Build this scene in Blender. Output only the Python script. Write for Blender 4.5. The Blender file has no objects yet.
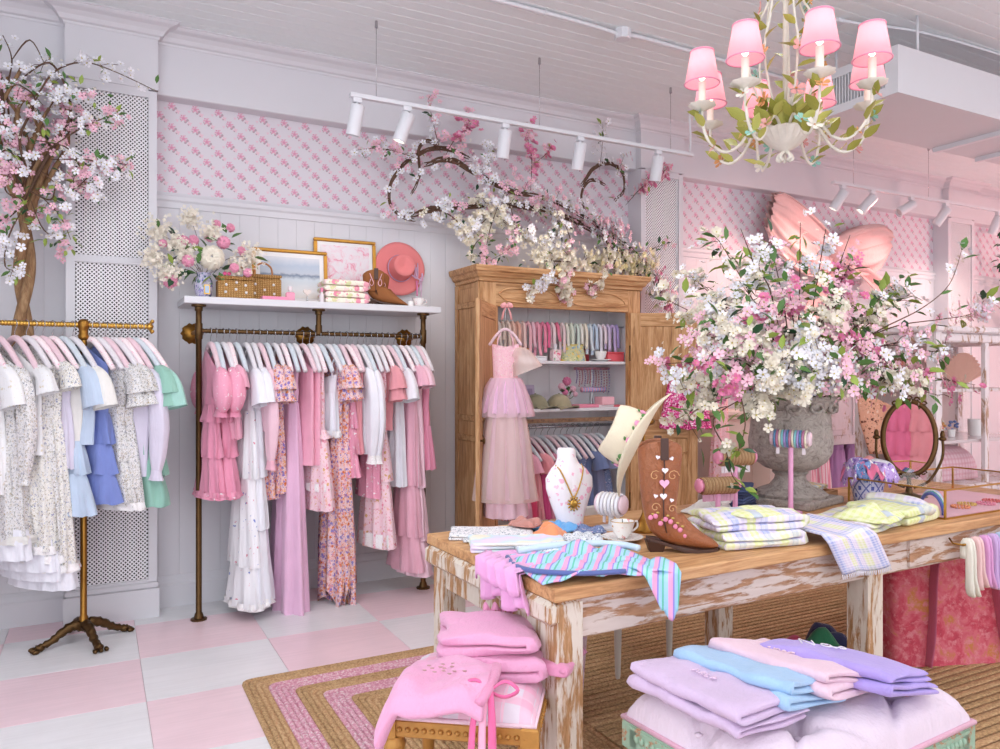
import bpy, math, random
import numpy as np
from mathutils import Vector, Matrix, Euler, noise as mnoise
S = bpy.context.scene
COL = S.collection
R = math.radians
PI = math.pi
random.seed(7)
# ---------------------------------------------------------------- camera, sky, lights, exposure
cam_d = bpy.data.cameras.new('camera'); cam = bpy.data.objects.new('camera', cam_d); COL.objects.link(cam)
cam.location = (0, 0, 1.4); cam.rotation_euler = (R(90), 0, R(-27.9))
cam_d.sensor_fit = 'HORIZONTAL'; cam_d.sensor_width = 36; cam_d.lens = 762 * 36 / 1000; cam_d.clip_start = .05
S.camera = cam
W = bpy.data.worlds.new('daylight'); S.world = W; W.use_nodes = True
bg = W.node_tree.nodes['Background']; bg.inputs[0].default_value = (.9, .96, 1.0, 1); bg.inputs[1].default_value = 3.2
vs = S.view_settings
vs.view_transform = 'Standard'; vs.look = 'None'; vs.exposure = -0.69; vs.gamma = 1.0; vs.use_curve_mapping = False
def area(name, loc, rot, sx, sy, e, col=(1, 1, 1)):
    l = bpy.data.lights.new(name, 'AREA'); l.shape = 'RECTANGLE'; l.size = sx; l.size_y = sy; l.energy = e; l.color = col
    o = bpy.data.objects.new(name, l); COL.objects.link(o); o.location = loc; o.rotation_euler = rot
    return o
# fill lamps added at an unseen shop front and side window
area('front_fill', (2.6, -5.9, 1.75), (R(90), 0, 0), 11, 3.1, 150, (.9, .96, 1.0))
area('side_fill', (-1.65, -1.4, 1.8), (R(90), 0, R(-90)), 7.4, 2.8, 70, (.9, .96, 1.0))
# ---------------------------------------------------------------- materials
def lin(c):
    if isinstance(c, str):
        c = c.lstrip('#'); c = [int(c[i:i+2], 16) / 255 for i in (0, 2, 4)]
    return tuple((x / 12.92 if x <= .04045 else ((x + .055) / 1.055) ** 2.4) for x in c[:3]) + (1,)
MATS = {}
class NT:
    def __init__(s, name, rough=.6, metal=0, **kw):
        s.m = bpy.data.materials.new(name); s.m.use_nodes = True
        s.t = s.m.node_tree; s.b = s.t.nodes['Principled BSDF']; s.o = s.t.nodes['Material Output']
        s.b.inputs['Roughness'].default_value = rough; s.b.inputs['Metallic'].default_value = metal
        for k, v in kw.items(): s.b.inputs[k].default_value = v
    def n(s, typ, **kw):
        x = s.t.nodes.new(typ)
        for k, v in kw.items():
            if k.startswith('_'): x.inputs[k[1:].replace('_', ' ')].default_value = v
            else: setattr(x, k, v)
        return x
    def l(s, a, b): s.t.links.new(a, b)
    def co(s, kind='Object', scale=(1, 1, 1), rot=(0, 0, 0)):
        c = s.n('ShaderNodeTexCoord'); m = s.n('ShaderNodeMapping'); m.inputs['Scale'].default_value = scale
        m.inputs['Rotation'].default_value = rot; s.l(c.outputs[kind], m.inputs[0]); return m.outputs[0]
    def geo(s, scale=(1, 1, 1)):
        c = s.n('ShaderNodeNewGeometry'); m = s.n('ShaderNodeMapping'); m.inputs['Scale'].default_value = scale
        s.l(c.outputs['Position'], m.inputs[0]); return m.outputs[0]
    def noise(s, vec, scale=5, detail=3, rough=.6, dist=0):
        x = s.n('ShaderNodeTexNoise'); x.inputs['Scale'].default_value = scale; x.inputs['Detail'].default_value = detail
        x.inputs['Roughness'].default_value = rough; x.inputs['Distortion'].default_value = dist
        s.l(vec, x.inputs['Vector']); return x.outputs['Fac']
    def ramp(s, fac, stops, mode='LINEAR'):
        r = s.n('ShaderNodeValToRGB'); r.color_ramp.interpolation = mode
        e = r.color_ramp.elements
        while len(e) < len(stops): e.new(.5)
        for q, (p, c) in zip(e, stops):
            q.position = p; q.color = c if not isinstance(c, str) else lin(c)
        s.l(fac, r.inputs[0]); return r.outputs[0]
    def mix(s, fac, a, b):
        x = s.n('ShaderNodeMix', data_type='RGBA')
        for i, v in ((0, fac), (6, a), (7, b)):
            if hasattr(v, 'links'): s.l(v, x.inputs[i])
            elif i == 0: x.inputs[i].default_value = v
            else: x.inputs[i].default_value = v if not isinstance(v, str) else lin(v)
        return x.outputs[2]
    def math(s, op, a, b=None):
        x = s.n('ShaderNodeMath', operation=op)
        for i, v in ((0, a), (1, b)):
            if v is None: continue
            if hasattr(v, 'links'): s.l(v, x.inputs[i])
            else: x.inputs[i].default_value = v
        return x.outputs[0]
    def base(s, c):
        if hasattr(c, 'links'): s.l(c, s.b.inputs['Base Color'])
        else: s.b.inputs['Base Color'].default_value = lin(c)
    def bump(s, h, strength=.3, dist=.01):
        x = s.n('ShaderNodeBump'); x.inputs['Strength'].default_value = strength; x.inputs['Distance'].default_value = dist
        s.l(h, x.inputs['Height']); s.l(x.outputs[0], s.b.inputs['Normal'])
def plain(name, c, rough=.6, metal=0, var=.06, scale=9, bump=0, bscale=60, **kw):
    if name in MATS: return MATS[name]
    k = NT(name, rough, metal, **kw); v = k.co()
    a = lin(c); d = tuple(x * (1 - var * 2.2) for x in a[:3]) + (1,)
    k.base(k.mix(k.noise(v, scale), d, a))
    if bump: k.bump(k.noise(v, bscale, 2), bump, .004)
    MATS[name] = k.m; return k.m
def fabric(name, c, var=.05, weave=700, rough=.9):
    if name in MATS: return MATS[name]
    k = NT(name, rough); v = k.co()
    a = lin(c); d = tuple(x * (1 - var * 2.5) for x in a[:3]) + (1,)
    k.base(k.mix(k.noise(v, 11, 3), d, a)); k.b.inputs['Sheen Weight'].default_value = .25
    k.bump(k.noise(k.co('Object', (1, 1, .16)), 42, 4, .65), .5, .012)
    MATS[name] = k.m; return k.m
def sheer(name, c, alpha=.55):
    if name in MATS: return MATS[name]
    k = NT(name, .9); k.base(c); k.b.inputs['Alpha'].default_value = alpha; MATS[name] = k.m; return k.m
def prints(name, base, cols, scale=40, thr=.32, scale2=None, rnd=.9, petal=.5, rough=.9):
    """small scattered flowers: Voronoi cells, one colour for each cell"""
    if name in MATS: return MATS[name]
    k = NT(name, rough); v = k.co()
    col = base
    for i, sc in enumerate([scale, scale2 or scale * 1.9]):
        vo = k.n('ShaderNodeTexVoronoi'); vo.inputs['Scale'].default_value = sc; vo.inputs['Randomness'].default_value = rnd
        nz = k.n('ShaderNodeTexNoise'); nz.inputs['Scale'].default_value = sc * 2.2; k.l(v, nz.inputs['Vector'])
        ad = k.n('ShaderNodeMix', data_type='VECTOR'); ad.inputs[0].default_value = petal * .05
        k.l(v, ad.inputs[4]); k.l(nz.outputs['Color'], ad.inputs[5]); k.l(ad.outputs[1], vo.inputs['Vector'])
        sep = k.n('ShaderNodeSeparateColor'); k.l(vo.outputs['Color'], sep.inputs[0])
        cs = cols if i == 0 else cols[::-1]
        pal = k.ramp(sep.outputs[i], [(j / len(cs), c) for j, c in enumerate(cs)], 'CONSTANT')
        mask = k.math('LESS_THAN', vo.outputs['Distance'], thr if i == 0 else thr * .8)
        col = k.mix(mask, col, pal)
    k.base(col); k.bump(k.noise(k.co('Object', (1, 1, .16)), 42, 4, .65), .4, .012); MATS[name] = k.m; return k.m
def stripes(name, base, bands, rough=.9, kind='Object', rot=(0, 0, 0)):
    """woven bands: (axis, per metre, width 0..1, colour, strength, phase)"""
    if name in MATS: return MATS[name]
    k = NT(name, rough); v = k.co(kind, rot=rot); sp = k.n('ShaderNodeSeparateXYZ'); k.l(v, sp.inputs[0])
    col = base
    for ax, f, w, c, st, ph in bands:
        x = k.math('FRACT', k.math('ADD', k.math('MULTIPLY', sp.outputs[ax], f), ph))
        m = k.math('MULTIPLY', k.math('LESS_THAN', x, w), st)
        col = k.mix(m, col, c)
    k.base(col); k.bump(k.noise(v, 150, 2), .15, .004)
    MATS[name] = k.m; return k.m
def wood(name, cols, scale=(1.2, 14, 14), rough=.55, knots=.4, kind='Object', bump=.25):
    if name in MATS: return MATS[name]
    k = NT(name, rough); v = k.co(kind, scale)
    n1 = k.noise(v, 2.2, 5, .62, 1.2); n2 = k.noise(v, 9, 3, .6, .4)
    f = k.math('ADD', k.math('MULTIPLY', n1, .75), k.math('MULTIPLY', n2, .25))
    k.base(k.ramp(f, [(.3, cols[0]), (.46, cols[1]), (.58, cols[2]), (.75, cols[1])]))
    k.bump(f, bump, .01); MATS[name] = k.m; return k.m
def chippy(name, paint, woodc, scale=(2, 16, 16), amount=.5, rough=.75):
    """old paint worn through to the wood"""
    if name in MATS: return MATS[name]
    k = NT(name, rough); v = k.co('Object', scale)
    n1 = k.noise(v, 1.6, 6, .65, .8); n2 = k.noise(v, 7, 4, .6)
    wc = k.ramp(n2, [(.3, woodc[0]), (.6, woodc[1])])
    pc = k.mix(k.noise(v, 4, 3), paint[0], paint[1])
    mk = k.ramp(k.math('ADD', k.math('MULTIPLY', n1, .8), k.math('MULTIPLY', n2, .2)), [(amount - .03, (0, 0, 0, 1)), (amount + .03, (1, 1, 1, 1))])
    k.base(k.mix(mk, wc, pc)); k.bump(mk, .35, .006); MATS[name] = k.m; return k.m
def glass(name='clear_glass', tint=(1, 1, 1, 1)):
    if name in MATS: return MATS[name]
    k = NT(name, .02); tr = k.n('ShaderNodeBsdfTransparent'); gl = k.n('ShaderNodeBsdfGlossy'); gl.inputs['Roughness'].default_value = .03
    tr.inputs[0].default_value = tint
    mx = k.n('ShaderNodeMixShader'); mx.inputs[0].default_value = .07
    k.l(tr.outputs[0], mx.inputs[1]); k.l(gl.outputs[0], mx.inputs[2]); k.l(mx.outputs[0], k.o.inputs[0])
    MATS[name] = k.m; return k.m
def glow(name, c, e):
    if name in MATS: return MATS[name]
    k = NT(name, .5); k.base(c); k.b.inputs['Emission Color'].default_value = lin(c); k.b.inputs['Emission Strength'].default_value = e
    MATS[name] = k.m; return k.m
WHITE = plain('white_paint', '#dddce2', .45, var=.015)
BRASS = plain('aged_brass', '#a8793a', .35, 1.0, var=.18, scale=40)
BRASSD = plain('dark_brass', '#6d5234', .42, .9, var=.2, scale=30)
GOLD = plain('bright_brass', '#d9ab55', .28, 1.0, var=.12, scale=40)
CHROME = plain('steel', '#b9b9bd', .25, 1.0, var=.05)
DARK = plain('dark_recess', '#2a2427', .9, var=.1)
# ---------------------------------------------------------------- mesh helpers
class MB:
    def __init__(s): s.v = []; s.f = []; s.mi = []; s.M = None; s.uv = None
    def add(s, vs, fs, mi=0):
        o = len(s.v)
        if s.M is not None: vs = [s.M @ Vector(p) for p in vs]
        s.v += [tuple(p) for p in vs]; s.f += [tuple(i + o for i in f) for f in fs]; s.mi += [mi] * len(fs); return s
    def box(s, c, d, rz=0, mi=0, bev=0, rot=None):
        x, y, z = d[0] / 2, d[1] / 2, d[2] / 2
        b = min(bev, x * .9, y * .9, z * .9)
        m = Matrix.Translation(c) @ ((rot if rot is not None else Matrix.Rotation(rz, 4, 'Z')))
        if b <= 0:
            vs = [(sx * x, sy * y, sz * z) for sx in (-1, 1) for sy in (-1, 1) for sz in (-1, 1)]
            fs = [(0, 1, 3, 2), (4, 6, 7, 5), (0, 4, 5, 1), (2, 3, 7, 6), (0, 2, 6, 4), (1, 5, 7, 3)]
        else:
            def ring(ix, iy, zz): return [(-ix, -iy, zz), (ix, -iy, zz), (ix, iy, zz), (-ix, iy, zz)]
            vs = ring(x - b, y - b, -z) + ring(x, y, -z + b) + ring(x, y, z - b) + ring(x - b, y - b, z)
            fs = [(3, 2, 1, 0), (12, 13, 14, 15)]
            for r in range(3):
                for i in range(4): j = (i + 1) % 4; fs.append((r * 4 + i, r * 4 + j, r * 4 + 4 + j, r * 4 + 4 + i))
        return s.add([m @ Vector(p) for p in vs], fs, mi)
    def b2(s, lo, hi, mi=0, bev=0):
        return s.box([(a + b) / 2 for a, b in zip(lo, hi)], [b - a for a, b in zip(lo, hi)], 0, mi, bev)
    def tube(s, pts, r, n=8, mi=0, cap=True, flat=None):
        P = [Vector(p) for p in pts]; k = len(P)
        rs = r if isinstance(r, (list, tuple)) else [r] * k
        vs = []; up = None
        for i in range(k):
            t = (P[min(i + 1, k - 1)] - P[max(i - 1, 0)])
            t = t.normalized() if t.length > 1e-9 else Vector((0, 0, 1))
            if up is None:
                up = Vector((0, 0, 1)) if abs(t.z) < .9 else Vector((1, 0, 0))
            a = t.cross(up)
            if a.length < 1e-6: a = t.orthogonal()
            a.normalize(); b = a.cross(t).normalized(); up = b
            f = flat if flat else 1
            for j in range(n):
                q = 2 * PI * j / n
                vs.append(P[i] + a * (math.cos(q) * rs[i]) + b * (math.sin(q) * rs[i] * f))
        fs = [(i * n + j, i * n + (j + 1) % n, (i + 1) * n + (j + 1) % n, (i + 1) * n + j) for i in range(k - 1) for j in range(n)]
        if cap: fs += [tuple(range(n))[::-1], tuple(range((k - 1) * n, k * n))]
        return s.add(vs, fs, mi)
    def lathe(s, prof, c=(0, 0, 0), n=20, mi=0, cap=True, wob=None):
        vs = []; k = len(prof)
        for i, (r, z) in enumerate(prof):
            for j in range(n):
                q = 2 * PI * j / n; rr = r * (1 + (wob(q, z) if wob else 0))
                vs.append((c[0] + rr * math.cos(q), c[1] + rr * math.sin(q), c[2] + z))
        fs = [(i * n + j, i * n + (j + 1) % n, (i + 1) * n + (j + 1) % n, (i + 1) * n + j) for i in range(k - 1) for j in range(n)]
        if cap: fs += [tuple(range(n))[::-1], tuple(range((k - 1) * n, k * n))]
        return s.add(vs, fs, mi)
    def ell(s, c, r, n=10, m=7, mi=0, rot=None):
        prof = [(max(math.sin(PI * i / m), 1e-3), -math.cos(PI * i / m)) for i in range(m + 1)]
        T = Matrix.Translation(c) @ (rot if rot is not None else Matrix.Identity(4)) @ Matrix.Diagonal((r[0], r[1], r[2], 1))
        vs = [T @ Vector((a * math.cos(2 * PI * j / n), a * math.sin(2 * PI * j / n), z)) for a, z in prof for j in range(n)]
        fs = [(i * n + j, i * n + (j + 1) % n, (i + 1) * n + (j + 1) % n, (i + 1) * n + j) for i in range(m) for j in range(n)]
        return s.add(vs, fs, mi)
    def grid(s, fn, nu, nv, mi=0, wrap=False):
        vs = [fn(i / nu, j / nv) for i in range(nu + 1) for j in range(nv + (0 if wrap else 1))]
        w = nv if wrap else nv + 1
        fs = []
        for i in range(nu):
            for j in range(nv):
                a = i * w + j; b = i * w + (j + 1) % w if wrap else a + 1
                fs.append((a, b, b + w, a + w))
        return s.add(vs, fs, mi)
    def prism(s, poly, axis, lo, hi, mi=0):
        """a 2-D outline pushed along an axis (0 x, 1 y, 2 z)"""
        def mk(p, q): return (q, p[0], p[1]) if axis == 0 else ((p[0], q, p[1]) if axis == 1 else (p[0], p[1], q))
        n = len(poly); vs = [mk(p, lo) for p in poly] + [mk(p, hi) for p in poly]
        fs = [tuple(range(n))[::-1], tuple(range(n, 2 * n))] + [(i, (i + 1) % n, n + (i + 1) % n, n + i) for i in range(n)]
        return s.add(vs, fs, mi)
    def build(s, name, mats, parent=None, smooth=False, solid=0, sub=0, loc=None, rot=None):
        me = bpy.data.meshes.new(name); me.from_pydata(s.v, [], s.f)
        ms = mats if isinstance(mats, (list, tuple)) else [mats]
        for m in ms: me.materials.append(m)
        if len(ms) > 1: me.polygons.foreach_set('material_index', s.mi)
        if smooth:
            me.polygons.foreach_set('use_smooth', [True] * len(me.polygons))
            if smooth != 2: me.set_sharp_from_angle(angle=R(50))
        if s.uv:
            lay = me.uv_layers.new(name='UVMap'); ix = [0] * len(me.loops); me.loops.foreach_get('vertex_index', ix)
            lay.data.foreach_set('uv', [c for i in ix for c in s.uv[i]])
        me.update()
        o = bpy.data.objects.new(name, me); COL.objects.link(o)
        if parent is not None: o.parent = parent
        if loc: o.location = loc
        if rot: o.rotation_euler = rot
        if solid:
            d = o.modifiers.new('thickness', 'SOLIDIFY'); d.thickness = solid; d.offset = 0
        if sub:
            d = o.modifiers.new('smooth', 'SUBSURF'); d.levels = sub; d.render_levels = sub
        return o
def tag(o, label=None, cat=None, group=None, kind=None):
    if label: o['label'] = label
    if cat: o['category'] = cat
    if group: o['group'] = group
    if kind: o['kind'] = kind
    return o
def thing(name, label, cat, loc=(0, 0, 0), rz=0, group=None, rot=None):
    o = bpy.data.objects.new(name, None); COL.objects.link(o); o.empty_display_size = .1
    o.location = loc; o.rotation_euler = rot if rot else (0, 0, rz)
    return tag(o, label, cat, group)
def struct(o): o['kind'] = 'structure'; return o
def dup(o, loc=None, rz=None, label=None, group=None, parent=None, top=True):
    c = o.copy(); COL.objects.link(c); c.parent = parent
    if parent is not None: c.matrix_parent_inverse = Matrix.Identity(4)
    if loc is not None: c.location = loc
    if rz is not None: c.rotation_euler = (c.rotation_euler[0], c.rotation_euler[1], rz)
    if label: c['label'] = label
    if group: c['group'] = group
    for ch in KIDS(o): dup(ch, parent=c)
    return c
def KIDS(o): return [x for x in o.children]
def share(me, name, parent, M, kind=None):
    o = bpy.data.objects.new(name, me); COL.objects.link(o); o.parent = parent; o.matrix_local = M
    if kind: o['kind'] = kind
    return o
def spline(pts, n=6):
    """Catmull-Rom through the points"""
    P = [Vector(p) for p in pts]; out = []
    for i in range(len(P) - 1):
        a, b, c, d = P[max(i - 1, 0)], P[i], P[i + 1], P[min(i + 2, len(P) - 1)]
        for k in range(n):
            t = k / n
            out.append(.5 * ((2 * b) + (c - a) * t + (2 * a - 5 * b + 4 * c - d) * t * t + (3 * b - a - 3 * c + d) * t ** 3))
    return out + [P[-1]]
def nz(x, y=0, z=0): return mnoise.noise(Vector((x, y, z)))
def lerp(a, b, t): return a + (b - a) * t
def interp(tab, t):
    for (a, va), (b, vb) in zip(tab, tab[1:]):
        if t <= b: return lerp(va, vb, (t - a) / (b - a) if b > a else 0)
    return tab[-1][1]
# ---------------------------------------------------------------- setting
YW, CEIL = 5.01, 3.43
def mk_floor_mat(name, c):
    k = NT(name, .32); v = k.geo((1, 1, 1)); v2 = k.geo((1.2, 26, 1))
    a = lin(c); d = tuple(x * .9 for x in a[:3]) + (1,)
    k.base(k.mix(k.ramp(k.math('ADD', k.math('MULTIPLY', k.noise(v, 3, 4), .5), k.math('MULTIPLY', k.noise(v2, 2, 3), .5)), [(.35, (0, 0, 0, 1)), (.6, (1, 1, 1, 1))]), d, a))
    k.bump(k.noise(v2, 3, 2), .05, .002); return k.m
PINKT = mk_floor_mat('pink_floor_paint', '#f6d9e1'); WHITET = mk_floor_mat('white_floor_paint', '#eeecef')
floor = struct(MB().b2((-1.8, -6.1, -.12), (10.7, 5.2, -.006)).build('floor', plain('floor_joint', '#cdb4ba', .6)))
TX, TY = .614, .558
tm = [MB().box((0, 0, -.003), (TX - .0015, TY - .0015, .006), bev=.0008).build('tile', m, floor).data for m in (PINKT, WHITET)]
for o in list(floor.children): bpy.data.objects.remove(o)
for ix in range(-3, 15):
    for iy in range(-1, 15):
        cx = .189 + (ix + .5) * TX; cy = 4.706 - (iy + .5) * TY
        if cy > YW + .0: continue
        share(tm[(ix + iy) % 2], 'tile', floor, Matrix.Translation((cx, cy, 0)))
# wallpaper
def wallpaper():
    k = NT('rose_wallpaper', .85); p = k.geo(); sp = k.n('ShaderNodeSeparateXYZ'); k.l(p, sp.inputs[0])
    col = lin('#dcd6dd')
    U = k.math('MULTIPLY', sp.outputs[0], 1 / .134); V0 = k.math('MULTIPLY', sp.outputs[2], 1 / .126)
    V = k.math('ADD', V0, k.math('MULTIPLY', k.math('FLOOR', U), 0.0))
    def motif(col, ox, oy, r, c, pet=5, amp=.35, sx=1., sy=1.):
        a = k.math('MULTIPLY', k.math('SUBTRACT', k.math('FRACT', k.math('ADD', U, ox)), .5), sx)
        b = k.math('MULTIPLY', k.math('SUBTRACT', k.math('FRACT', k.math('ADD', V, oy)), .5), sy)
        d = k.math('SQRT', k.math('ADD', k.math('MULTIPLY', a, a), k.math('MULTIPLY', b, b)))
        th = k.math('ARCTAN2', b, a)
        rr = k.math('MULTIPLY', k.math('ADD', k.math('MULTIPLY', k.math('SINE', k.math('MULTIPLY', th, pet)), amp), 1), r)
        return k.mix(k.math('LESS_THAN', d, rr), col, c)
    gray = lin('#b9a3ad'); pk = lin('#dfa9bf'); lp = lin('#e6c3d0'); hp = lin('#d692b0')
    for (x, y) in ((0, 0), (.5, .5)):
        col = motif(col, x - .12, y + .12, .075, gray, 2, .6, 1.0, .9)
        col = motif(col, x + .10, y + .10, .05, gray, 3, .5)
        col = motif(col, x, y, .125, pk, 5, .38)
        col = motif(col, x + .01, y, .05, hp, 4, .4)
        col = motif(col, x + .09, y - .13, .035, hp, 3, .3)
        col = motif(col, x - .06, y - .16, .028, pk, 3, .3)
    for (x, y) in ((.25, .72), (.75, .22)):
        col = motif(col, x, y, .085, lp, 4, .35)
        col = motif(col, x + .05, y + .06, .035, gray, 3, .3)
        col = motif(col, x + .02, y + .42, .05, lp, 3, .4)
        col = motif(col, x - .1, y + .3, .022, pk, 3, .3)
    k.base(col); return k.m
WPAPER = wallpaper()
WALLW = plain('wall_lilac_white', '#d8d6dc', .5, var=.01)
wall = struct(MB().b2((-1.8, YW, 0), (10.7, YW + .15, CEIL)).build('wall_back', WALLW))
pw = .1175
pm = MB().box((0, 0, 0), (pw - .001, .012, 2.25), bev=.005).build('plank', WALLW).data
bpy.data.objects.remove(bpy.data.objects['plank'])
x = -.79
while x < 9.6:
    share(pm, 'plank', wall, Matrix.Translation((x, YW - .005, .17 + 1.125))); x += pw
MB().b2((-1.8, YW - .004, 2.47), (10.7, YW + .002, 3.1)).build('wallpaper', WPAPER, wall)
def prof_run(name, prof, x0, x1, y0):
    """a moulding: outline of (depth from the wall, height), run along the wall"""
    return struct(MB().prism([(y0 - a, b) for a, b in prof], 0, x0, x1).build(name, WALLW))
prof_run('trim_1', [(0, 2.405), (.02, 2.405), (.022, 2.44), (.03, 2.452), (.03, 2.475), (.018, 2.485), (.012, 2.5), (0, 2.5)], -1.8, 10.7, YW)
prof_run('baseboard_back', [(0, 0), (.03, 0), (.03, .13), (.024, .14), (.022, .165), (.014, .185), (0, .19)], -1.8, 10.7, YW)
FR = [(0, 3.047), (.105, 3.047), (.11, 3.052), (.11, 3.345), (0, 3.345)]
CR = [(0, 3.34), (.116, 3.34), (.12, 3.352), (.135, 3.358), (.148, 3.38), (.17, 3.4), (.2, 3.41), (.21, 3.418), (.212, 3.422), (.222, 3.424), (.222, 3.432), (0, 3.432)]
PIL = [(-.15, .31), (3.835, 4.27), (7.86, 8.32)]
prof_run('trim_2', FR, -1.8, 10.7, YW)
prof_run('trim_3', CR, -1.8, 10.7, YW)
# pilasters with pierced grilles
GRM = plain('grille_white', '#f3f0f4', .5, var=.01)
GRB = plain('grille_dark', '#33282c', .9, var=.1)
def lattice(mb, x0, x1, z0, z1, y, pitch=.0225, w=.0098):
    for sgn, yy in ((1, y), (-1, y + .003)):
        c0 = (x0 - z1) if sgn > 0 else (x0 + z0)
        c1 = (x1 - z0) if sgn > 0 else (x1 + z1)
        c = c0 + pitch / 2
        while c < c1:
            # line x = c + sgn*z
            za = max(z0, (x0 - c) * sgn if sgn > 0 else c - x1); zb = min(z1, (x1 - c) if sgn > 0 else c - x0)
            if zb - za > .004:
                xa, xb = c + sgn * za, c + sgn * zb; h = w / 2 * .7071 * 1.414
                mb.add([(xa - h, yy, za), (xa + h, yy, za), (xb + h, yy, zb), (xb - h, yy, zb),
                        (xa - h, yy + .003, za), (xa + h, yy + .003, za), (xb + h, yy + .003, zb), (xb - h, yy + .003, zb)],
                       [(0, 1, 2, 3), (0, 4, 5, 1), (2, 6, 7, 3), (0, 3, 7, 4), (1, 5, 6, 2)])
            c += pitch
for i, (a, b) in enumerate(PIL):
    f = 4.84
    p = struct(MB().b2((a, f + .04, 0), (b, YW, 3.34)).build('wall_pilaster', WALLW))
    m = MB()
    for s0, s1 in ((a, a + .045), (b - .045, b)): m.b2((s0, f, .2), (s1, f + .04, 3.04), bev=.004)
    for z0, z1 in ((.2, .215), (2.03, 2.07), (3.0, 3.09)): m.b2((a + .045, f + .001, z0), (b - .045, f + .04, z1))
    m.build('grille_frame', WALLW, p)
    MB().b2((a - .006, f - .006, 3.05), (b + .006, YW - .001, 3.344)).build('capital_block', WALLW, p)
    MB().b2((a + .045, f + .034, .215), (b - .045, f + .039, 3.0)).build('grille_backing', GRB, p)
    for z0, z1 in ((.215, 2.03), (2.07, 3.0)):
        g = MB(); lattice(g, a + .045, b - .045, z0, z1, f + .012); g.build('grille', GRM, p)
    # plinth and crown returned round the pilaster
    m = MB(); m.b2((a - .012, f - .02, 0), (b + .012, YW, .165)); m.b2((a - .006, f - .012, .165), (b + .006, YW, .2), bev=.008); m.build('plinth', WALLW, p)
    m = MB(); n = len(CR); v = []
    for (dx, z) in CR:
        e = max(dx - .105, 0)
        v += [(a - e, YW, z), (a - e, f - e, z), (b + e, f - e, z), (b + e, YW, z)]
    fs = [(q * 4 + j, q * 4 + j + 1, q * 4 + 5 + j, q * 4 + 4 + j) for q in range(n - 1) for j in range(3)]
    m.add(v, fs).build('crown', WALLW, p)
# ceiling of narrow boards
CEILM = plain('ceiling_white', '#e8eef0', .6, var=.02)
ceil = struct(MB().b2((-1.8, -6.1, CEIL + .006), (10.7, 5.2, CEIL + .12)).build('ceiling', plain('ceiling_gap', '#b7afb3', .8)))
cb = MB().box((0, 0, 0), (12.5, .0915, .012), bev=.003).build('board', CEILM).data; bpy.data.objects.remove(bpy.data.objects['board'])
for i in range(118): share(cb, 'board', ceil, Matrix.Translation((4.45, 4.96 - i * .0935, CEIL + .006)))
# walls out of view; added front and side openings let light in
m = MB(); m.b2((-1.8, 2.4, 0), (-1.7, 5.2, CEIL)); m.b2((-1.8, -6.1, 0), (-1.7, 2.4, .3)); m.b2((-1.8, -6.1, 3.3), (-1.7, 2.4, CEIL)); m.b2((-1.8, -6.1, .3), (-1.7, -5.3, 3.3))
struct(m.build('wall_left', WALLW))
struct(MB().b2((10.6, -6.1, 0), (10.7, 5.2, CEIL)).build('wall_right', plain('blush_wall', '#f0dcdc', .6, var=.02)))
m = MB(); m.b2((-1.8, -6.15, 0), (10.7, -6.05, .3)); m.b2((-1.8, -6.15, 3.3), (10.7, -6.05, CEIL))
for q in (-1.75, 1.4, 4.4, 7.5, 10.6): m.b2((q - .06, -6.15, .3), (q + .06, -6.05, 3.3))
struct(m.build('wall_front', WALLW))
# ---------------------------------------------------------------- fabrics
PINK = fabric('pink_cotton', '#f7b2c9'); HOT = fabric('hot_pink_cotton', '#f29dba'); CORAL = fabric('coral_cotton', '#f4a4ae')
PALEP = fabric('pale_pink_cotton', '#f9d0df'); ROSE = fabric('rose_cotton', '#f5bacd'); LILP = fabric('lilac_pink_cotton', '#f2c3e2')
WHC = fabric('white_cotton', '#f4f2fb', .03); CREAM = fabric('cream_cotton', '#f2eeea', .04); LAV = fabric('lavender_cotton', '#e6def0')
BLUE = fabric('periwinkle_linen', '#8090d2'); PBLUE = fabric('pale_blue_cotton', '#c9d8ee'); GREEN = fabric('sage_gauze', '#9ccbbb'); MINT = fabric('mint_cotton', '#abd8cd')
SKY = fabric('sky_fleece', '#a9cdf0'); ORCH = fabric('orchid_fleece', '#d8bfdf'); PURP = fabric('violet_fleece', '#b7a2ea'); BLUSH = fabric('blush_fleece', '#f1cfe0')
FLOR = prints('orange_violet_floral', '#f2d0d2', ['#d9723f', '#e68a5b', '#8f86c9', '#e9a0a6', '#8f78c4', '#f0b07c'], 50, .46)
FLORP = prints('pink_rose_print', '#f9d6e0', ['#e88fa5', '#f0a8b8', '#f3bcae', '#e0b07a'], 34, .3)
DITSY = prints('blue_tan_ditsy', '#f1ede8', ['#8f8fb8', '#b0a189', '#c9b9a5', '#7f8aa8', '#a59a8a'], 85, .34)
DITSY2 = prints('tan_grey_ditsy', '#ece9ea', ['#a3977f', '#8e8a86', '#c3ad8c', '#7d7f93'], 95, .36)
EMBP = prints('pink_embroidered', '#f3a6c0', ['#fff4f6', '#f3a6c0', '#f3a6c0', '#fff4f6', '#f3a6c0'], 38, .26)
EMBC = prints('cream_embroidered', '#f1eff1', ['#f1eff1', '#e3d8c4', '#f1eff1', '#f1eff1', '#d6c9b4'], 45, .26)
EMBW = prints('white_embroidered', '#f7f4f9', ['#f7f4f9', '#7f8fd0', '#f7f4f9', '#f7f4f9', '#e592a5', '#f7f4f9'], 20, .16)
LACE = prints('white_lace', '#fbf7f8', ['#eadfe2', '#fbf7f8', '#e2d4d8'], 110, .3)
BLUEF = prints('navy_ditsy', '#6f7fa8', ['#c7cfe4', '#3d4a78', '#e6c5cf', '#8996bd'], 70, .33)
MAG = fabric('magenta_cotton', '#d94f8c'); REDP = fabric('raspberry_cotton', '#dd4a72')
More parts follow.
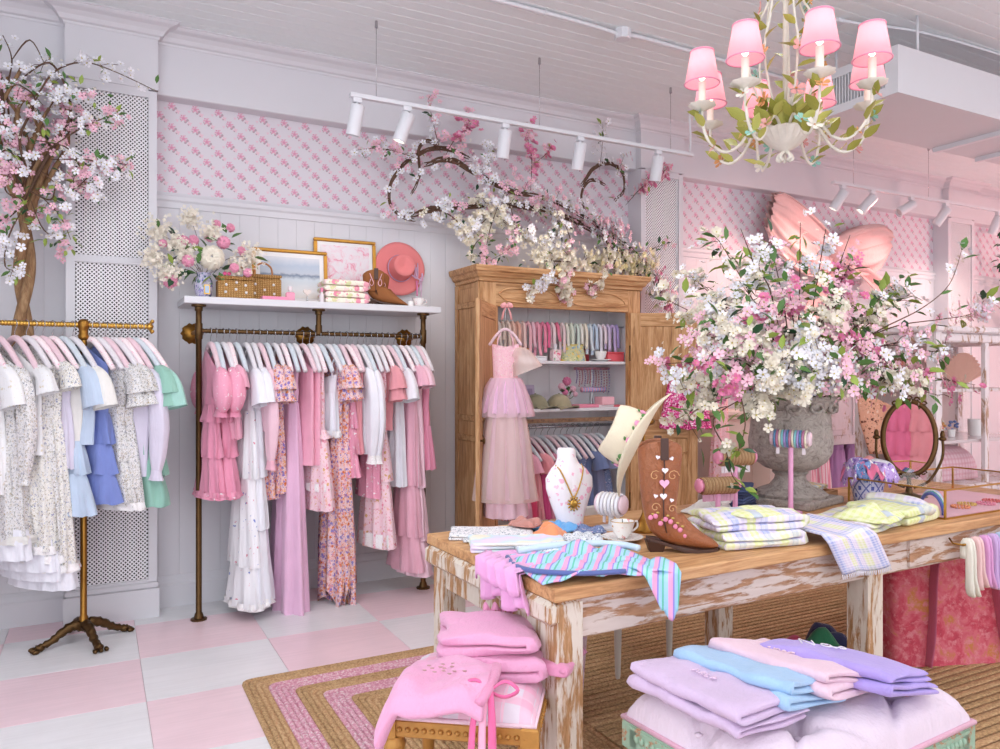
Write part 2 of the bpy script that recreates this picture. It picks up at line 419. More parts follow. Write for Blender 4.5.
HM = [fabric('hanger_pink', '#efcfd9', .05), prints('hanger_rosebud', '#f7e6ea', ['#f7e6ea', '#f0a6bd', '#f7e6ea'], 60, .3), fabric('hanger_white', '#eae4ea', .05), fabric('hanger_blue', '#d6dfe8', .05)]
# ---------------------------------------------------------------- hangers and garments
# local frame: rod at the origin, hanger along x (near arm +x), thickness along y, hanging down z
def hanger_meshes():
    out = []
    for i, m in enumerate(HM):
        t = None
        a = MB(); pts = spline([(-.172, 0, -.232), (-.11, 0, -.158), (-.045, 0, -.095), (0, 0, -.076), (.045, 0, -.095), (.11, 0, -.158), (.172, 0, -.232)], 3)
        a.tube(pts, [.0105 + .0062 * math.sin(PI * min(1, .15 + .7 * k / (len(pts) - 1))) for k in range(len(pts))], 8)
        am = a.build('padded_arm', m, None, 2).data
        h = MB(); h.tube([(0, 0, -.078), (0, 0, -.045), (.006, 0, -.03), (.017, 0, -.016), (.0185, 0, 0), (.012, 0, .0145), (0, 0, .0185), (-.013, 0, .0135), (-.018, 0, .002)], .0022, 5)
        hm = h.build('hook', CHROME, None, 2).data
        out.append((am, hm))
    for n in ('padded_arm', 'hook'):
        for o in [q for q in bpy.data.objects if q.name.split('.')[0] == n]: bpy.data.objects.remove(o)
    return out
HG = hanger_meshes()
def hanger(loc, rz, i, label, group):
    t = thing('padded_hanger', label, 'hanger', loc, rz, group)
    share(HG[i][0], 'padded_arm', t, Matrix.Identity(4)); share(HG[i][1], 'hook', t, Matrix.Identity(4)); return t
def ztop(x): return -.112 - .74 * abs(x)
def bodice(zw, ws, ww, m, par, name='bodice', th=(.024, .036), k=9, amp=.009, top=None, seed=0):
    g = MB()
    def fn(u, v):
        q = 2 * PI * v; c, s = math.cos(q), math.sin(q)
        w = lerp(ws, ww, u ** .8); t = lerp(th[0], th[1], u)
        d = 1 + amp / t * u * math.cos(k * q + 2 * nz(seed, v * 3, u))
        x = w * c; y = t * s * d
        z0 = ztop(x) + .003 if top is None else top + .02 * abs(c)
        return (x, y + .006 * nz(x * 9, u * 4, seed), lerp(z0, zw, u))
    return g.grid(fn, 8, 32, wrap=True).build(name, m, par, 2)
def tier(za, zb, wa, wb, ta, tb, m, par, name='skirt', k=11, amp=(.006, .022), seed=0, ragged=0, n=8, lining=0, ns=44):
    g = MB(); ph = random.random() * 6
    def fn(u, v):
        q = 2 * PI * v; c, s = math.cos(q), math.sin(q)
        w = lerp(wa, wb, u ** .75); t = lerp(ta, tb, u ** .7); a = lerp(amp[0], amp[1], u)
        f = math.cos(k * q + ph + 1.5 * nz(seed + u * 1.2, v * 4)) + .45 * math.cos((2 * k + 1) * q + ph * 2)
        e = a * f / 1.2
        x = w * c + e * c * .8; y = t * s + e * (s if abs(s) > .3 else math.copysign(.3, s))
        z = lerp(za, zb, u) + u * (.006 * f + ragged * (nz(q * 2.2, seed) + .4 * math.cos(5 * q)))
        return (x + .012 * u * nz(seed, u * 2), y, z)
    return g.grid(fn, n, ns, wrap=True).build(name, m, par, 2)
def flute(pts, rs, m, par, name, k=8, amp=.12, flat=.62, n=20, seed=0, sub=4):
    """a hanging sleeve or ruffle: pleated tube"""
    P = spline(pts, sub); K = len(P); g = MB()
    def rad(t): return interp([(i / (len(rs) - 1), r) for i, r in enumerate(rs)], t)
    ph = random.random() * 6
    def fn(u, v):
        i = min(int(round(u * (K - 1))), K - 1); q = 2 * PI * v; r = rad(u)
        d = (P[min(i + 1, K - 1)] - P[max(i - 1, 0)]).normalized(); a = Vector((0, 1, 0)); b = d.cross(a).normalized()
        rr = r * (1 + amp * math.cos(k * q + ph + nz(u * 2, v * 2, seed)))
        return P[i] + b * (math.cos(q) * rr) + a * (math.sin(q) * rr * flat)
    return g.grid(fn, K - 1, n, wrap=True).build(name, m, par, 2)
def sleeves(kind, m, par, ws=.18, tm=None, both=True):
    zs = ztop(ws)
    for sg in ((1, -1) if both else (1,)):
        X = lambda a: sg * a
        if kind == 'puff':
            flute([(X(ws - .02), 0, zs - .005), (X(ws + .045), 0, zs - .07), (X(ws + .062), 0, zs - .16), (X(ws + .04), 0, zs - .225)], [.03, .062, .078, .08, .062, .036], m, par, 'sleeve', 9, .1)
            flute([(X(ws + .04), 0, zs - .222), (X(ws + .036), 0, zs - .235), (X(ws + .034), 0, zs - .26)], [.034, .044, .058], tm or m, par, 'cuff', 10, .14)
        elif kind == 'short':
            flute([(X(ws - .03), 0, zs - .0), (X(ws + .03), 0, zs - .07), (X(ws + .065), 0, zs - .19)], [.035, .056, .066, .07], m, par, 'sleeve', 6, .08)
        elif kind == 'cap':
            flute([(X(ws - .03), 0, zs + .005), (X(ws + .03), 0, zs - .03), (X(ws + .055), 0, zs - .11)], [.03, .05, .066], m, par, 'sleeve', 9, .15)
        elif kind == 'ruffle':
            for d in (0, .07):
                flute([(X(ws - .03), 0, zs + .005 - d * .5), (X(ws + .03), 0, zs - .03 - d), (X(ws + .05), 0, zs - .12 - d)], [.03, .05, .075], m, par, 'sleeve_ruffle', 11, .17)
        elif kind == 'long':
            flute([(X(ws - .03), 0, zs), (X(ws + .03), 0, zs - .1), (X(ws + .05), 0, zs - .3), (X(ws + .035), 0, zs - .52)], [.034, .05, .053, .056, .06, .05, .03], m, par, 'sleeve', 5, .1)
            flute([(X(ws + .035), 0, zs - .515), (X(ws + .034), 0, zs - .545), (X(ws + .033), 0, zs - .57)], [.03, .034, .046], tm or m, par, 'cuff', 8, .12)
def dress(loc, rz, label, group, name='dress', cat='dress', L=1.1, waist=.42, ws=.17, ww=.13, wh=.19, th=.05, m=None, sm=None, slv=None, slm=None,
          tiers=(), tm=None, trim=None, cami=False, ragged=0, k=11, band=None, seed=None, underlay=None, flare=1.3):
    sd = random.random() * 50; t = thing(name, label, cat, loc, rz, group); sm = sm or m
    if cami:
        bodice(-waist, ws * .8, ww, m, t, top=-.27, seed=sd)
        for sg in (1, -1):
            for y in (.018, -.018): MB().tube([(sg * ws * .55, 0, ztop(ws * .55) + .016), (sg * ws * .62, y, -.2), (sg * ws * .66, y, -.275)], .005, 5).build('strap', m, t, 2)
    else: bodice(-waist, ws, ww, m, t, seed=sd)
    if slv: sleeves(slv, slm or m, t, ws, tm)
    zs = [waist] + [waist + (L - waist) * f for f in tiers] + [L]
    n = len(zs) - 1
    for i in range(n):
        a, b = zs[i], zs[i + 1]
        f0 = i / n; f1 = (i + 1) / n
        fe = .8 if n == 1 else flare; w0 = lerp(ww, wh, f0 ** fe) * (1 if i == 0 else .95); w1 = lerp(ww, wh, f1 ** fe) + (0 if n == 1 else .012)
        last = i == n - 1
        tier(-a + (.004 if i else .0), -b, w0, w1, lerp(.036, th, f0), lerp(.036, th, f1), sm, t, 'skirt' if n == 1 else 'skirt_tier', k, (.005, .024 if last or n > 1 else .022), sd + i, ragged if last else 0)
    if trim: tier(-L + .03, -L - .012, wh + .004, wh + .012, th + .004, th + .008, trim, t, 'hem_trim', k, (.022, .026), sd + n - 1)
    if band:
        z, h, bm = band; f = (z - waist) / (L - waist)
        w = lerp(ww, wh, f ** .8)
        tier(-z, -z - h, w + .007, w + .01, lerp(.036, th, f) + .007, lerp(.036, th, f) + .01, bm, t, 'lace_band', k, (.01, .012), sd)
    if underlay: tier(-L + .06, -L - underlay[0], wh - .02, wh + .01, th - .012, th, underlay[1], t, 'underskirt', k + 2, (.01, .018), sd + 3)
    return t
def top_(loc, rz, label, group, L=.62, ws=.18, ww=.17, m=None, slv=None, slm=None, name='blouse', hemm=None, tm=None, cami=False, cat='blouse'):
    t = thing(name, label, cat, loc, rz, group); sd = random.random() * 50
    if cami:
        bodice(-L, ws * .75, ww, m, t, 'body', top=-.27, seed=sd)
        for sg in (1, -1): MB().tube([(sg * ws * .5, 0, ztop(ws * .5) + .016), (sg * ws * .6, .012, -.2), (sg * ws * .62, .012, -.275)], .005, 5).build('strap', m, t, 2)
    else: bodice(-L, ws, ww, m, t, 'body', (.024, .045), 7, .008, seed=sd)
    if slv: sleeves(slv, slm or m, t, ws, tm)
    if hemm: tier(-L + .01, -L - .05, ww - .004, ww + .015, .044, .055, hemm, t, 'hem_ruffle', 12, (.006, .014), sd)
    return t
# ---------------------------------------------------------------- wall rack of brass pipe with a white shelf
RY, RZ_ = 4.65, 1.65
PX0, PX1 = .516, 1.892
rk = thing('pipe_clothes_rack', 'aged brass pipe clothes rack fixed to the panelled wall under a white shelf', 'clothes rack', (PX0, RY, 0))
for x in (0, PX1 - PX0):
    m = MB(); m.lathe([(.045, 0), (.045, .008), (.028, .012), (.022, .035), (.0165, .045), (.0165, 1.60), (.021, 1.605), (.021, 1.69), (.0165, 1.695), (.0165, 1.76), (.022, 1.765), (.022, 1.785), (.04, 1.788), (.04, 1.8)], (x, 0, 0), 14); m.build('upright', BRASSD, rk, 1)
MB().lathe([(.021, 0), (.021, .05), (.0165, .055), (.0165, .115), (.022, .118), (.022, .136), (.04, .14), (.04, .15)], ((PX1 - PX0) / 2, 0, 1.65), 14).build('shelf_support', BRASSD, rk, 1)
m = MB()
for i in range(76):
    a = i / 76 * (PX1 - PX0); m.tube([(a, 0, RZ_), (a + .009, 0, RZ_), (a + .0091, 0, RZ_), (a + .0181, 0, RZ_)], [.0135, .0135, .0118, .0118], 8, cap=False)
m.build('rail', BRASSD, rk, 1)
MB().tube([(0, .002, RZ_), ((PX1 - PX0), .002, RZ_)], .0117, 8).build('rail_core', BRASSD, rk, 2)
for x in (0, (PX1 - PX0) / 2, PX1 - PX0):
    m = MB(); m.tube([(x, .02, RZ_), (x, YW - RY - .03, RZ_)], .012, 8)
    mm = Matrix.Translation((x, YW - RY - .012, RZ_)) @ Matrix.Rotation(R(90), 4, 'X'); m.M = mm
    m.lathe([(.062, 0), (.062, .008), (.045, .02), (.02, .03)], (0, 0, 0), 24, wob=lambda q, z: .09 * math.cos(10 * q)); m.M = None
    m.build('wall_rosette', BRASS, rk, 1)
sh = MB().b2((.432, 4.57, 1.80), (1.985, 4.99, 1.84), bev=.003).build('shelf', WHITE); tag(sh, 'long white painted shelf board carried on brass pipes', 'shelf')
WR = R(-80)
HL = [('pale pink padded hanger on the brass wall rail', 'pink padded hangers on the wall rail'), ('rosebud print padded hanger on the brass wall rail', 'rosebud hangers on the wall rail'), ('white padded hanger on the brass wall rail', 'white padded hangers on the wall rail'), ('pale blue padded hanger on the brass wall rail', 'blue padded hangers on the wall rail')]
HU = [.580, .610, .648, .680, .720, .775, .815, .850, .893, .938, .982, 1.022, 1.055, 1.105, 1.147, 1.178, 1.21, 1.26, 1.296, 1.336, 1.378, 1.415, 1.45, 1.487, 1.532, 1.571, 1.61, 1.65, 1.69, 1.734, 1.775, 1.81, 1.842, 1.868]
seq = [0, 3, 2, 1, 3, 2, 2, 0, 3, 2, 1, 3, 2, 0, 2, 1, 3, 2, 3, 0, 1, 0, 2, 3, 2, 2, 1, 0, 3, 1, 2, 3, 0, 2]
for x, i in zip(HU, seq): hanger((x, RY, RZ_), WR + R(random.uniform(-4, 4)), i, *HL[i])
def at(i): return (HU[i], RY, RZ_)
G = 'dresses on the wall rail'
def D(i, label, group=None, dr=0, **k): return dress(at(i), WR + dr, label, group, **k)
for i in (0, 2): D(i, 'bright pink dress with embroidered puff sleeves, ' + ('hung against the brass upright' if i == 0 else 'hung beside the short pink dress'), 'pink puff sleeve dresses', L=.94, waist=.42, ws=.15, ww=.1, wh=.175, th=.06, m=HOT, slv='puff', slm=EMBP, tm=HOT, tiers=(.2, .58), trim=EMBP, flare=1.9)
D(3, 'short pink dress squeezed behind the embroidered puff sleeve dresses', L=.62, waist=.38, ws=.15, ww=.12, wh=.15, th=.03, m=PINK, slv='cap')
D(5, 'long white cotton dress with embroidered flowers down the front', L=1.58, waist=.46, ws=.165, ww=.11, wh=.20, th=.085, m=WHC, sm=EMBW, slv='short', slm=WHC, tiers=(.35, .8), trim=LACE)
D(6, 'long plain white cotton dress with tiers and lace hem', L=1.56, waist=.46, ws=.16, ww=.11, wh=.185, th=.075, m=WHC, slv='short', tiers=(.35, .62), trim=LACE)
top_(at(7), WR, 'pink blouse with long sleeves ending in ruffled cuffs', None, L=.58, ws=.15, ww=.13, m=PALEP, slv='long', tm=ROSE)
for i in (8, 9): D(i, 'knee length orange and violet floral dress with ruffled shoulders beside ' + ('pink blouse' if i == 8 else 'lilac maxi dress'), 'knee length floral dresses', L=.98 - .03 * (i - 8), waist=.5, ws=.15, ww=.1, wh=.115, th=.05, m=FLOR, slv='ruffle', k=8)
D(11, 'long plain lilac pink maxi dress with an uneven hem', L=1.68, waist=.42, ws=.14, ww=.11, wh=.19, th=.085, m=LILP, ragged=.045, k=8)
for i in (13, 14): top_(at(i), WR, 'pink denim shirt dress with straight cut hem beside ' + ('lilac maxi dress' if i == 13 else 'rose print dress'), 'pink shirt dresses', L=.79, ws=.15, ww=.15, m=PINK, name='shirt_dress', cat='shirt')
D(15, 'pale pink rose print dress with white lace band near the hem', L=1.06, waist=.58, ws=.13, ww=.12, wh=.19, th=.07, m=FLORP, band=(.90, .05, LACE), tiers=(.12,))
D(17, 'white camisole with thin straps and lace edge', name='camisole', cat='camisole', L=.62, waist=.36, ws=.15, ww=.11, wh=.13, th=.035, m=WHC, cami=True, trim=LACE)
for i in (18, 19): D(i, 'long orange and violet floral dress with handkerchief hem beside ' + ('white camisole' if i == 18 else 'dotted pink dress'), 'long floral dresses', L=1.60 + .03 * (i - 18), waist=.62, ws=.145, ww=.10, wh=.155, th=.065, m=FLOR, slv='ruffle', ragged=.12, k=8)
D(20, 'bright pink dress with white dotted embroidery and scalloped tier', L=.88, waist=.42, ws=.15, ww=.10, wh=.14, th=.05, m=EMBP, tiers=(.35, .7))
D(21, 'plain coral sleeveless dress squeezed between pink embroidered dress and white blouse', L=.74, waist=.4, ws=.15, ww=.12, wh=.13, th=.03, m=CORAL)
for i in (22, 23): top_(at(i), WR, 'white long sleeved blouse with ruffled cuffs beside ' + ('coral dress' if i == 22 else 'pink embroidered skirt dress'), 'white long sleeved blouses', L=.74, ws=.15, ww=.14, m=WHC, slv='long', tm=LACE)
D(24, 'bright pink embroidered skirt dress with scalloped hem behind white blouse', L=1.02, waist=.5, ws=.14, ww=.11, wh=.14, th=.05, m=EMBP)
top_(at(26), WR, 'coral pink ruffled sleeve top with flared sleeves', None, L=.6, ws=.15, ww=.12, m=CORAL, slv='ruffle')
D(25, 'pink rose print skirt dress with deep white lace hem', L=1.33, waist=.62, ws=.13, ww=.115, wh=.185, th=.075, m=FLORP, tiers=(.42,), band=(1.24, .085, LACE))
D(28, 'white short puff sleeved dress with black flower embroidery at the hip', L=.96, waist=.42, ws=.15, ww=.10, wh=.125, th=.045, m=WHC, slv='short', tm=LACE)
for i in (30, 31): D(i, ('long rose pink' if i == 30 else 'long paler pink') + ' tiered maxi dress reaching nearly to the floor', 'rose pink maxi dresses', L=1.5 + .03 * (i - 30), waist=.42, ws=.145, ww=.11, wh=.18, th=.075, m=ROSE if i == 30 else PALEP, slv='cap', tiers=(.5, .8))
D(33, 'bright pink strappy sundress with ruffled bodice at the rail end', L=.86, waist=.58, ws=.14, ww=.11, wh=.15, th=.05, m=HOT, cami=True)
# ---------------------------------------------------------------- brass pedestal rack
bx, by = -.06, 4.55
pr = thing('pedestal_clothes_rack', 'gilded brass pedestal clothes rack with twisted rod and claw feet', 'clothes rack', (bx, by, 0))
MB().lathe([(.03, .085), (.03, .1), (.022, .11), (.022, .13), (.0165, .14), (.0165, 1.58), (.024, 1.585), (.027, 1.6), (.022, 1.615), (.022, 1.635), (.028, 1.645), (.028, 1.675), (.015, 1.69)], n=14).build('post', BRASS, pr, 1)
for i in range(4):
    a = R(-70 + 90 * i); c, s = math.cos(a), math.sin(a)
    pts = spline([(c * r, s * r, z) for r, z in ((.01, .085), (.05, .095), (.1, .075), (.15, .042), (.2, .026), (.225, .024))], 4)
    m = MB(); m.tube(pts, [.03 - .018 * (k / (len(pts) - 1)) + (.004 * math.sin(k * 2.4)) for k in range(len(pts))], 8)
    lg = m.build('leg', BRASSD, pr, 2)
    m = MB()
    for da in (-.13, 0, .13): m.ell((math.cos(a + da * .9) * .232, math.sin(a + da * .9) * .232, .012), (.02, .011, .012), 8, 6, rot=Matrix.Rotation(a, 4, 'Z'))
    m.ell((c * .205, s * .205, .02), (.024, .022, .019), 8, 6); m.build('claw_foot', BRASSD, lg, 2)
RX0, RX1 = -.56, .255
m = MB()
for i in range(60):
    a = lerp(RX0, RX1, i / 60) - bx; d = (RX1 - RX0) / 60
    m.tube([(a, 0, 1.66), (a + d * .5, 0, 1.66), (a + d, 0, 1.66)], [.0115, .0155, .0115], 8, cap=False)
m.build('twisted_rod', GOLD, pr, 2)
for e in (RX1 - bx, RX0 - bx):
    m = MB(); m.ell((e, 0, 1.66), (.02, .02, .02), 8, 6)
    for q in range(4):
        w = R(45 + 90 * q); m.tube(spline([(e, 0, 1.66), (e + .006, math.cos(w) * .03, 1.66 + math.sin(w) * .03), (e + .018, math.cos(w) * .045, 1.66 + math.sin(w) * .045)], 3), [.009, .01, .008, .007, .01, .011, .005], 6)
    m.build('finial', GOLD, pr, 2)
LR = R(-50)
def lat(x, dz=0): return (x, by, 1.66 + dz)
LHL = [('pale pink padded hanger on the twisted brass rod', 'pink padded hangers on the pedestal rack'), ('rosebud print padded hanger on the twisted brass rod', 'rosebud hangers on the pedestal rack'), ('white padded hanger on the twisted brass rod', 'white padded hangers on the pedestal rack'), ('pale blue padded hanger on the twisted brass rod', 'blue padded hangers on the pedestal rack')]
LX = [-.5, -.44, -.365, -.315, -.28, -.245, -.2, -.155, -.11, -.03, .005, .04, .08, .115, .15, .185, .215]
for x, i in zip(LX, [1, 0, 0, 2, 1, 0, 1, 3, 2, 1, 2, 0, 2, 1, 0, 3, 1]): hanger(lat(x), LR + R(random.uniform(-3, 3)), i, *LHL[i])
def DL(x, label, group=None, **k): return dress(lat(x), LR, label, group, **k)
DL(-.5, 'cream cotton dress with tan embroidery at the end of the brass rod', L=.85, waist=.42, ws=.16, ww=.14, wh=.17, th=.05, m=EMBC, slv='short')
DL(-.44, 'blue and tan flower print dress with gathered puff sleeves', L=1.08, waist=.45, ws=.16, ww=.13, wh=.22, th=.075, m=DITSY2, slv='long', trim=CREAM, underlay=(.09, WHC))
top_(lat(-.365), LR, 'cream top with tan embroidered neckline and shoulders', None, L=.66, ws=.18, ww=.2, m=EMBC, slv='cap')
for i, x in enumerate((-.315, -.28, -.245)): DL(x, 'long blue and tan flower print dress over a white underskirt, ' + ('shortest', 'middle', 'longest')[i] + ' of three', 'long flower print dresses', L=1.14 + .05 * i, waist=.5, ws=.15, ww=.13, wh=.21, th=.08, m=DITSY if i != 1 else DITSY2, trim=LACE, underlay=(.1, WHC), slv='cap' if i == 2 else None)
DL(-.2, 'pale lilac sleeveless linen dress squeezed beside flower print dresses', L=.74, waist=.4, ws=.16, ww=.12, wh=.15, th=.04, m=LAV)
DL(-.155, 'pale blue short sleeved dress with cream skirt tiers', L=.98, waist=.6, ws=.165, ww=.13, wh=.2, th=.06, m=CREAM, sm=PBLUE, slv='short', slm=PBLUE, tiers=(.45,))
top_(lat(-.11), LR, 'pale blue and cream short sleeved blouse with cap ruffles', None, L=.62, ws=.17, ww=.15, m=PBLUE, slv='short', slm=CREAM)
DL(-.03, 'periwinkle blue sleeveless linen dress with ruffled tiers', L=.93, waist=.46, ws=.13, ww=.13, wh=.19, th=.06, m=BLUE, tiers=(.35, .68), k=6)
DL(.05, 'grey and tan flower print dress with frilled yoke beside blue dress', L=.93, waist=.5, ws=.17, ww=.12, wh=.17, th=.05, m=DITSY2, slv='ruffle', tiers=(.5,))
DL(.09, 'cream flower print ruffled dress with pink lace hem', L=.96, waist=.5, ws=.165, ww=.12, wh=.18, th=.05, m=DITSY2, slv='ruffle', trim=LACE)
top_(lat(.14), LR, 'plain lavender white blouse with long straight sleeves', None, L=.8, ws=.18, ww=.15, m=LAV, slv='long')
DL(.185, 'sage green gauze dress with ruffled shoulders and tiered skirt', L=.96, waist=.42, ws=.175, ww=.12, wh=.2, th=.055, m=GREEN, slv='ruffle', tiers=(.5,))
DL(.215, 'mint green short sleeved dress outermost on the brass rod', L=.8, waist=.42, ws=.18, ww=.11, wh=.16, th=.04, m=MINT, sm=GREEN, slv='short', slm=MINT, tiers=(.55,))
# pale sash looped over the rod end
q = thing('ribbon_sash', 'pale ribbon sash hanging from the twisted brass rod end', 'sash', (-.50, by - .03, 1.66))
m = MB(); P = spline([(0, .05, -.5), (0, .03, -.1), (0, .0, .018), (0, -.03, -.1), (.004, -.045, -.4), (-.004, -.05, -.62)], 5); m.tube(P, .013, 8, flat=.4); m.build('ribbon', fabric('pale_sash', '#e4dcdc'), q, 2)
MB().ell((0, 0, .024), (.02, .02, .014), 8, 6).build('knot', fabric('pale_sash', '#e4dcdc'), q, 2)
# ---------------------------------------------------------------- pine armoire
PINEC = ['#7f5536', '#b58455', '#cfa478']
PINE_V = wood('pine_upright', PINEC, (16, 16, 1.3)); PINE_H = wood('pine_lengthwise', PINEC, (1.3, 16, 16))
INW = plain('armoire_white', '#f4f1f5', .6, var=.03)
AX0, AX1, AY0, AY1 = 2.285, 3.635, 4.6, 4.985
ar = thing('armoire', 'antique stripped pine armoire with open doors and white shelves', 'armoire', (AX0, AY0, 0))
AW, AD = AX1 - AX0, AY1 - AY0
def P4(name, boxes, mat, par=None, bev=.003, sm=False):
    m = MB()
    for lo, hi in boxes: m.b2(lo, hi, bev=bev)
    return m.build(name, mat, par or ar, sm)
P4('side_panel', [((0, .03, .1), (.018, AD, 2.03))], PINE_V); P4('side_panel', [((AW - .02, .03, .1), (AW, AD, 2.03))], PINE_V)
# raised frames on the side that shows
for z0, z1 in ((1.9, 2.0), (1.12, 1.86), (.98, 1.08), (.2, .94)): P4('inset_panel', [((-.006, .075, z0), (.002, AD - .06, z1))], PINE_V, bev=.004)
P4('side_stile', [((-.012, .01, .1), (.004, .06, 2.03))], PINE_V); P4('side_stile', [((-.012, AD - .05, .1), (.004, AD, 2.03))], PINE_V)
for z in (1.88, 1.1, .96, .17): P4('side_rail', [((-.012, .06, z - .02), (.004, AD - .05, z + .02))], PINE_H)
P4('front_stile', [((0, 0, .1), (.12, .03, 2.03))], PINE_V); P4('front_stile', [((AW - .115, 0, .1), (AW, .03, 2.03))], PINE_V)
P4('header', [((.12, 0, 1.865), (AW - .115, .03, 2.03))], PINE_H); P4('plinth', [((-.02, -.02, 0), (AW + .02, AD, .1))], PINE_H)
m = MB()
for s0, s1 in ((.14, .62), (.7, 1.2)):
    pts = spline([(s0, -.002, 1.95), (s0 + .06, -.002, 1.985), (s0 + .2, -.002, 1.995), (s1 - .1, -.002, 1.99), (s1, -.002, 1.94), (s1 - .05, -.002, 1.905), (s0 + .1, -.002, 1.9), (s0, -.002, 1.95)], 5)
    m.tube(pts, .006, 6)
m.build('carved_moulding', PINE_H, ar, 2)
prof = [(0, 2.03), (.012, 2.035), (.014, 2.055), (.03, 2.065), (.04, 2.09), (.055, 2.1), (.06, 2.125), (.06, 2.135), (0, 2.135)]
v = []
for e, z in prof: v += [(-e, AD, z), (-e, -e, z), (AW + e, -e, z), (AW + e, AD, z)]
fs = [(q * 4 + j, q * 4 + j + 1, q * 4 + 5 + j, q * 4 + 4 + j) for q in range(len(prof) - 1) for j in range(3)]
MB().add(v, fs).build('cornice', PINE_H, ar); P4('top_board', [((0, 0, 2.12), (AW, AD, 2.133))], PINE_H)
for i in range(7):
    w = (AW - .04) / 7; P4('back_plank', [((.02 + i * w + .0015, AD - .02, .1), (.02 + (i + 1) * w - .0015, AD, 2.03))], INW)
P4('lining', [((AW - .035, .03, .1), (AW - .02, AD - .02, 2.03))], INW); P4('lining', [((.018, .03, .1), (.03, AD - .02, 2.03))], INW)
P4('floor_board', [((.03, .02, .1), (AW - .035, AD - .02, .125))], PINE_H)
for z in (1.497, 1.155): P4('shelf', [((.03, .035, z - .022), (AW - .035, AD - .021, z))], WHITE)
MB().tube([(.03, .2, 1.015), (AW - .035, .2, 1.015)], .011, 8).build('clothes_rail', CHROME, ar, 2)
P4('fretwork_strip', [((.03, .035, 1.055), (AW - .035, .043, 1.085))], prints('fretwork', '#8a6a52', ['#3d2b24', '#a98a6c', '#6a4a3a'], 70, .4), bev=0)
MB().tube([(.03, .16, 1.765), (AW - .035, .16, 1.765)], .007, 8).build('ribbon_rail', CHROME, ar, 2)
def door(hx, ang, w, label, flip=1):
    t = MB(); d = bpy.data.objects.new('door', None); COL.objects.link(d); d.parent = ar; d.location = (hx, -.012, 0); d.rotation_euler = (0, 0, ang); d['label'] = label
    for lo, hi, nm, mt in (((0, -.012, .13), (.075, .012, 1.86), 'door_stile', PINE_V), ((w - .075, -.012, .13), (w, .012, 1.86), 'door_stile', PINE_V), ((.075, -.011, 1.76), (w - .075, .011, 1.86), 'door_rail', PINE_H),
                           ((.075, -.011, .13), (w - .075, .011, .25), 'door_rail', PINE_H), ((.075, -.011, .92), (w - .075, .011, 1.02), 'door_rail', PINE_H),
                           ((.075, -.006, .25), (w - .075, .006, .92), 'door_panel', PINE_V), ((.075, -.006, 1.02), (w - .075, .006, 1.76), 'door_panel', PINE_V)):
        MB().b2(lo, hi, bev=.003).build(nm, mt, d)
    for yy in (-.009, .009):
        for zc in (1.12, .82):
            sg = 1 if zc > 1 else -1
            m = MB(); m.tube(spline([(.075, yy, zc), (.14, yy, zc + .01 * sg), (w * .35, yy, zc - .05 * sg), (w * .5, yy, zc - .065 * sg), (w * .65, yy, zc - .05 * sg), (w - .14, yy, zc + .01 * sg), (w - .075, yy, zc)], 4), .008, 6); m.build('carved_arch', PINE_H, d, 2)
    for z in (.45, 1.55):
        m = MB(); m.tube([(0, .0, z - .05), (0, .0, z + .05)], .008, 8); m.ell((0, 0, z + .058), (.009, .009, .012), 8, 6); m.build('hinge', BRASSD, d, 2)
    m = MB(); m.tube([(w - .03, flip * .012, 1.0), (w - .03, flip * .03, 1.0)], .006, 8); m.ell((w - .03, flip * .035, 1.0), (.012, .008, .02), 8, 6); m.build('key_plate', BRASSD, d, 2)
    return d
door(.115, R(180 + 52), .62, 'left door swung open towards the shop'); door(AW - .1, R(-28), .5, 'right door folded back with carved arch panel')
# ribbons
RC = ['#eadfd6', '#e2d2c6', '#f0d9cd', '#f3c9b9', '#eebba9', '#f6d6d0', '#f2b8c4', '#ecc1d0', '#f5a9bd', '#f08fae', '#ea6f9c', '#f7dfe4', '#ee7f9f', '#f2d7d9', '#e9e6da', '#e4ead9', '#d8e6dd', '#f0efe6', '#f4ead8', '#dfe9f2', '#c7d9ef', '#e8e2ee', '#f3dfe9', '#dcc8ea', '#cfb9e6', '#b9a4dd']
RN = ['ivory', 'oatmeal', 'cream', 'peach', 'salmon', 'shell', 'rose', 'dusty rose', 'candy pink', 'bright pink', 'fuchsia', 'blush white', 'raspberry', 'pearl', 'chalk', 'pale sage', 'seafoam', 'milk', 'vanilla', 'ice blue', 'sky blue', 'mist', 'pale rose', 'lilac', 'lavender', 'violet']
for i, (c, nme) in enumerate(zip(RC, RN)):
    x = 2.49 + i * (3.565 - 2.49) / 26; L = random.uniform(.15, .25)
    t = thing('hair_ribbon', '%s satin ribbon bow hanging on the armoire ribbon rail' % nme, 'ribbon', (x, AY0 + .16, 1.765), 0, 'ribbon bows in the armoire')
    mt = fabric('ribbon_%d' % i, c, .03)
    for s_ in (1, -1):
        m = MB(); w = .026; off = random.uniform(-.006, .006); LL = L * random.uniform(.75, 1.1)
        path = [(off, 0, .012), (off + s_ * .004, -.012 - (.012 if s_ > 0 else 0), .0), (off + s_ * .008, -.022 - (.012 if s_ > 0 else -.01), -.04), (off + s_ * .01, -.02 - (.014 if s_ > 0 else -.012), -LL * .6), (off + s_ * .012 + random.uniform(-.01, .01), -.02 - (.02 if s_ > 0 else -.01), -LL)]
        P = spline(path, 3)
        def fn(u, v, P=P):
            q = P[min(int(round(u * (len(P) - 1))), len(P) - 1)]; return (q.x + (v - .5) * w, q.y + .004 * math.cos(v * PI * 2), q.z)
        m.grid(fn, len(P) - 1, 3).build('ribbon_tail', mt, t, 2, solid=.0015)
    m = MB(); m.ell((0, -.012, .004), (.013, .014, .016), 8, 6); m.build('ribbon_knot', mt, t, 2)
S1, S2 = 1.497, 1.155
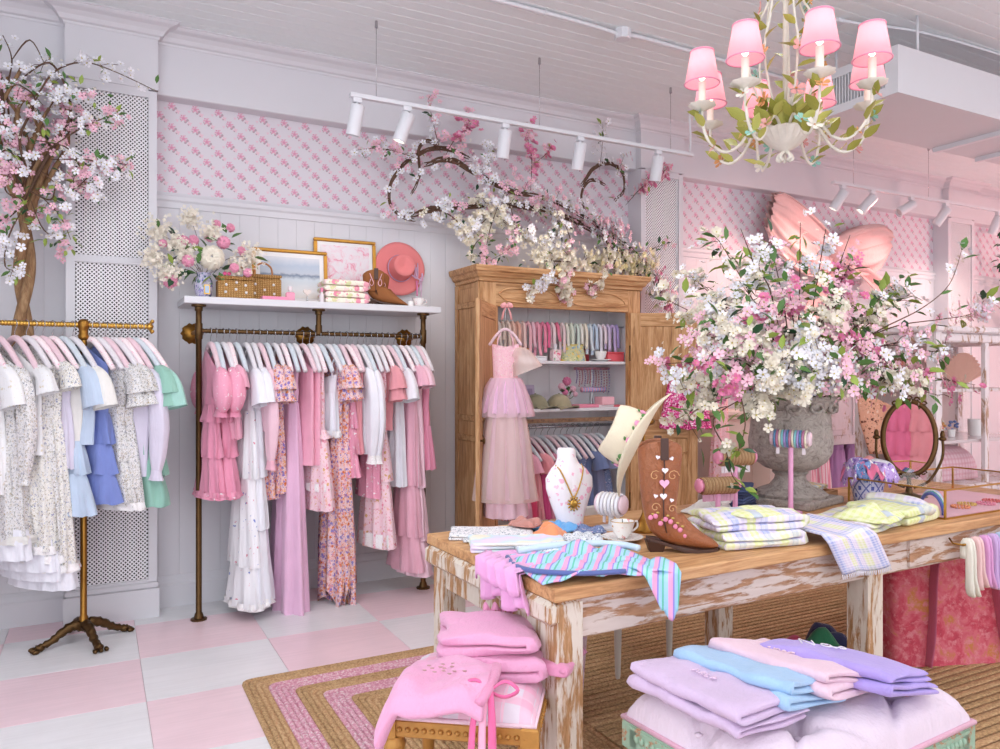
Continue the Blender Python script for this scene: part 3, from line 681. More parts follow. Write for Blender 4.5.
def box_thing(name, label, cat, lo, hi, mat, lid=None, group=None, bev=.003, lidh=.012):
    t = thing(name, label, cat, ((lo[0] + hi[0]) / 2, (lo[1] + hi[1]) / 2, lo[2]), 0, group); w, d, h = hi[0] - lo[0], hi[1] - lo[1], hi[2] - lo[2]
    MB().b2((-w / 2, -d / 2, 0), (w / 2, d / 2, h - (lidh if lid else 0)), bev=bev).build('body', mat, t)
    if lid: MB().b2((-w / 2 - .003, -d / 2 - .003, h - lidh), (w / 2 + .003, d / 2 + .003, h), bev=bev).build('lid', lid, t)
    return t
def cup(loc, label, m, trimm, s=1, saucer=True, rz=0, cat='teacup'):
    t = thing('teacup', label, cat, loc, rz)
    z0 = .012 * s if saucer else 0
    MB().lathe([(.001, z0 + .004 * s), (.02 * s, z0), (.022 * s, z0 + .004 * s), (.034 * s, z0 + .02 * s), (.042 * s, z0 + .045 * s), (.046 * s, z0 + .062 * s), (.0435 * s, z0 + .062 * s), (.039 * s, z0 + .044 * s), (.03 * s, z0 + .02 * s), (.001, z0 + .012 * s)], n=24, cap=False).build('bowl', m, t, 1)
    MB().tube(spline([(.043 * s, 0, z0 + .05 * s), (.066 * s, 0, z0 + .055 * s), (.07 * s, 0, z0 + .035 * s), (.05 * s, 0, z0 + .022 * s), (.036 * s, 0, z0 + .022 * s)], 4), .004 * s, 6).build('handle', m, t, 2)
    MB().tube([(.0448 * s * math.cos(a), .0448 * s * math.sin(a), z0 + .062 * s) for a in [2 * PI * i / 24 for i in range(25)]], .0016 * s, 5).build('gilt_rim', trimm, t, 2)
    if saucer: MB().lathe([(.001, .003 * s), (.035 * s, .0), (.05 * s, .006 * s), (.076 * s, .014 * s), (.077 * s, .017 * s), (.05 * s, .01 * s), (.001, .008 * s)], n=28, cap=False).build('saucer', m, t, 1)
    return t
CHINA = plain('white_china', '#f8f6f6', .15, var=.01); CHINAF = prints('rose_china', '#fbf8f6', ['#fbf8f6', '#e7a1a1', '#fbf8f6', '#d8a26a', '#fbf8f6'], 42, .3, rough=.15)
box_thing('gift_box', 'flat white lidded box on the upper armoire shelf', 'box', (2.55, 4.68, S1), (2.86, 4.86, S1 + .035), WHITE, WHITE)
t = thing('sunglasses_case', 'navy and pink printed soft pouch lying on white box', 'pouch', (2.72, 4.77, S1 + .035), .3)
MB().ell((0, 0, .03), (.085, .05, .03), 14, 8).build('body', prints('navy_pouch', '#5c6790', ['#e8a6b8', '#f4e5da', '#34406b', '#c9ced9'], 40, .35), t, 2); MB().tube(spline([(-.05, -.03, .05), (0, -.045, .052), (.05, -.03, .05)], 4), .004, 6).build('zip', GOLD, t, 2)
t = thing('lotion_bottle', 'small pink floral bottle standing beside the green pouch', 'bottle', (2.955, 4.72, S1))
MB().b2((-.032, -.025, 0), (.032, .025, .085), bev=.008).build('body', prints('floral_bottle', '#f6dfe2', ['#e0557f', '#ffffff', '#7fae7c', '#ef8aa6'], 48, .36), t, 1); MB().lathe([(.012, .085), (.014, .1), (.014, .12), (.008, .125)], n=12).build('cap', WHITE, t, 1)
t = thing('fabric_pouch', 'green and yellow floral gathered pouch on the upper armoire shelf', 'pouch', (3.13, 4.76, S1))
MB().grid(lambda u, v: ((.115 - .03 * u) * math.cos(2 * PI * v) * (1 + .04 * math.cos(9 * 2 * PI * v) * u), .06 * math.sin(2 * PI * v) * (1 - .5 * u) * (1 + .08 * math.cos(9 * 2 * PI * v) * u), .13 * math.sin(u * PI * .5) + .0), 8, 36, wrap=True).build('bag', prints('olive_floral', '#c9c79a', ['#e6c25c', '#8fa7b4', '#efe3b6', '#9aa76f', '#7fa3c2'], 34, .42), t, 2)
MB().tube([(.088 * math.cos(a), .034 * math.sin(a), .12) for a in [2 * PI * i / 20 for i in range(21)]], .007, 6).build('drawstring', plain('cord_yellow', '#d9c06a', .8), t, 2)
cup((3.365, 4.73, S1), 'plain white teacup with saucer on the upper armoire shelf', CHINA, CHINA, 1.05)
for i, (x, c, h, n) in enumerate(((3.27, '#c9484f', .1, 'dark red'), (3.48, '#e8616c', .075, 'coral red'))): box_thing('keepsake_tin', '%s tin box behind the white teacup' % n, 'tin', (x - .05 - .02 * i, 4.82 if i == 0 else 4.7, S1), (x + .05 + .03 * i, 4.9 if i == 0 else 4.84, S1 + h), plain('tin%d' % i, c, .4), plain('tin%d' % i, c, .4), None, .006)
# second shelf
def cap_(loc, rz, label, m):
    t = thing('baseball_cap', label, 'cap', loc, rz)
    MB().grid(lambda u, v: (.085 * math.cos(u * PI / 2) * math.cos(2 * PI * v), .1 * math.cos(u * PI / 2) * math.sin(2 * PI * v), .004 + .1 * math.sin(u * PI / 2)), 7, 24, wrap=True).build('crown', m, t, 2)
    MB().grid(lambda u, v: ((.08 + .01 * u) * math.sin((v - .5) * 2.4) * (1 + .1 * u), -(.085 * math.cos((v - .5) * 2.2) + .085 * u * math.cos((v - .5) * 2.5) ** .6), .012 - .03 * u * u * (abs(v - .5) * 2) ** 2 + .008 * u), 5, 12).build('brim', m, t, 2, solid=.005)
    MB().ell((0, 0, .105), (.008, .008, .005), 8, 4).build('button', m, t, 2)
cap_((2.81, 4.76, S2), R(30), 'olive green baseball cap tilted beside the lilac card', fabric('olive_twill', '#8f8a72')); cap_((3.0, 4.74, S2), R(20), 'sand coloured baseball cap leaning on the olive cap', fabric('sand_twill', '#a99f83'))
t = thing('greeting_card', 'lilac greeting card propped up behind the caps', 'card', (2.84, 4.93, S2)); MB().box((0, 0, .085), (.13, .003, .165), rot=Matrix.Rotation(R(-8), 4, 'X')).build('card', plain('lilac_card', '#cdbbd6', .7), t); MB().box((0, -.004, .085), (.09, .002, .11), rot=Matrix.Rotation(R(-8), 4, 'X')).build('print', plain('card_print', '#b9a3c6', .7, var=.2, scale=40), t)
t = thing('bangle', 'bright pink bangle ring leaning at the shelf end', 'bangle', (2.60, 4.86, S2)); MB().tube([(.05 * math.cos(a), 0, .056 + .05 * math.sin(a)) for a in [2 * PI * i / 24 for i in range(25)]], .006, 8).build('ring', plain('pink_resin', '#e2668f', .3), t, 2)
for i, (x0, x1, y0, h, c) in enumerate(((3.12, 3.3, 4.66, .025, '#e98ba5'), (3.2, 3.45, 4.68, .018, '#f6e9ec'), (3.33, 3.44, 4.66, .06, '#f2b9c6'), (3.45, 3.56, 4.68, .015, '#e8737f'))):
    box_thing('trinket_box', ['bright pink flat trinket box beside the flower jug', 'pale flat pink trinket tray in front of jewellery stand', 'upright blush trinket box on the pale tray', 'thin coral trinket box at the shelf end'][i], 'box', (x0, y0, S2 + (.018 if i == 2 else 0)), (x1, y0 + .1, S2 + h + (.018 if i == 2 else 0)), plain('trinket%d' % i, c, .4), None, None, .004)
# jewellery stand with hanging chains
t = thing('jewellery_stand', 'pink jewellery stand hung with beaded necklaces on the second shelf', 'jewellery stand', (3.36, 4.84, S2)); PJ = plain('pink_beads', '#e9a0b0', .35, var=.3, scale=60); PJ2 = plain('lilac_beads', '#b9a8dd', .35, var=.3, scale=60)
MB().lathe([(.07, 0), (.07, .008), (.012, .016), (.008, .03), (.008, .30)], n=16).build('post', CHROME, t, 1); m = MB(); m.tube([(-.16, 0, .29), (.16, 0, .29)], .011, 8); m.build('upper_arm', PJ, t, 2); MB().tube([(-.11, -.02, .13), (.11, -.02, .13)], .02, 8).build('lower_arm', stripes('bead_stripe', '#e8a9c0', [(0, 40, .5, '#9fb2de', 1, 0)]), t, 2)
for i in range(13):
    x = -.15 + i * .025; L = random.uniform(.1, .2); m = MB()
    for j in range(9):
        u = j / 8; m.ell((x + .008 * math.sin(u * PI), -.012, .285 - L * u), (.0055, .0055, .0075), 6, 4)
    m.build('bead_strand', PJ if i % 3 else PJ2, t, 2)
# dresses on the lower rail
AH = [fabric('stripe_hanger_a', '#ead2d6', .03), fabric('stripe_hanger_b', '#c7bccb', .03), fabric('stripe_hanger_c', '#e7e0dc', .03)]
for i in range(15):
    x = 2.60 + i * .056; k = (0, 2, 1)[i % 3]
    hanger((x, AY0 + .2, 1.015), R(-62), (0, 2, 3)[i % 3], ('pale pink padded hanger inside the armoire', 'white padded hanger inside the armoire', 'pale blue padded hanger inside the armoire')[i % 3], ('pink armoire hangers', 'white armoire hangers', 'blue armoire hangers')[i % 3])
AG = [(0, FLOR, 'orange floral children\'s dress inside the armoire'), (1, PINK, 'plain pink children\'s dress inside the armoire'), (2, REDP, 'raspberry children\'s dress inside the armoire'), (3, CORAL, 'coral children\'s dress inside the armoire'), (4, MAG, 'magenta children\'s dress inside the armoire'), (5, HOT, 'bright pink children\'s dress in the middle of the armoire rail'), (6, PALEP, 'pale pink children\'s dress inside the armoire'),
      (8, PBLUE, 'pale blue children\'s dress inside the armoire'), (10, BLUEF, 'navy flower print children\'s dress inside the armoire'), (11, fabric('denim_cotton', '#6f7da8'), 'denim blue children\'s dress inside the armoire'), (13, fabric('slate_cotton', '#8488ab'), 'slate violet children\'s dress inside the armoire'), (14, BLUEF, 'navy flower print children\'s dress at the armoire rail end')]
for i, mt, lb in AG: dress((2.60 + i * .056, AY0 + .2, 1.015), R(-62), lb, None, L=.66, waist=.34, ws=.13, ww=.1, wh=.13, th=.035, m=mt, slv='cap' if i % 2 else None)
# pink tulle dress on the left door
t = thing('tulle_dress', 'pink tulle party dress with ruffled peplum hung on the left armoire door', 'dress', (2.235, 4.15, 1.74), R(-28))
TUL = sheer('pink_tulle', '#fdd9e6', .5); TULP = sheer('peach_tulle', '#fde4dc', .42); SEQP = prints('sequin_lace', '#f6c3d0', ['#fbe3e6', '#e9a3b6', '#f7d5cf'], 90, .35)
bodice(-.40, .085, .075, SEQP, t, 'bodice', (.02, .05), top=-.17)
for sg in (1, -1): MB().tube([(sg * .05, -.02, -.17), (sg * .045, -.01, -.12), (sg * .03, 0, -.085)], .005, 5).build('strap', SEQP, t, 2)
tier(-.37, -.58, .085, .15, .055, .10, LILP, t, 'peplum', 12, (.008, .022), 3); tier(-.36, -.6, .09, .175, .06, .11, TUL, t, 'peplum_tulle', 14, (.008, .024), 4)
tier(-.55, -1.22, .09, .13, .06, .09, PALEP, t, 'underskirt', 9, (.008, .02), 5); tier(-.56, -1.1, .11, .175, .08, .12, TUL, t, 'tulle_layer', 13, (.01, .03), 6); tier(-.57, -1.12, .115, .19, .085, .13, TULP, t, 'tulle_layer', 9, (.01, .03), 7)
flute([(.05, -.02, -.2), (.10, -.04, -.23), (.14, -.05, -.32)], [.02, .06, .09], TULP, t, 'shoulder_ruffle', 9, .15, .8)
hg = thing('velvet_hanger', 'blush velvet hanger hooked over the left armoire door', 'hanger', (2.235, 4.15, 1.74), R(-28))
MB().tube(spline([(-.10, 0, -.16), (-.05, 0, -.09), (0, 0, -.06), (.05, 0, -.09), (.10, 0, -.16)], 4), [.009] * 17, 8).build('arm', HM[0], hg, 2); MB().tube([(0, 0, -.06), (0, 0, .05), (.008, .012, .08), (.01, .03, .1), (.01, .05, .1)], .003, 6).build('hook', CHROME, hg, 2)
bw = thing('satin_bow', 'small pink satin bow tied on the dress hanger', 'bow', (2.25, 4.16, 1.8), R(-28)); bmt = fabric('satin_rose', '#f0a9ac', .03, rough=.4)
for sg in (1, -1): MB().ell((sg * .02, 0, .03), (.022, .012, .016), 10, 6, rot=Matrix.Rotation(R(35 * sg), 4, 'Y')).build('loop', bmt, bw, 2); MB().tube([(sg * .006, 0, .02), (sg * .02, -.01, -.01), (sg * .03, -.012, -.06)], [.006, .011, .013], 6, flat=.3).build('tail', bmt, bw, 2)
MB().ell((0, -.004, .024), (.01, .01, .011), 8, 6).build('knot', bmt, bw, 2)
# sequin skirt on the right door
t = thing('sequin_skirt', 'hot pink sequinned skirt hanging on the right armoire door', 'skirt', (3.86, 4.355, 1.33), R(-28))
k = NT('pink_sequins', .25, .35); v_ = k.co(); vo = k.n('ShaderNodeTexVoronoi'); vo.inputs['Scale'].default_value = 95; k.l(v_, vo.inputs['Vector']); sp = k.n('ShaderNodeSeparateColor'); k.l(vo.outputs['Color'], sp.inputs[0])
k.base(k.ramp(sp.outputs[0], [(0, '#b8296f'), (.3, '#e0559b'), (.55, '#f28fc0'), (.8, '#fbd9e8'), (.9, '#c93a80')], 'CONSTANT')); k.bump(vo.outputs['Distance'], .6, .01); SEQ = k.m
tier(-.04, -.33, .135, .19, .04, .055, SEQ, t, 'skirt', 7, (.004, .014), 2); tier(0, -.045, .13, .135, .037, .04, SEQ, t, 'waistband', 5, (.001, .002), 2)
MB().tube(spline([(-.13, 0, -.01), (-.06, 0, .05), (0, 0, .06), (.06, 0, .05), (.13, 0, -.01)], 4), .006, 6).build('hanging_loop', fabric('pink_cord', '#e884ad'), t, 2)
# ---------------------------------------------------------------- cloth helpers
def fold_mb(L, W, H, n=2, seed=0, warp=.012, ny=14, sag=0, mb=None, taper=0):
    """a folded garment: a thick sheet zigzagging n times, folds along y"""
    t = H / n; g = mb or MB(); path = []
    for i in range(n):
        z = t * (i + .5); d = 1 if i % 2 == 0 else -1
        ins = .012 * (i % 2)
        for k in range(9): path.append((d * (-L / 2 + L * k / 8) * (1 - ins), z))
        if i < n - 1:
            for a in (-45, 0, 45): path.append((d * (L / 2 * (1 - ins) + t * .5 * math.cos(R(a))), z + t * .5 + t * .5 * math.sin(R(a))))
    K = len(path); loop = []
    def off(i, s):
        a = Vector(path[max(i - 1, 0)]); b = Vector(path[min(i + 1, K - 1)]); d = (b - a).normalized()
        return (path[i][0] - d.y * s, path[i][1] + d.x * s)
    h = t * .47
    sg = 1 if n % 2 else -1; cap_ = lambda c, s: [(c[0] + s * h * math.cos(q), c[1] + h * math.sin(q) * k_) for q, k_ in ((R(55), 1), (0, 1), (R(-55), 1))]
    e1 = cap_(path[-1], sg); e1 = e1 if sg > 0 else e1[::-1]; e0 = cap_(path[0], -1)[::-1]
    loop = [off(i, h) for i in range(K)] + e1 + [off(i, -h) for i in range(K - 1, -1, -1)] + e0
    M = len(loop); vs = []; inner = [-.8 + 1.6 * q / (ny - 8) for q in range(ny - 7)]; YS = [-1, -.99, -.965, -.92] + inner + [.92, .965, .99, 1]; ny = len(YS) - 1
    for j in range(ny + 1):
        y = YS[j]; e = math.sqrt(max(0, 1 - (max(0, abs(y) - .86) / .14) ** 2))
        for (px, pz) in loop:
            zc = round((pz - t * .5) / t) * t + t * .5
            zz = lerp(zc, pz, .4 + .6 * e)
            wx = warp * nz(px * 6, y * 2 + seed, pz * 9); wy = warp * nz(px * 5 + 7, seed, pz * 20)
            z = max(zz + warp * .55 * nz(px * 7, y * 2.4, seed + pz * 8) * (pz / H), .001) + sag * (px / L) ** 2 + .16 * H * (pz / H) * (1 - min(1, (2 * px / L) ** 2)) * (1 - y * y)
            vs.append((px + wx, (y * W / 2) * (1 - taper * (px / L + .5)) + wy, z))
    fs = [(j * M + i, j * M + (i + 1) % M, (j + 1) * M + (i + 1) % M, (j + 1) * M + i) for j in range(ny) for i in range(M)]
    for b0, fl in ((0, True), (ny * M, False)):
        top = list(range(K)); bot = [K + 3 + (K - 1 - i) for i in range(K)]
        qs = [(b0 + top[i], b0 + top[i + 1], b0 + bot[i + 1], b0 + bot[i]) for i in range(K - 1)] + [(b0 + K - 1, b0 + K, b0 + K + 1, b0 + K + 2, b0 + K + 3), (b0 + 2 * K + 2, b0 + 2 * K + 3, b0 + 2 * K + 4, b0 + 2 * K + 5, b0)]
        fs += [q[::-1] if fl else q for q in qs]
    return g.add(vs, fs)
def sheet(fn, nu, nv, name, mat, par, th=.004, sub=0, uv=None):
    g = MB().grid(fn, nu, nv)
    if uv: g.uv = [(j / nv * uv[0], i / nu * uv[1]) for i in range(nu + 1) for j in range(nv + 1)]
    return g.build(name, mat, par, 2, solid=th, sub=sub)
def crumple(name, mat, par, c, sx, sy, h, seed, rz=0, f=7, th=.006, nu=26, nv=26, base=.004, round_=.5):
    """a loosely heaped cloth lying on a surface"""
    cs, sn = math.cos(rz), math.sin(rz)
    def fn(u, v):
        a, b = u * 2 - 1, v * 2 - 1; rr = max(abs(a), abs(b))
        e = 1 - .12 * (nz(a * 2 + seed, b * 2)) - round_ * .25 * (a * a * b * b)
        x, y = a * sx * e, b * sy * e
        r = abs(nz(x * f + seed, y * f, seed)) * 1.6 + .35 * abs(nz(x * f * 2.3, y * f * 2.3, seed + 3))
        z = base + h * min(1, r) * (1 - rr ** 3) + .002
        return (c[0] + x * cs - y * sn, c[1] + x * sn + y * cs, c[2] + z)
    return sheet(fn, nu, nv, name, mat, par, th)
# ---------------------------------------------------------------- long worn table
TOPC = ['#94653f', '#c39061', '#d8aa7a']
TOPW = wood('table_top_wood', TOPC, (1.1, 13, 13), .5); TOPE = wood('table_end_wood', ['#7d5334', '#a3754b', '#bb8d60'], (9, 9, 9), .6)
CHIP_H = chippy('chippy_white_long', ('#e0d2cc', '#cbb8b0'), ('#94694b', '#b98c6c'), (2.2, 15, 15), .485); CHIP_V = chippy('chippy_white_upright', ('#e6dcd2', '#d2c3b4'), ('#9a7048', '#c0936a'), (15, 15, 2.4), .485)
tb = thing('display_table', 'long rustic wooden display table with chipped white legs and apron', 'table', (1.165, 1.862, 0), R(1.6))
TL, TD = 3.15, .9
def TB(name, lo, hi, mat, bev=.004): return MB().b2(lo, hi, bev=bev).build(name, mat, tb)
for i in range(4): TB('top_plank', (0, i * .225 + .0008, .74), (TL, (i + 1) * .225 - .0008, .78), TOPW)
for x in (.02, 1.45, TL - .12):
    for y in (.02, TD - .11): TB('leg', (x, y, 0), (x + .092, y + .09, .738), CHIP_V, .012)
for x0, x1 in ((.112, 1.45), (1.542, TL - .12)):
    TB('apron', (x0, .035, .612), (x1, .062, .739), CHIP_H); TB('apron', (x0, TD - .06, .612), (x1, TD - .034, .739), CHIP_H)
TB('end_board', (-.012, .01, .667), (.02, TD - .01, .739), CHIP_V, .014); TB('end_board', (.03, .09, .585), (.055, TD - .09, .664), CHIP_V)
TB('drawer_front', (1.72, .022, .622), (2.6, .036, .732), CHIP_H, .006)
ZT = .78
# --- left group of clothes
t = thing('folded_blouse', 'grey flower print top folded flat on the far table corner', 'folded top', (1.335, 2.60, ZT), R(-28))
fold_mb(.30, .17, .022, 2, 3).build('body', prints('grey_ditsy', '#eeecee', ['#9aa0ad', '#c5c3ca', '#7f8a9a', '#d9c7cf'], 70, .36), t, 2); crumple('sleeve', MATS['grey_ditsy'], t, (.02, -.1, .0), .12, .035, .02, 4, f=12, nu=12, nv=8)
t = thing('folded_blouse', 'pastel tie dye top folded flat with cream trim on the table', 'folded top', (1.34, 2.40, ZT), R(-24))
k = NT('pastel_tie_dye', .8); k.base(k.ramp(k.noise(k.co(), 7, 2), [(.3, '#f6d5e4'), (.42, '#e6dcf4'), (.52, '#d5e8f2'), (.62, '#f6efd8'), (.75, '#f7d9dd')])); k.bump(k.noise(k.co(), 30, 2), .3, .01)
fold_mb(.33, .2, .024, 2, 9).build('body', k.m, t, 2); crumple('sleeve', k.m, t, (-.05, .1, 0), .1, .05, .02, 14, f=10, nu=12, nv=10); MB().tube(spline([(-.16, -.09, .028), (0, -.1, .03), (.16, -.09, .028)], 4), .006, 6).build('trim', CREAM, t, 2)
t = thing('folded_blouse', 'slate and white speckled blouse folded in front of tie dye top', 'folded top', (1.40, 2.235, ZT), R(-18)); SPK = prints('slate_speckle', '#eceef2', ['#6f7f98', '#aab2c2', '#d5d9e2', '#56667f'], 95, .38)
fold_mb(.26, .1, .024, 2, 21).build('body', SPK, t, 2); crumple('collar', SPK, t, (.05, .05, .0), .09, .04, .03, 8, f=12, nu=12, nv=10)
for i, (x, y, sx, sy, h, mt, lb) in enumerate(((1.62, 2.56, .1, .06, .05, fabric('bright_blue_knit', '#6fb1ea'), 'bright blue swimsuit heaped beside necklace bust'), (1.52, 2.47, .07, .06, .05, fabric('orange_knit', '#f59a6a'), 'orange swimsuit bundled beside the blue swimsuit'),
                                        (1.60, 2.37, .085, .065, .055, SPK, 'speckled navy headband bundle beside the teacup'), (1.49, 2.60, .06, .05, .045, fabric('rust_knit', '#c98a80'), 'dusty rose bikini top heaped on the grey top'), (1.70, 2.47, .06, .05, .045, BLUEF, 'navy flower print scrunchie lying below the bust'))):
    t = thing('swimwear', lb, 'swimwear', (x, y, ZT + (.024 if i == 3 else 0)), i * .7); crumple('cloth', mt, t, (0, 0, 0), sx, sy, h, i * 5 + 1, f=14, nu=22, nv=20); MB().tube(spline([(-sx * .8, 0, .012), (-sx, sy * .7, .01), (-sx * .2, sy * 1.1, .01), (sx * .5, sy, .012)], 4), .004, 6).build('tie', mt, t, 2)
def edge_drop(x, y, d): return x, y
# pink ruffled top hanging over the table end
t = thing('ruffled_top', 'orchid pink ruffled top draped over the table end', 'top', (1.165, 2.14, ZT), R(1.6)); OR = fabric('orchid_gauze', '#eeaede')
def rf(u, v):
    d = lerp(.17, -.115, u); rip = .022 * math.sin(v * 26 + 2 * nz(u * 2, v * 3)) * (.4 + u); w = (v - .5) * lerp(.2, .3, u)
    x = d if d > 0 else -.02 - .008 * abs(rip) * 30 * .1; z = .014 + abs(rip) * .55 if d > 0 else .014 + d
    return (x + (rip * .5 if d <= 0 else 0) - (.012 if d <= 0 else 0), w + .02 * math.sin(u * 5), z + (.015 * math.sin(v * 13) if u > .85 else 0))
sheet(rf, 20, 44, 'body', OR, t, .004)
def rf2(u, v):
    a = rf(.55 + .25 * u, v); return (a[0] - .016, a[1] * 1.04, a[2] + .012 * math.sin(v * 30) * u + .01 * (1 - u))
sheet(rf2, 5, 44, 'ruffle', OR, t, .003)
# striped shorts draped over the front corner
STR = stripes('pastel_stripe', '#a9d5ee', [(0, 22, .3, '#efa9cf', 1, 0), (0, 22, .12, '#6fc4ad', 1, .4), (0, 22, .1, '#9e8fdc', 1, .7)], rot=(0, 0, R(35)))
t = thing('striped_shorts', 'pastel striped drawstring shorts draped over the table front edge', 'shorts', (1.38, 2.04, ZT), R(-8))
def ss(u, v, off=0):
    x = (u - .5) * .44; y = lerp(.15, -.19, v) + .02 * math.sin(u * 5)
    n = abs(nz(x * 9 + 3 + off, y * 9, 2)) * .05 * (1 - abs(2 * u - 1) ** 4) + .016
    return (x, y, n + off)
sheet(lambda u, v: ss(u, v), 28, 22, 'body', STR, t, .006)
def leg_drop(u, v):
    x = lerp(.06, .24, v) + (.12 - .0 * v) * u * (1 - v) * 1.0 - .02 * u; s = u * .24
    y = -.15 - .02 * v + .0 if s > .06 else -.1 - s
    z = .03 + .006 * math.sin(v * 9) - max(0, s - .085) * (1.0 - .35 * abs(v - .62))
    return (x, (-.10 - min(s, .1)) - .004 * math.sin(v * 12) - (.012 if s > .1 else 0), max(z, -.22))
sheet(leg_drop, 18, 18, 'leg_panel', STR, t, .006)
MB().tube(spline([(-.16, .16, .03), (-.05, .175, .035), (.1, .165, .035), (.21, .13, .03), (.24, .06, .03)], 5), [.012] * 21, 8).build('waistband', fabric('ice_knit', '#d3e6f4'), t, 2)
MB().tube(spline([(-.22, .1, .03), (-.23, 0, .025), (-.2, -.1, .03), (-.08, -.17, .03), (.05, -.19, .03)], 5), .008, 6).build('binding', fabric('navy_binding', '#5d6aa6'), t, 2)
# necklace bust
t = thing('necklace_bust', 'pink and white printed necklace display bust on the table', 'display bust', (1.70, 2.60, ZT), R(-6))
BUST = prints('bust_print', '#f5eef4', ['#f2b6d0', '#f5eef4', '#f0c7da', '#f5eef4'], 24, .34, rough=.5)
g = MB(); prof = [(0, .055, .03, 0), (.04, .062, .03, .004), (.10, .085, .032, .008), (.16, .105, .036, .008), (.20, .105, .036, .012), (.235, .08, .036, .02), (.255, .052, .036, .028), (.28, .04, .034, .034), (.305, .04, .033, .038), (.318, .034, .028, .04), (.32, .004, .004, .04)]
def bf(u, v):
    i = u * (len(prof) - 1); a = int(min(i, len(prof) - 2)); f = i - a; z, w, d, y = [lerp(prof[a][k], prof[a + 1][k], f) for k in range(4)]
    q = 2 * PI * v; return (w * math.cos(q), y + d * math.sin(q), z)
g.grid(bf, 40, 32, wrap=True).build('bust', BUST, t, 2)
nk = thing('pendant_necklace', 'gold chain necklace with sunburst pendant on the printed bust', 'necklace', (1.70, 2.60, ZT), R(-6)); m = MB()
def bs(x, z):
    i = 0
    for a, b in zip(prof, prof[1:]):
        if a[0] <= z <= b[0]:
            f = (z - a[0]) / (b[0] - a[0]); w, d, y = [lerp(a[k], b[k], f) for k in (1, 2, 3)]; return y - d * math.sqrt(max(0, 1 - min(1, (x / w) ** 2)))
    return 0
for k in range(60):
    u = k / 59 * 2 - 1; x = u * .075 * (1 - .0); z = .12 + .13 * abs(u) ** 1.1
    x = .058 * math.copysign(abs(u) ** .95, u); m.ell((x, bs(x, z) - .004, z), (.0034, .0034, .0046), 6, 4)
m.build('chain', GOLD, nk, 2); m = MB(); yy = bs(0, .1) - .008
m.ell((0, yy, .1), (.018, .005, .018), 14, 6)
for i in range(12): a = 2 * PI * i / 12; m.ell((.024 * math.cos(a), yy, .1 + .024 * math.sin(a)), (.008, .003, .004), 6, 4, rot=Matrix.Rotation(-a, 4, 'Y'))
m.build('pendant', GOLD, nk, 2)
# bar displays for bracelets
def tbar(loc, rz, label, post, bar_h, bl, br, capm, rolls, rollm, nrings, sub=None):
    t = thing('bracelet_stand', label, 'bracelet stand', loc, rz)
    MB().lathe([(.05, 0), (.05, .01), (.014, .014), (.011, .03), (.011, bar_h - br)], n=16).build('post', post, t, 1)
    m = MB(); m.tube([(-bl / 2, 0, bar_h), (bl / 2, 0, bar_h)], br * .8, 14); m.build('bar', capm, t, 1)
    for e in (-1, 1): m = MB(); m.tube([(e * bl / 2, 0, bar_h), (e * (bl / 2 + .006), 0, bar_h), (e * (bl / 2 + .012), 0, bar_h)], [br * .9, br * .92, br * .75], 16); m.build('end_cap', capm, t, 1)
    for i in range(nrings):
        x = -bl / 2 + .01 + (bl - .02) * i / (nrings - 1); g = MB(); wq = random.uniform(-.06, .06)
        g.tube([(x + wq * .02 * math.sin(2 * PI * j / 14), br * 1.02 * math.cos(2 * PI * j / 14), bar_h + br * 1.02 * math.sin(2 * PI * j / 14) - .002) for j in range(15)], (bl - .02) / nrings * .52, 6, cap=False)
        b = g.build('bracelet', rollm[i % len(rollm)], t, 2)
    if sub:
        for i in range(sub[0]): x = -bl / 2 + .02 + (bl - .04) * i / (sub[0] - 1); MB().box((x, -.002, bar_h - br - .02), (.014, .004, .03), rz=random.uniform(-.4, .4)).build('price_tag', sub[1], t)
    return t
PPOST = plain('orchid_paint', '#efa9d2', .35, var=.03); PCAP = plain('pink_cap', '#f39bbb', .4, var=.03); CORD = plain('tan_cord', '#b98f67', .8, var=.15, scale=60); CORD2 = plain('sand_cord', '#cfa980', .8, var=.15, scale=60)
TAGM = plain('tag_white', '#f1e6ee', .6)
tbar((2.335, 2.43, ZT), R(-14), 'low pink bracelet stand rolled with tan cord bracelets', PPOST, .15, .17, .033, PCAP, 0, [CORD, CORD2], 20, (9, plain('mauve_tag', '#d9a3bd', .6)))
tbar((2.505, 2.50, ZT), R(-12), 'pink bracelet stand with tan cord bracelets and white tags', PPOST, .255, .17, .034, PCAP, 0, [CORD2, CORD], 20, (9, TAGM))
tbar((2.74, 2.40, ZT), R(-58), 'tall pink bracelet stand wound with blue beaded bracelets', PPOST, .335, .15, .036, plain('pale_cap', '#f6d9e6', .4), 0, [plain('blue_beads', '#74aee0', .3, var=.3, scale=90), plain('pink_bead', '#ee9cc6', .3, var=.3, scale=90), plain('cream_bead', '#f3e9d4', .3), plain('aqua_bead', '#8fd3da', .3), plain('lilac_bead', '#b9a3e2', .3)], 13, (3, TAGM))
tbar((1.83, 2.50, ZT), R(-62), 'white bracelet stand wrapped in white lace scrunchies beside bust', WHITE, .1, .1, .042, plain('blush_cap', '#f4d5e0', .5), 0, [LACE, WHC], 6, (3, TAGM))
cup((1.735, 2.30, ZT), 'white china teacup candle painted with roses on its saucer', CHINAF, GOLD, 1.0, True, R(0))
t = thing('tea_candle', 'white wax with wick inside the rose teacup', 'candle', (1.735, 2.30, ZT + .05)); MB().lathe([(.001, .01), (.039, .01), (.039, .013), (.001, .014)], n=20).build('wax', CREAM, t, 1); MB().tube([(0, 0, .012), (0, .001, .03)], .0015, 5).build('wick', DARK, t, 2)
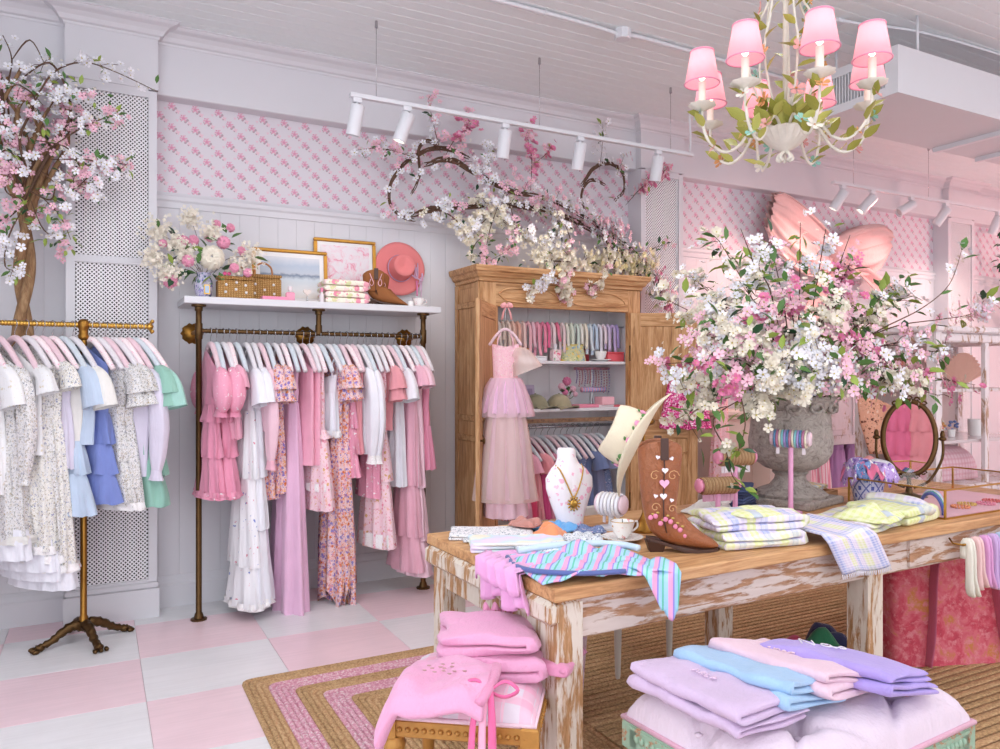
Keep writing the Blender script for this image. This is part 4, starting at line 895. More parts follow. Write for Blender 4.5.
# hat on brass stand
t = thing('hat_stand', 'brass hat stand with round base behind the boot', 'hat stand', (1.915, 2.40, ZT)); MB().lathe([(.055, 0), (.055, .006), (.045, .012), (.04, .03), (.02, .045), (.012, .06), (.006, .075), (.006, .43)], n=20, wob=lambda q, z: .05 * math.cos(9 * q) if z < .05 else 0).build('post', BRASS, t, 1); MB().ell((0, 0, .435), (.045, .045, .02), 12, 6).build('head_rest', BRASS, t, 2)
def cowboy(loc, rot, label, m, band, s=1, flowers=True, brim_r=.165, curl=.07):
    t = thing('cowboy_hat', label, 'hat', loc, 0, None, rot)
    def cr(u, v):
        q = 2 * PI * v; r = interp([(0, .083), (.25, .081), (.5, .077), (.75, .066), (.88, .05), (1, .002)], u); z = interp([(0, 0), (.25, .035), (.5, .075), (.75, .11), (.88, .118), (1, .116)], u)
        pinch = 1 - .28 * max(0, (u - .35)) * (math.cos(q) > 0) * abs(math.sin(q)) ** .7
        dent = -.032 * max(0, (u - .62) / .38) * (1 - abs(math.sin(q)) * .2)
        return (s * r * 1.18 * math.cos(q), s * r * .95 * math.sin(q) * pinch, s * (z + dent * (1 if u > .7 else 0) + .012 * (math.cos(q) ** 2) * u))
    MB().grid(cr, 18, 40, wrap=True).build('crown', m, t, 2)
    def br(u, v):
        q = 2 * PI * v; r = lerp(.082, brim_r, u); c, sn = math.cos(q), math.sin(q)
        return (s * r * 1.12 * c, s * r * (1 - .12 * u) * sn, s * (curl * u ** 2.2 * abs(sn) ** 2.2 - .02 * u ** 2 * abs(c) ** 3))
    MB().grid(br, 8, 48, wrap=True).build('brim', m, t, 2, solid=.0035)
    def bd(u, v): q = 2 * PI * v; return (s * .0985 * math.cos(q), s * .0805 * math.sin(q), s * (.002 + .016 * u))
    MB().grid(bd, 2, 40, wrap=True).build('hat_band', band, t, 2, solid=.003)
    return t
STRAW = plain('cream_straw', '#f0e2c8', .75, var=.05, bump=.3, bscale=150)
ht = cowboy((1.885, 2.43, 1.185), None, 'cream straw cowboy hat painted with pink roses tipped on the stand', STRAW, STRAW, 1.24, brim_r=.165, curl=.035)
ht.matrix_world = Matrix.Translation((1.905, 2.415, 1.13)) @ Matrix.Rotation(R(-27.9 - 12), 4, 'Z') @ Matrix.Rotation(R(-64), 4, 'Y')
PR = plain('painted_rose', '#ee9fc4', .6); PG = plain('painted_leaf', '#5f8f4e', .6)
m1, m2 = MB(), MB()
for i in range(15):
    q = R(185 + i * 12); r = 1.24; zz = .022 + .012 * math.sin(i * 2.1); k = 1 - .06
    x, y = .1 * r * math.cos(q), .083 * r * math.sin(q); nrm = Matrix.Rotation(math.atan2(y * 1.4, x), 4, 'Z')
    (m1 if i % 4 else m2).ell((x, y, zz * r), (.004, .013, .013), 8, 6, rot=nrm)
    m2.ell((x * .99, y * .99, zz * r + .018 * (1 if i % 2 else -.6)), (.003, .01, .005), 6, 4, rot=nrm @ Matrix.Rotation(.6, 4, 'X'))
m1.build('painted_roses', PR, ht, 2)['kind'] = 'stuff'; m2.build('painted_leaves', PG, ht, 2)['kind'] = 'stuff'
# tall cowboy boot
def boot(loc, rz, label, lm, sole, H=.37, s=1, hearts=True, dark=None, group=None):
    t = thing('cowboy_boot', label, 'boot', loc, rz, group)
    rings = [((0, H), .076, .05, 0), ((.0, H * .92), .078, .052, 0), ((-.002, H * .7), .071, .05, 0), ((-.004, H * .5), .062, .045, 0), ((-.004, H * .38), .055, .042, 0), ((.002, .12), .055, .041, 8), ((.014, .098), .062, .041, 24), ((.04, .083), .062, .042, 48), ((.075, .066), .05, .044, 68), ((.115, .05), .036, .045, 78), ((.15, .038), .026, .04, 84), ((.185, .028), .018, .031, 88), ((.212, .021), .010, .017, 90), ((.222, .018), .002, .004, 90)]
    vs = []; n = 28; g = MB()
    for i, ((x, z), a, b, tl) in enumerate(rings):
        T = R(tl)
        for j in range(n):
            q = 2 * PI * j / n; px = a * math.cos(q); py = b * math.sin(q)
            dz = (.016 * (1 - abs(math.sin(q)) ** 1.2) * -1 + .018 * abs(math.sin(q))) if i == 0 else 0
            # ring plane tilts from level to upright
            X = x + px * math.cos(T); Z = z + px * math.sin(T) * 1.0 + dz
            if X > .03: X = .03 + (X - .03) * .86
            if tl > 0: Z = max(Z, .034 * max(0, 1 - (X + .05) / .13) + .008)
            vs.append((X * s, py * s, Z * s))
    fs = [(i * n + j, i * n + (j + 1) % n, (i + 1) * n + (j + 1) % n, (i + 1) * n + j) for i in range(len(rings) - 1) for j in range(n)]
    o = g.add(vs, fs).build('upper', lm, t, 2, solid=.004, sub=1)
    outl = [(-.052, .0), (-.045, .03), (-.01, .036), (.03, .033), (.08, .042), (.13, .045), (.18, .034), (.215, .016), (.228, 0)]
    outl = [(x if x < .03 else .03 + (x - .03) * .86, y) for x, y in outl]
    outl = outl + [(x, -y) for x, y in outl[::-1][1:-1]]
    m = MB(); nO = len(outl); zt = lambda x: .036 * max(0, min(1, (.075 - x) / .1)) + .009
    m.add([(x * s, y * s, (zt(x) - .008) * s) for x, y in outl] + [(x * s * 1.0, y * s, (zt(x) + .002) * s) for x, y in outl], [tuple(range(nO))[::-1], tuple(range(nO, 2 * nO))] + [(i, (i + 1) % nO, nO + (i + 1) % nO, nO + i) for i in range(nO)]).build('sole', sole, t)
    m = MB(); m.add([(x * s * .8 - .004 * s, y * s * .8, 0) for x, y in ((-.046, -.026), (.01, -.026), (.01, .026), (-.046, .026))] + [(x * s, y * s, .036 * s) for x, y in ((-.052, -.032), (.012, -.034), (.012, .034), (-.052, .032))], [(3, 2, 1, 0), (4, 5, 6, 7), (0, 1, 5, 4), (1, 2, 6, 5), (2, 3, 7, 6), (3, 0, 4, 7)]).build('heel', sole, t)
    for sg in (-1, 1):
        MB().tube([(-.0 * s, sg * .0545 * s, (H + .02) * s), (0, sg * .055 * s, H * .75 * s), (-.002 * s, sg * .0505 * s, H * .5 * s), (0, sg * .046 * s, H * .35 * s), (.004 * s, sg * .046 * s, .1 * s), (.01 * s, sg * .043 * s, .07 * s)], .0022 * s, 5).build('side_seam', dark or sole, t, 2)
        MB().b2((-.012 * s, sg * .056 * s - .003 * s, (H - .05) * s), (.014 * s, sg * .056 * s + .003 * s, (H + .024) * s), bev=.002).build('pull_strap', dark or sole, t)
    return t
def leather(name, c, c2):
    k = NT(name, .38); v = k.co(); n = k.noise(v, 26, 4, .6, 2.5); k.base(k.mix(k.noise(v, 7, 3), c, c2)); k.bump(k.ramp(n, [(.46, (0, 0, 0, 1)), (.5, (1, 1, 1, 1)), (.54, (0, 0, 0, 1))]), .5, .006); return k.m
TAN = leather('tooled_tan_leather', '#8b4d2e', '#ad6b43'); SOLE = plain('dark_sole', '#4a2f26', .5)
BZ = R(-27.9)
bt = boot((1.755, 2.105, ZT), BZ, 'tall tan tooled cowboy boot with pink heart inlays on the table', TAN, SOLE, .365, 1.03)
HP = plain('heart_pink', '#f6b3cf', .5); HWm = plain('heart_white', '#fbeef2', .5)
def heart(par, x, z, r, y, mt, tilt=0):
    pts = [(16 * math.sin(a) ** 3 / 17, (13 * math.cos(a) - 5 * math.cos(2 * a) - 2 * math.cos(3 * a) - math.cos(4 * a)) / 17) for a in [2 * PI * i / 20 for i in range(20)]]
    MB().prism([(x + r * (p * math.cos(tilt) - q * math.sin(tilt)), z + r * (p * math.sin(tilt) + q * math.cos(tilt))) for p, q in pts], 1, y - .003, y + .003).build('heart_inlay', mt, par)
for x, z, r, y, mm in ((.002, .29, .012, -.0595, HWm), (.0, .245, .018, -.0575, HP), (-.002, .2, .013, -.053, HWm)): heart(bt, x, z, r, y, mm)
for x, z, y in ((-.022, .335, -.055), (.026, .33, -.053), (-.028, .2, -.048), (.028, .185, -.045)): heart(bt, x, z, .008, y, HWm, random.uniform(-.6, .6))
m = MB(); m3 = MB()
for i in range(8):
    x = -.045 + i * .017; z = .125 - .004 * i + .012 * math.sin(i * 2.3) - (.03 if i > 5 else 0); y = -.047 + .002 * (abs(i - 3.5) - 2)
    m.ell((x, y, z), (.009, .004, .009), 8, 6); m3.ell((x + .008, y + .001, z + .012), (.007, .003, .004), 6, 4)
m.build('rose_inlay', plain('inlay_rose', '#ee8fb0', .5), bt, 2); m3.build('leaf_inlay', plain('inlay_leaf', '#c9a85a', .5), bt, 2)
m = MB()
for cx, cz, rr in ((-.03, .27, .022), (.032, .27, .022), (-.028, .16, .018), (.03, .155, .016)):
    m.tube([(cx + rr * (1 - .08 * i) * math.cos(i * .7), -.0505 + .01 * (abs(cx) / .05) ** 2 - .004 * (cz > .2), cz + rr * (1 - .08 * i) * math.sin(i * .7)) for i in range(12)], .0016, 4)
m.build('stitching', plain('stitch_thread', '#e0ad7d', .6), bt, 2)['kind'] = 'stuff'
# towels
PLAID = stripes('pastel_plaid', '#dacfe6', [(0, 9, .22, '#aab4e2', .8, 0), (0, 9, .12, '#9aa6da', .8, .04), (0, 9, .3, '#e0e69c', .85, .5), (0, 45, .5, '#f4eef6', .35, 0), (1, 40, .5, '#f1ecf6', .4, 0), (1, 8, .3, '#e7ebb6', .45, .3)])
PLAIDG = stripes('green_plaid', '#e0e79d', [(0, 36, .5, '#f6f4e6', .35, 0), (1, 36, .5, '#f6f4e6', .35, 0), (0, 5, .2, '#b4c0e4', .7, .2)])
t = thing('folded_towel', 'pastel plaid towel folded thick at the bottom of the stack', 'towel', (2.13, 2.075, ZT), R(-10)); fold_mb(.33, .24, .056, 2, 31, .026).build('body', PLAID, t, 2)
t = thing('folded_towel', 'pastel plaid towel folded on top of another towel', 'towel', (2.14, 2.09, ZT + .058), R(-14)); fold_mb(.34, .23, .052, 2, 37, .03).build('body', PLAID, t, 2); crumple('turned_corner', PLAIDG, t, (.0, -.03, .046), .1, .09, .014, 6, .3, 6, .006, 14, 14)
PLAIDU = stripes('pastel_plaid_weave', '#dacfe6', [(0, 9, .22, '#97a4dc', .85, 0), (0, 9, .3, '#e0e69c', .8, .5), (1, 8, .3, '#aab4e2', .6, .3), (0, 60, .5, '#f4eef6', .35, 0), (1, 60, .5, '#f4eef6', .4, 0)], kind='UV')
t = thing('draped_towel', 'pastel plaid towel with fringed ends hanging over the table front', 'towel', (2.42, 1.895, ZT), R(1.6))
def td(u, v):
    s = u * .5; w = (v - .5) * .26 + .03 * u; y = .24 - s; z = .05 - .03 * u + .01 * math.sin(v * 7 + u * 3)
    if s > .25: e = s - .25; y = -.01 - .012 * math.sin(v * 8) - min(e, .02); z = .03 - e * (.55 + .3 * v * 0) + .008 * math.sin(v * 7)
    return (w + (s - .25 if s > .25 else 0) * .3, y, z)
sheet(td, 26, 20, 'body', PLAIDU, t, .008, uv=(.26, .5)); m = MB()
for i in range(34): p = Vector(td(1, i / 33)); m.tube([p, p + Vector((random.uniform(-.004, .004), -.003, -.018))], .0025, 4)
m.build('fringe', fabric('fringe_white', '#efe9f2'), t, 2)
t = thing('folded_towel', 'pale green checked towel loosely bunched near the blue pot', 'towel', (2.80, 2.10, ZT), R(12)); fold_mb(.34, .26, .04, 2, 41, .03).build('body', PLAID, t, 2); crumple('bunched_end', PLAIDG, t, (-.02, -.05, .036), .15, .12, .05, 17, .2, 9, .008, 26, 22)
t = thing('folded_towel', 'green checked towel rolled beside the glass case', 'towel', (3.02, 2.11, ZT), R(8)); fold_mb(.24, .27, .07, 2, 47, .02).build('body', PLAIDG, t, 2); MB().tube(spline([(.02, -.15, .05), (.05, -.08, .075), (.06, .05, .08), (.05, .13, .07)], 5), [.03] * 16, 12, flat=.7).build('rolled_edge', PLAID, t, 2)
# jeans and knits behind
for i in range(4):
    t = thing('folded_jeans', 'dark denim jeans in the folded stack before the urn', 'jeans', (2.665, 2.66, ZT + i * .026), R(20 + 5 * i), 'folded jeans beside the urn'); fold_mb(.2, .14, .025, 2, i * 9 + 2, .01).build('body', plain('denim%d' % (i % 2), ['#3f4a6e', '#566592'][i % 2], .9, var=.12, scale=60), t, 2); MB().tube([(.1, -.06, .012), (.105, 0, .013), (.1, .06, .012)], .0035, 5).build('waist_seam', plain('denim_thread', '#c9a46a', .8), t, 2)
t = thing('white_shirt', 'cream cotton shirt heaped behind the low bracelet stand', 'shirt', (2.45, 2.60, ZT), .4); crumple('cloth', CREAM, t, (0, 0, 0), .13, .1, .07, 5, f=9); MB().tube(spline([(-.05, -.07, .05), (0, -.09, .055), (.06, -.07, .05)], 4), .008, 6).build('collar', CREAM, t, 2)
t = thing('pink_scarf', 'bright pink scarf lying behind the tall boot', 'scarf', (2.10, 2.42, ZT), .2); crumple('cloth', HOT, t, (0, 0, 0), .12, .08, .05, 25, f=9); MB().tube([(-.1, -.07, .01), (-.04, -.09, .012), (.05, -.08, .01)], .006, 6).build('rolled_edge', HOT, t, 2)
# pot of scarves
t = thing('planter_pot', 'blue and white trellis patterned tapered pot', 'pot', (3.30, 2.43, ZT), R(10))
k = NT('trellis_china', .25); c_ = k.n('ShaderNodeTexCoord'); sp = k.n('ShaderNodeSeparateXYZ'); k.l(c_.outputs['Object'], sp.inputs[0]); th_ = k.math('MULTIPLY', k.math('ARCTAN2', sp.outputs[1], sp.outputs[0]), 8 / (2 * PI)); zz = k.math('MULTIPLY', sp.outputs[2], 13)
l1 = k.math('LESS_THAN', k.math('ABSOLUTE', k.math('SUBTRACT', k.math('FRACT', k.math('ADD', th_, zz)), .5)), .07); l2 = k.math('LESS_THAN', k.math('ABSOLUTE', k.math('SUBTRACT', k.math('FRACT', k.math('SUBTRACT', th_, zz)), .5)), .07)
da = k.math('SUBTRACT', k.math('FRACT', k.math('ADD', th_, zz)), 0.0); mo = k.math('LESS_THAN', k.math('ADD', k.math('ABSOLUTE', k.math('SUBTRACT', k.math('FRACT', k.math('ADD', k.math('ADD', th_, zz), .5)), .5)), k.math('ABSOLUTE', k.math('SUBTRACT', k.math('FRACT', k.math('ADD', k.math('SUBTRACT', th_, zz), .5)), .5))), k.math('ADD', .18, k.math('MULTIPLY', k.noise(c_.outputs['Object'], 70, 2), .14)))
k.base(k.mix(mo, k.mix(k.math('MAXIMUM', l1, l2), '#cdd2ec', '#6b78be'), '#4f5fb0'))
MB().lathe([(.001, .004), (.055, 0), (.058, .004), (.07, .06), (.082, .13), (.09, .165), (.094, .17), (.09, .174), (.082, .168), (.06, .02), (.001, .016)], n=32, cap=False).build('pot', k.m, t, 1)
SCM = [prints('scarf_a', '#7f9fd6', ['#fff3f0', '#e58db0', '#4b66ad'], 30, .35), fabric('scarf_pink', '#ef7fa5'), prints('scarf_b', '#c6a8e4', ['#fff', '#8c6fc2'] if 0 else ['#ffffff', '#8c6fc2'], 36, .33), fabric('scarf_white', '#efe9f0'), prints('scarf_c', '#c3dac2', ['#f2a4b2', '#6f9f8a'], 36, .33), fabric('scarf_coral', '#f39a9a')]
for i in range(9):
    a = R(i * 40 + 200); sc = thing('silk_scarf', ['blue flowered', 'bright pink', 'lilac dotted', 'white', 'sage flowered', 'coral', 'second blue flowered', 'plain rose', 'pale lilac dotted'][i] + ' silk scarf spilling from the blue pot', 'scarf', (3.30, 2.43, ZT + .16), a, 'scarves in the blue pot')
    h_ = random.uniform(.02, .07); e_ = random.uniform(.1, .14); P = spline([(.0, 0, .02), (.03, .01, h_), (.07, random.uniform(-.02, .02), h_ * .9), (e_ - .01, -.005, .02), (e_ + .01, random.uniform(-.03, .03), -.01 - .05 * random.random())], 4)
    def fs_(u, v, P=P, i=i): q = P[min(int(round(u * (len(P) - 1))), len(P) - 1)]; w = (.03 + .02 * (i % 3) * u) * (1 - .5 * max(0, u - .6)); return (q.x, q.y + (v - .5) * 2 * w, q.z + .014 * math.sin(v * 11 + i * 2) * (.4 + u) - .02 * u * abs(v - .5))
    sheet(fs_, len(P) - 1, 8, 'scarf', SCM[i % 6], sc, .003)
# oval mirror
t = thing('vanity_mirror', 'oval brass vanity mirror on a scrolled stand', 'mirror', (3.62, 2.43, ZT), R(-50)); mz = .30
MB().tube([(.117 * math.cos(a), 0, mz + .185 * math.sin(a)) for a in [2 * PI * i / 48 for i in range(49)]], .014, 8, cap=False).build('frame', BRASSD, t, 2)
g = MB(); n = 48; g.add([(.112 * math.cos(2 * PI * i / n), -.006, mz + .18 * math.sin(2 * PI * i / n)) for i in range(n)] + [(.112 * math.cos(2 * PI * i / n), .008, mz + .18 * math.sin(2 * PI * i / n)) for i in range(n)], [tuple(range(n)), tuple(range(n, 2 * n))[::-1]] + [(i, n + i, n + (i + 1) % n, (i + 1) % n) for i in range(n)])
g.build('mirror_glass', plain('mirror_silver', '#f4f2f2', .02, 1.0, var=0), t)
m = MB()
for a in range(0, 360, 15):
    if 60 <= a <= 120 or 230 <= a <= 310: x, z = .13 * math.cos(R(a)), mz + .2 * math.sin(R(a)); m.tube([(x + .014 * math.cos(R(b)) * (1 - b / 600), 0, z + .014 * math.sin(R(b)) * (1 - b / 600)) for b in range(0, 400, 40)], .0045, 5)
m.build('scroll_ornament', BRASSD, t, 2)['kind'] = 'stuff'
for sg in (1, -1): MB().tube(spline([(sg * .02, 0, .05), (sg * .09, 0, .09), (sg * .145, 0, .2), (sg * .148, 0, .3)], 5), .007, 6).build('yoke_arm', BRASSD, t, 2); m = MB(); m.ell((sg * .148, 0, .32), (.012, .012, .022), 8, 6); m.ell((sg * .148, 0, .3), (.018, .016, .012), 8, 6); m.build('finial', BRASSD, t, 2)
MB().lathe([(.085, 0), (.085, .008), (.05, .014), (.018, .026), (.013, .05), (.022, .06), (.01, .07), (.01, .115)], n=20).build('foot', BRASSD, t, 1)
def pane(lo, hi, mt, par, name='glass_pane'):
    d = [b - a for a, b in zip(lo, hi)]; ax = d.index(min(d)); m_ = (lo[ax] + hi[ax]) / 2; o1, o2 = [i for i in range(3) if i != ax]; vs = []
    for a, b in ((0, 0), (1, 0), (1, 1), (0, 1)): p = [0, 0, 0]; p[ax] = m_; p[o1] = (lo, hi)[a][o1]; p[o2] = (lo, hi)[b][o2]; vs.append(tuple(p))
    return MB().add(vs, [(0, 1, 2, 3)]).build(name, mt, par)
# brass and glass display case
GL = glass(); t = thing('glass_case', 'brass edged glass display case on the table', 'display case', (3.20, 1.985, ZT), R(1.6)); cw, cd, ch = .86, .46, .125
for (x, y) in ((0, 0), (cw, 0), (0, cd), (cw, cd)): MB().b2((x - .004, y - .004, 0), (x + .004, y + .004, ch)).build('brass_post', GOLD, t)
for z in (.003, ch):
    for lo, hi in (((0, -.004, z - .003), (cw, .004, z + .004)), ((0, cd - .004, z - .003), (cw, cd + .004, z + .004)), ((-.004, 0, z - .003), (.004, cd, z + .004)), ((cw - .004, 0, z - .003), (cw + .004, cd, z + .004))): MB().b2(lo, hi).build('brass_edge', GOLD, t)
for lo, hi in (((.004, -.001, .006), (cw - .004, .001, ch)), ((.004, cd - .001, .006), (cw - .004, cd + .001, ch)), ((-.001, .004, .006), (.001, cd - .004, ch)), ((cw - .001, .004, .006), (cw + .001, cd - .004, ch)), ((.004, .004, ch), (cw - .004, cd - .004, ch + .002))): pane(lo, hi, GL, t)
MB().b2((.006, .006, .002), (cw - .006, cd - .006, .008)).build('lining', fabric('case_pink', '#f0b6c6'), t)
for i, (c, n) in enumerate((('#4b5bb5', 'blue'), ('#3fa39a', 'teal'), ('#e8e2ee', 'white'), ('#b7c9ee', 'pale blue'), ('#ef9aa6', 'coral'))):
    hb = thing('headband', '%s padded headband inside the glass case' % n, 'headband', (3.27 + i * .035, 2.09 + .02 * i, ZT + .009), R(70)); MB().tube([(.075 * math.cos(a), 0, .083 * math.sin(a)) for a in [PI * j / 16 for j in range(17)]], .007, 8).build('band', fabric('band%d' % i, c), hb, 2); MB().ell((0, 0, .086), (.012, .009, .006), 8, 6).build('bow', fabric('band%d' % i, c), hb, 2)
for i in range(4):
    hb = thing('beaded_bracelet', ['orange', 'gold', 'rose', 'red'][i] + ' beaded bracelet lying in the glass case', 'bracelet', (3.5 + .1 * i, 2.1 + .03 * (i % 2), ZT + .009)); m = MB()
    for j in range(16): m.ell((.035 * math.cos(2 * PI * j / 16), .035 * math.sin(2 * PI * j / 16), .006), (.0065, .0065, .006), 6, 4)
    m.build('beads', plain('bead%d' % i, ['#e8915a', '#d9b45a', '#e58aa5', '#d75a5a'][i], .3), hb, 2); MB().ell((.04, 0, .006), (.008, .005, .005), 6, 4).build('clasp', GOLD, hb, 2)
# tray behind the pot
t = thing('wooden_tray', 'shallow wooden tray lined with pink behind the towels', 'tray', (3.13, 2.63, ZT), R(10)); MB().b2((-.13, -.08, 0), (.13, .08, .01)).build('base', PINE_H, t)
for lo, hi in (((-.13, -.08, .01), (.13, -.07, .045)), ((-.13, .07, .01), (.13, .08, .045)), ((-.13, -.07, .01), (-.12, .07, .045)), ((.12, -.07, .01), (.13, .07, .045))): MB().b2(lo, hi).build('tray_side', PINE_H, t)
MB().b2((-.118, -.068, .01), (.118, .068, .03)).build('lining', prints('pink_zigzag', '#f28fa6', ['#ffffff', '#f28fa6'], 40, .3), t)
t = thing('tea_towel', 'yellow and grey tea towel folded on the tray', 'tea towel', (3.12, 2.64, ZT + .046), R(14)); fold_mb(.2, .12, .028, 2, 71, .012).build('body', stripes('yellow_towel', '#e7e3d8', [(0, 14, .3, '#ecd98a', .8, 0), (0, 14, .2, '#c3c7d6', .8, .5)]), t, 2); MB().tube([(.1, -.055, .014), (.105, 0, .016), (.1, .055, .014)], .004, 5).build('hem', CREAM, t, 2)
# socks hanging from the drawer
SK = [('#f2eee2', 'cream'), ('#f7cfd0', 'blush'), ('#e7a9dc', 'orchid'), ('#d8b6e8', 'lilac'), ('#bcd3ee', 'pale blue'), ('#eef0e6', 'ivory'), ('#b9b7d9', 'lavender'), ('#f4c3ae', 'peach')]
t = thing('sock_rail', 'thin brass rail under the table edge hung with socks', 'rail', (3.14, 1.875, .70), R(1.6)); MB().tube([(0, 0, 0), (.75, 0, 0)], .005, 6).build('rail', BRASS, t, 2)
for x in (0, .75): MB().tube([(x, 0, 0), (x, .04, .0), (x, .055, .02)], .004, 6).build('bracket', BRASS, t, 2)
for i in range(9):
    c, n = SK[i % 8]; x = 3.175 + i * .062; so = thing('pair_of_socks', '%s knitted socks hanging over the sock rail' % (n if i < 8 else 'second cream'), 'socks', (x, 1.876 + .0017 * i, .70), R(1.6), 'socks on the rail'); mt = fabric('sock%d' % (i % 8), c)
    for sg in (-1, 1):
        L = .17 + random.uniform(-.015, .02); P = spline([(sg * .01, .012 * sg * 0 + .008, -.06), (sg * .01, .006, .004), (sg * .01, -.008, .004), (sg * .011, -.014, -.05), (sg * .013, -.016, -L * .75), (sg * .02 + .012, -.017, -L - .01), (sg * .02 + .028, -.018, -L - .03)], 3)
        MB().tube(P, [.017] * (len(P) - 6) + [.019, .02, .019, .018, .016, .008], 8, flat=.35).build('sock', mt, so, 2)
# ---------------------------------------------------------------- braided rug
JUTE = []
for i, (a, b, c) in enumerate((('#9c7853', '#d3b083', '#bf9a6e'), ('#b3865e', '#dcba8e', '#c8a176'))):
    k = NT('jute_%d' % i, .95); v = k.co('Object', (1, 1, 1)); n1 = k.noise(v, 95, 2); n2 = k.noise(v, 5, 2)
    k.base(k.mix(k.math('MULTIPLY', n2, .4), k.ramp(n1, [(.35, a), (.5, c), (.65, b)]), c)); k.bump(n1, .9, .01); JUTE.append(k.m)
k = NT('jute_pink', .95); v = k.co(); k.base(k.ramp(k.noise(v, 95, 2), [(.35, '#cf8aa0'), (.52, '#e3a9bb'), (.66, '#efdade')])); k.bump(k.noise(v, 95, 2), .9, .01); JP = k.m
rug = thing('braided_rug', 'large rectangular braided jute rug with two pink border bands', 'rug', (2.66, 2.0, .001))
RX, RYh = 2.07, 1.61; pt = .0245
def ring(i):
    a, b = RX - i * pt, RYh - i * pt; r = max(.012, .05 - i * .001); m = MB(); pts = []
    for (sx, sy, a0) in ((1, 1, 0), (-1, 1, 90), (-1, -1, 180), (1, -1, 270)):
        for q in (0, 30, 60, 90): pts.append((sx * (a - r) + r * math.cos(R(a0 + q)), sy * (b - r) + r * math.sin(R(a0 + q)), 0))
    n = len(pts); vs = []; prof = ((pt * .5, .0), (pt * .42, .006), (0, .0095), (-pt * .42, .006), (-pt * .5, .0))
    for (x, y, z) in pts:
        d = Vector((x, y, 0)); 
        for (o, h) in prof:
            fx = 1 + o / a if abs(x) > 0 else 1; fy = 1 + o / b
            vs.append((x * fx, y * fy, h))
    k = len(prof)
    fs = [(p * k + j, p * k + j + 1, ((p + 1) % n) * k + j + 1, ((p + 1) % n) * k + j) for p in range(n) for j in range(k - 1)]
    return m.add(vs, fs)
for i in range(64):
    mt = JP if (4 <= i <= 7 or 12 <= i <= 15) else JUTE[(i // 2) % 2]
    ring(i).build('braid', mt, rug, 2)
r2 = thing('jute_rug', 'plain brown jute rug lying under the display table', 'rug', (3.45, 2.1, .0115))
for i in range(90):
    y = -1.9 + i * .0425; MB().tube([(-1.72, y, 0), (-.8, y + .004, .001), (0, y, 0), (.9, y - .004, .001), (1.75, y, 0)], .021, 6, flat=.22).build('braid', JUTE[(i // 2) % 2], r2, 2)
# ---------------------------------------------------------------- gilt stool
GILT = plain('gilt_wood', '#c68f46', .4, .35, var=.16, scale=25)
PINKPLAID = stripes('pink_plaid', '#e4d9e4', [(0, 12, .38, '#f3a9c6', .55, 0), (1, 12, .38, '#f3a9c6', .55, .1), (0, 12, .08, '#f7c9dc', .8, .6), (1, 12, .08, '#f7c9dc', .8, .7)])
st = thing('gilt_stool', 'gilt wooden stool with pink plaid cushion under the table end', 'stool', (.995, 2.053, 0), R(-36.8)); sw, sd = .215, .22
def cush(hx, hy, z0, H, p=5):
    def fn(u, v):
        a, b = u * 2 - 1, v * 2 - 1; return (a * hx, b * hy, z0 + H * (max(0, 1 - abs(a) ** p) * max(0, 1 - abs(b) ** p)) ** .5)
    return fn
MB().grid(cush(sw - .004, sd - .004, .455, .06), 26, 26).build('cushion', PINKPLAID, st, 2)
m = MB(); pts = [(sx * (sw - .004), sy * (sd - .004), .458) for sx, sy in ((-1, -1), (1, -1), (1, 1), (-1, 1), (-1, -1))]; m.tube(pts, .0065, 6); m.build('piping', fabric('piping_pink', '#f6d2e0'), st, 2)
for sx, sy, lx, ly in ((0, -1, sw, .012), (0, 1, sw, .012), (-1, 0, .012, sd), (1, 0, .012, sd)):
    cx, cy = sx * (sw - .012), sy * (sd - .012); ap = MB().b2((cx - lx, cy - ly, .405), (cx + lx, cy + ly, .453), bev=.004).build('apron', GILT, st)
    m = MB()
    for j in range(17):
        f = -.86 + 1.72 * j / 16; px, py = (f * sw, sy * (sd + .001)) if sx == 0 else (sx * (sw + .001), f * sd); m.ell((px, py, .428), (.008, .008, .008), 6, 4)
    m.build('bead_carving', GILT, ap, 2)
for sx in (-1, 1):
    for sy in (-1, 1):
        MB().lathe([(.012, 0), (.016, .01), (.012, .03), (.014, .05), (.026, .33), (.03, .345), (.022, .352), (.03, .362), (.032, .38), (.026, .388), (.026, .4)], (sx * (sw - .03), sy * (sd - .03), 0), 16, wob=lambda q, z: .06 * math.cos(8 * q) if .05 < z < .33 else 0).build('leg', GILT, st, 1)
        MB().box((sx * (sw - .018), sy * (sd - .018), .427), (.05, .05, .056), bev=.005).build('corner_block', GILT, st)
PF = fabric('bubblegum_fleece', '#eaa6ca', .05); PF2 = fabric('rose_fleece', '#e698bd', .06)
SZ = .512
t = thing('folded_sweatshirt', 'bubblegum pink sweatshirt folded at the bottom of the stool pile', 'sweatshirt', (1.06, 2.07, SZ - .004), R(-30)); fold_mb(.27, .26, .066, 2, 51, .036).build('body', PF, t, 2)
t = thing('folded_sweatshirt', 'bubblegum pink sweatshirt with frilled hem on top of the stool pile', 'sweatshirt', (1.055, 2.09, SZ + .063), R(-24)); fold_mb(.25, .24, .064, 2, 57, .04).build('body', PF, t, 2)
g = MB(); g.grid(lambda u, v: (lerp(.0, .13, v), .11 + .02 * u + .006 * math.sin(v * 30), .055 + .02 * u + .012 * math.sin(v * 26)), 4, 30); g.build('frill', PF2, t, 2, solid=.004)
t = thing('sweatshirt_hem', 'dusky pink garment hanging off the back of the stool pile', 'sweatshirt', (1.21, 1.98, SZ + .01), R(-50)); fold_mb(.17, .2, .03, 1, 63, .02).build('body', PF2, t, 2); MB().tube(spline([(.08, -.1, .02), (.09, 0, .024), (.08, .1, .02)], 4), .01, 6).build('cuff', PF2, t, 2)
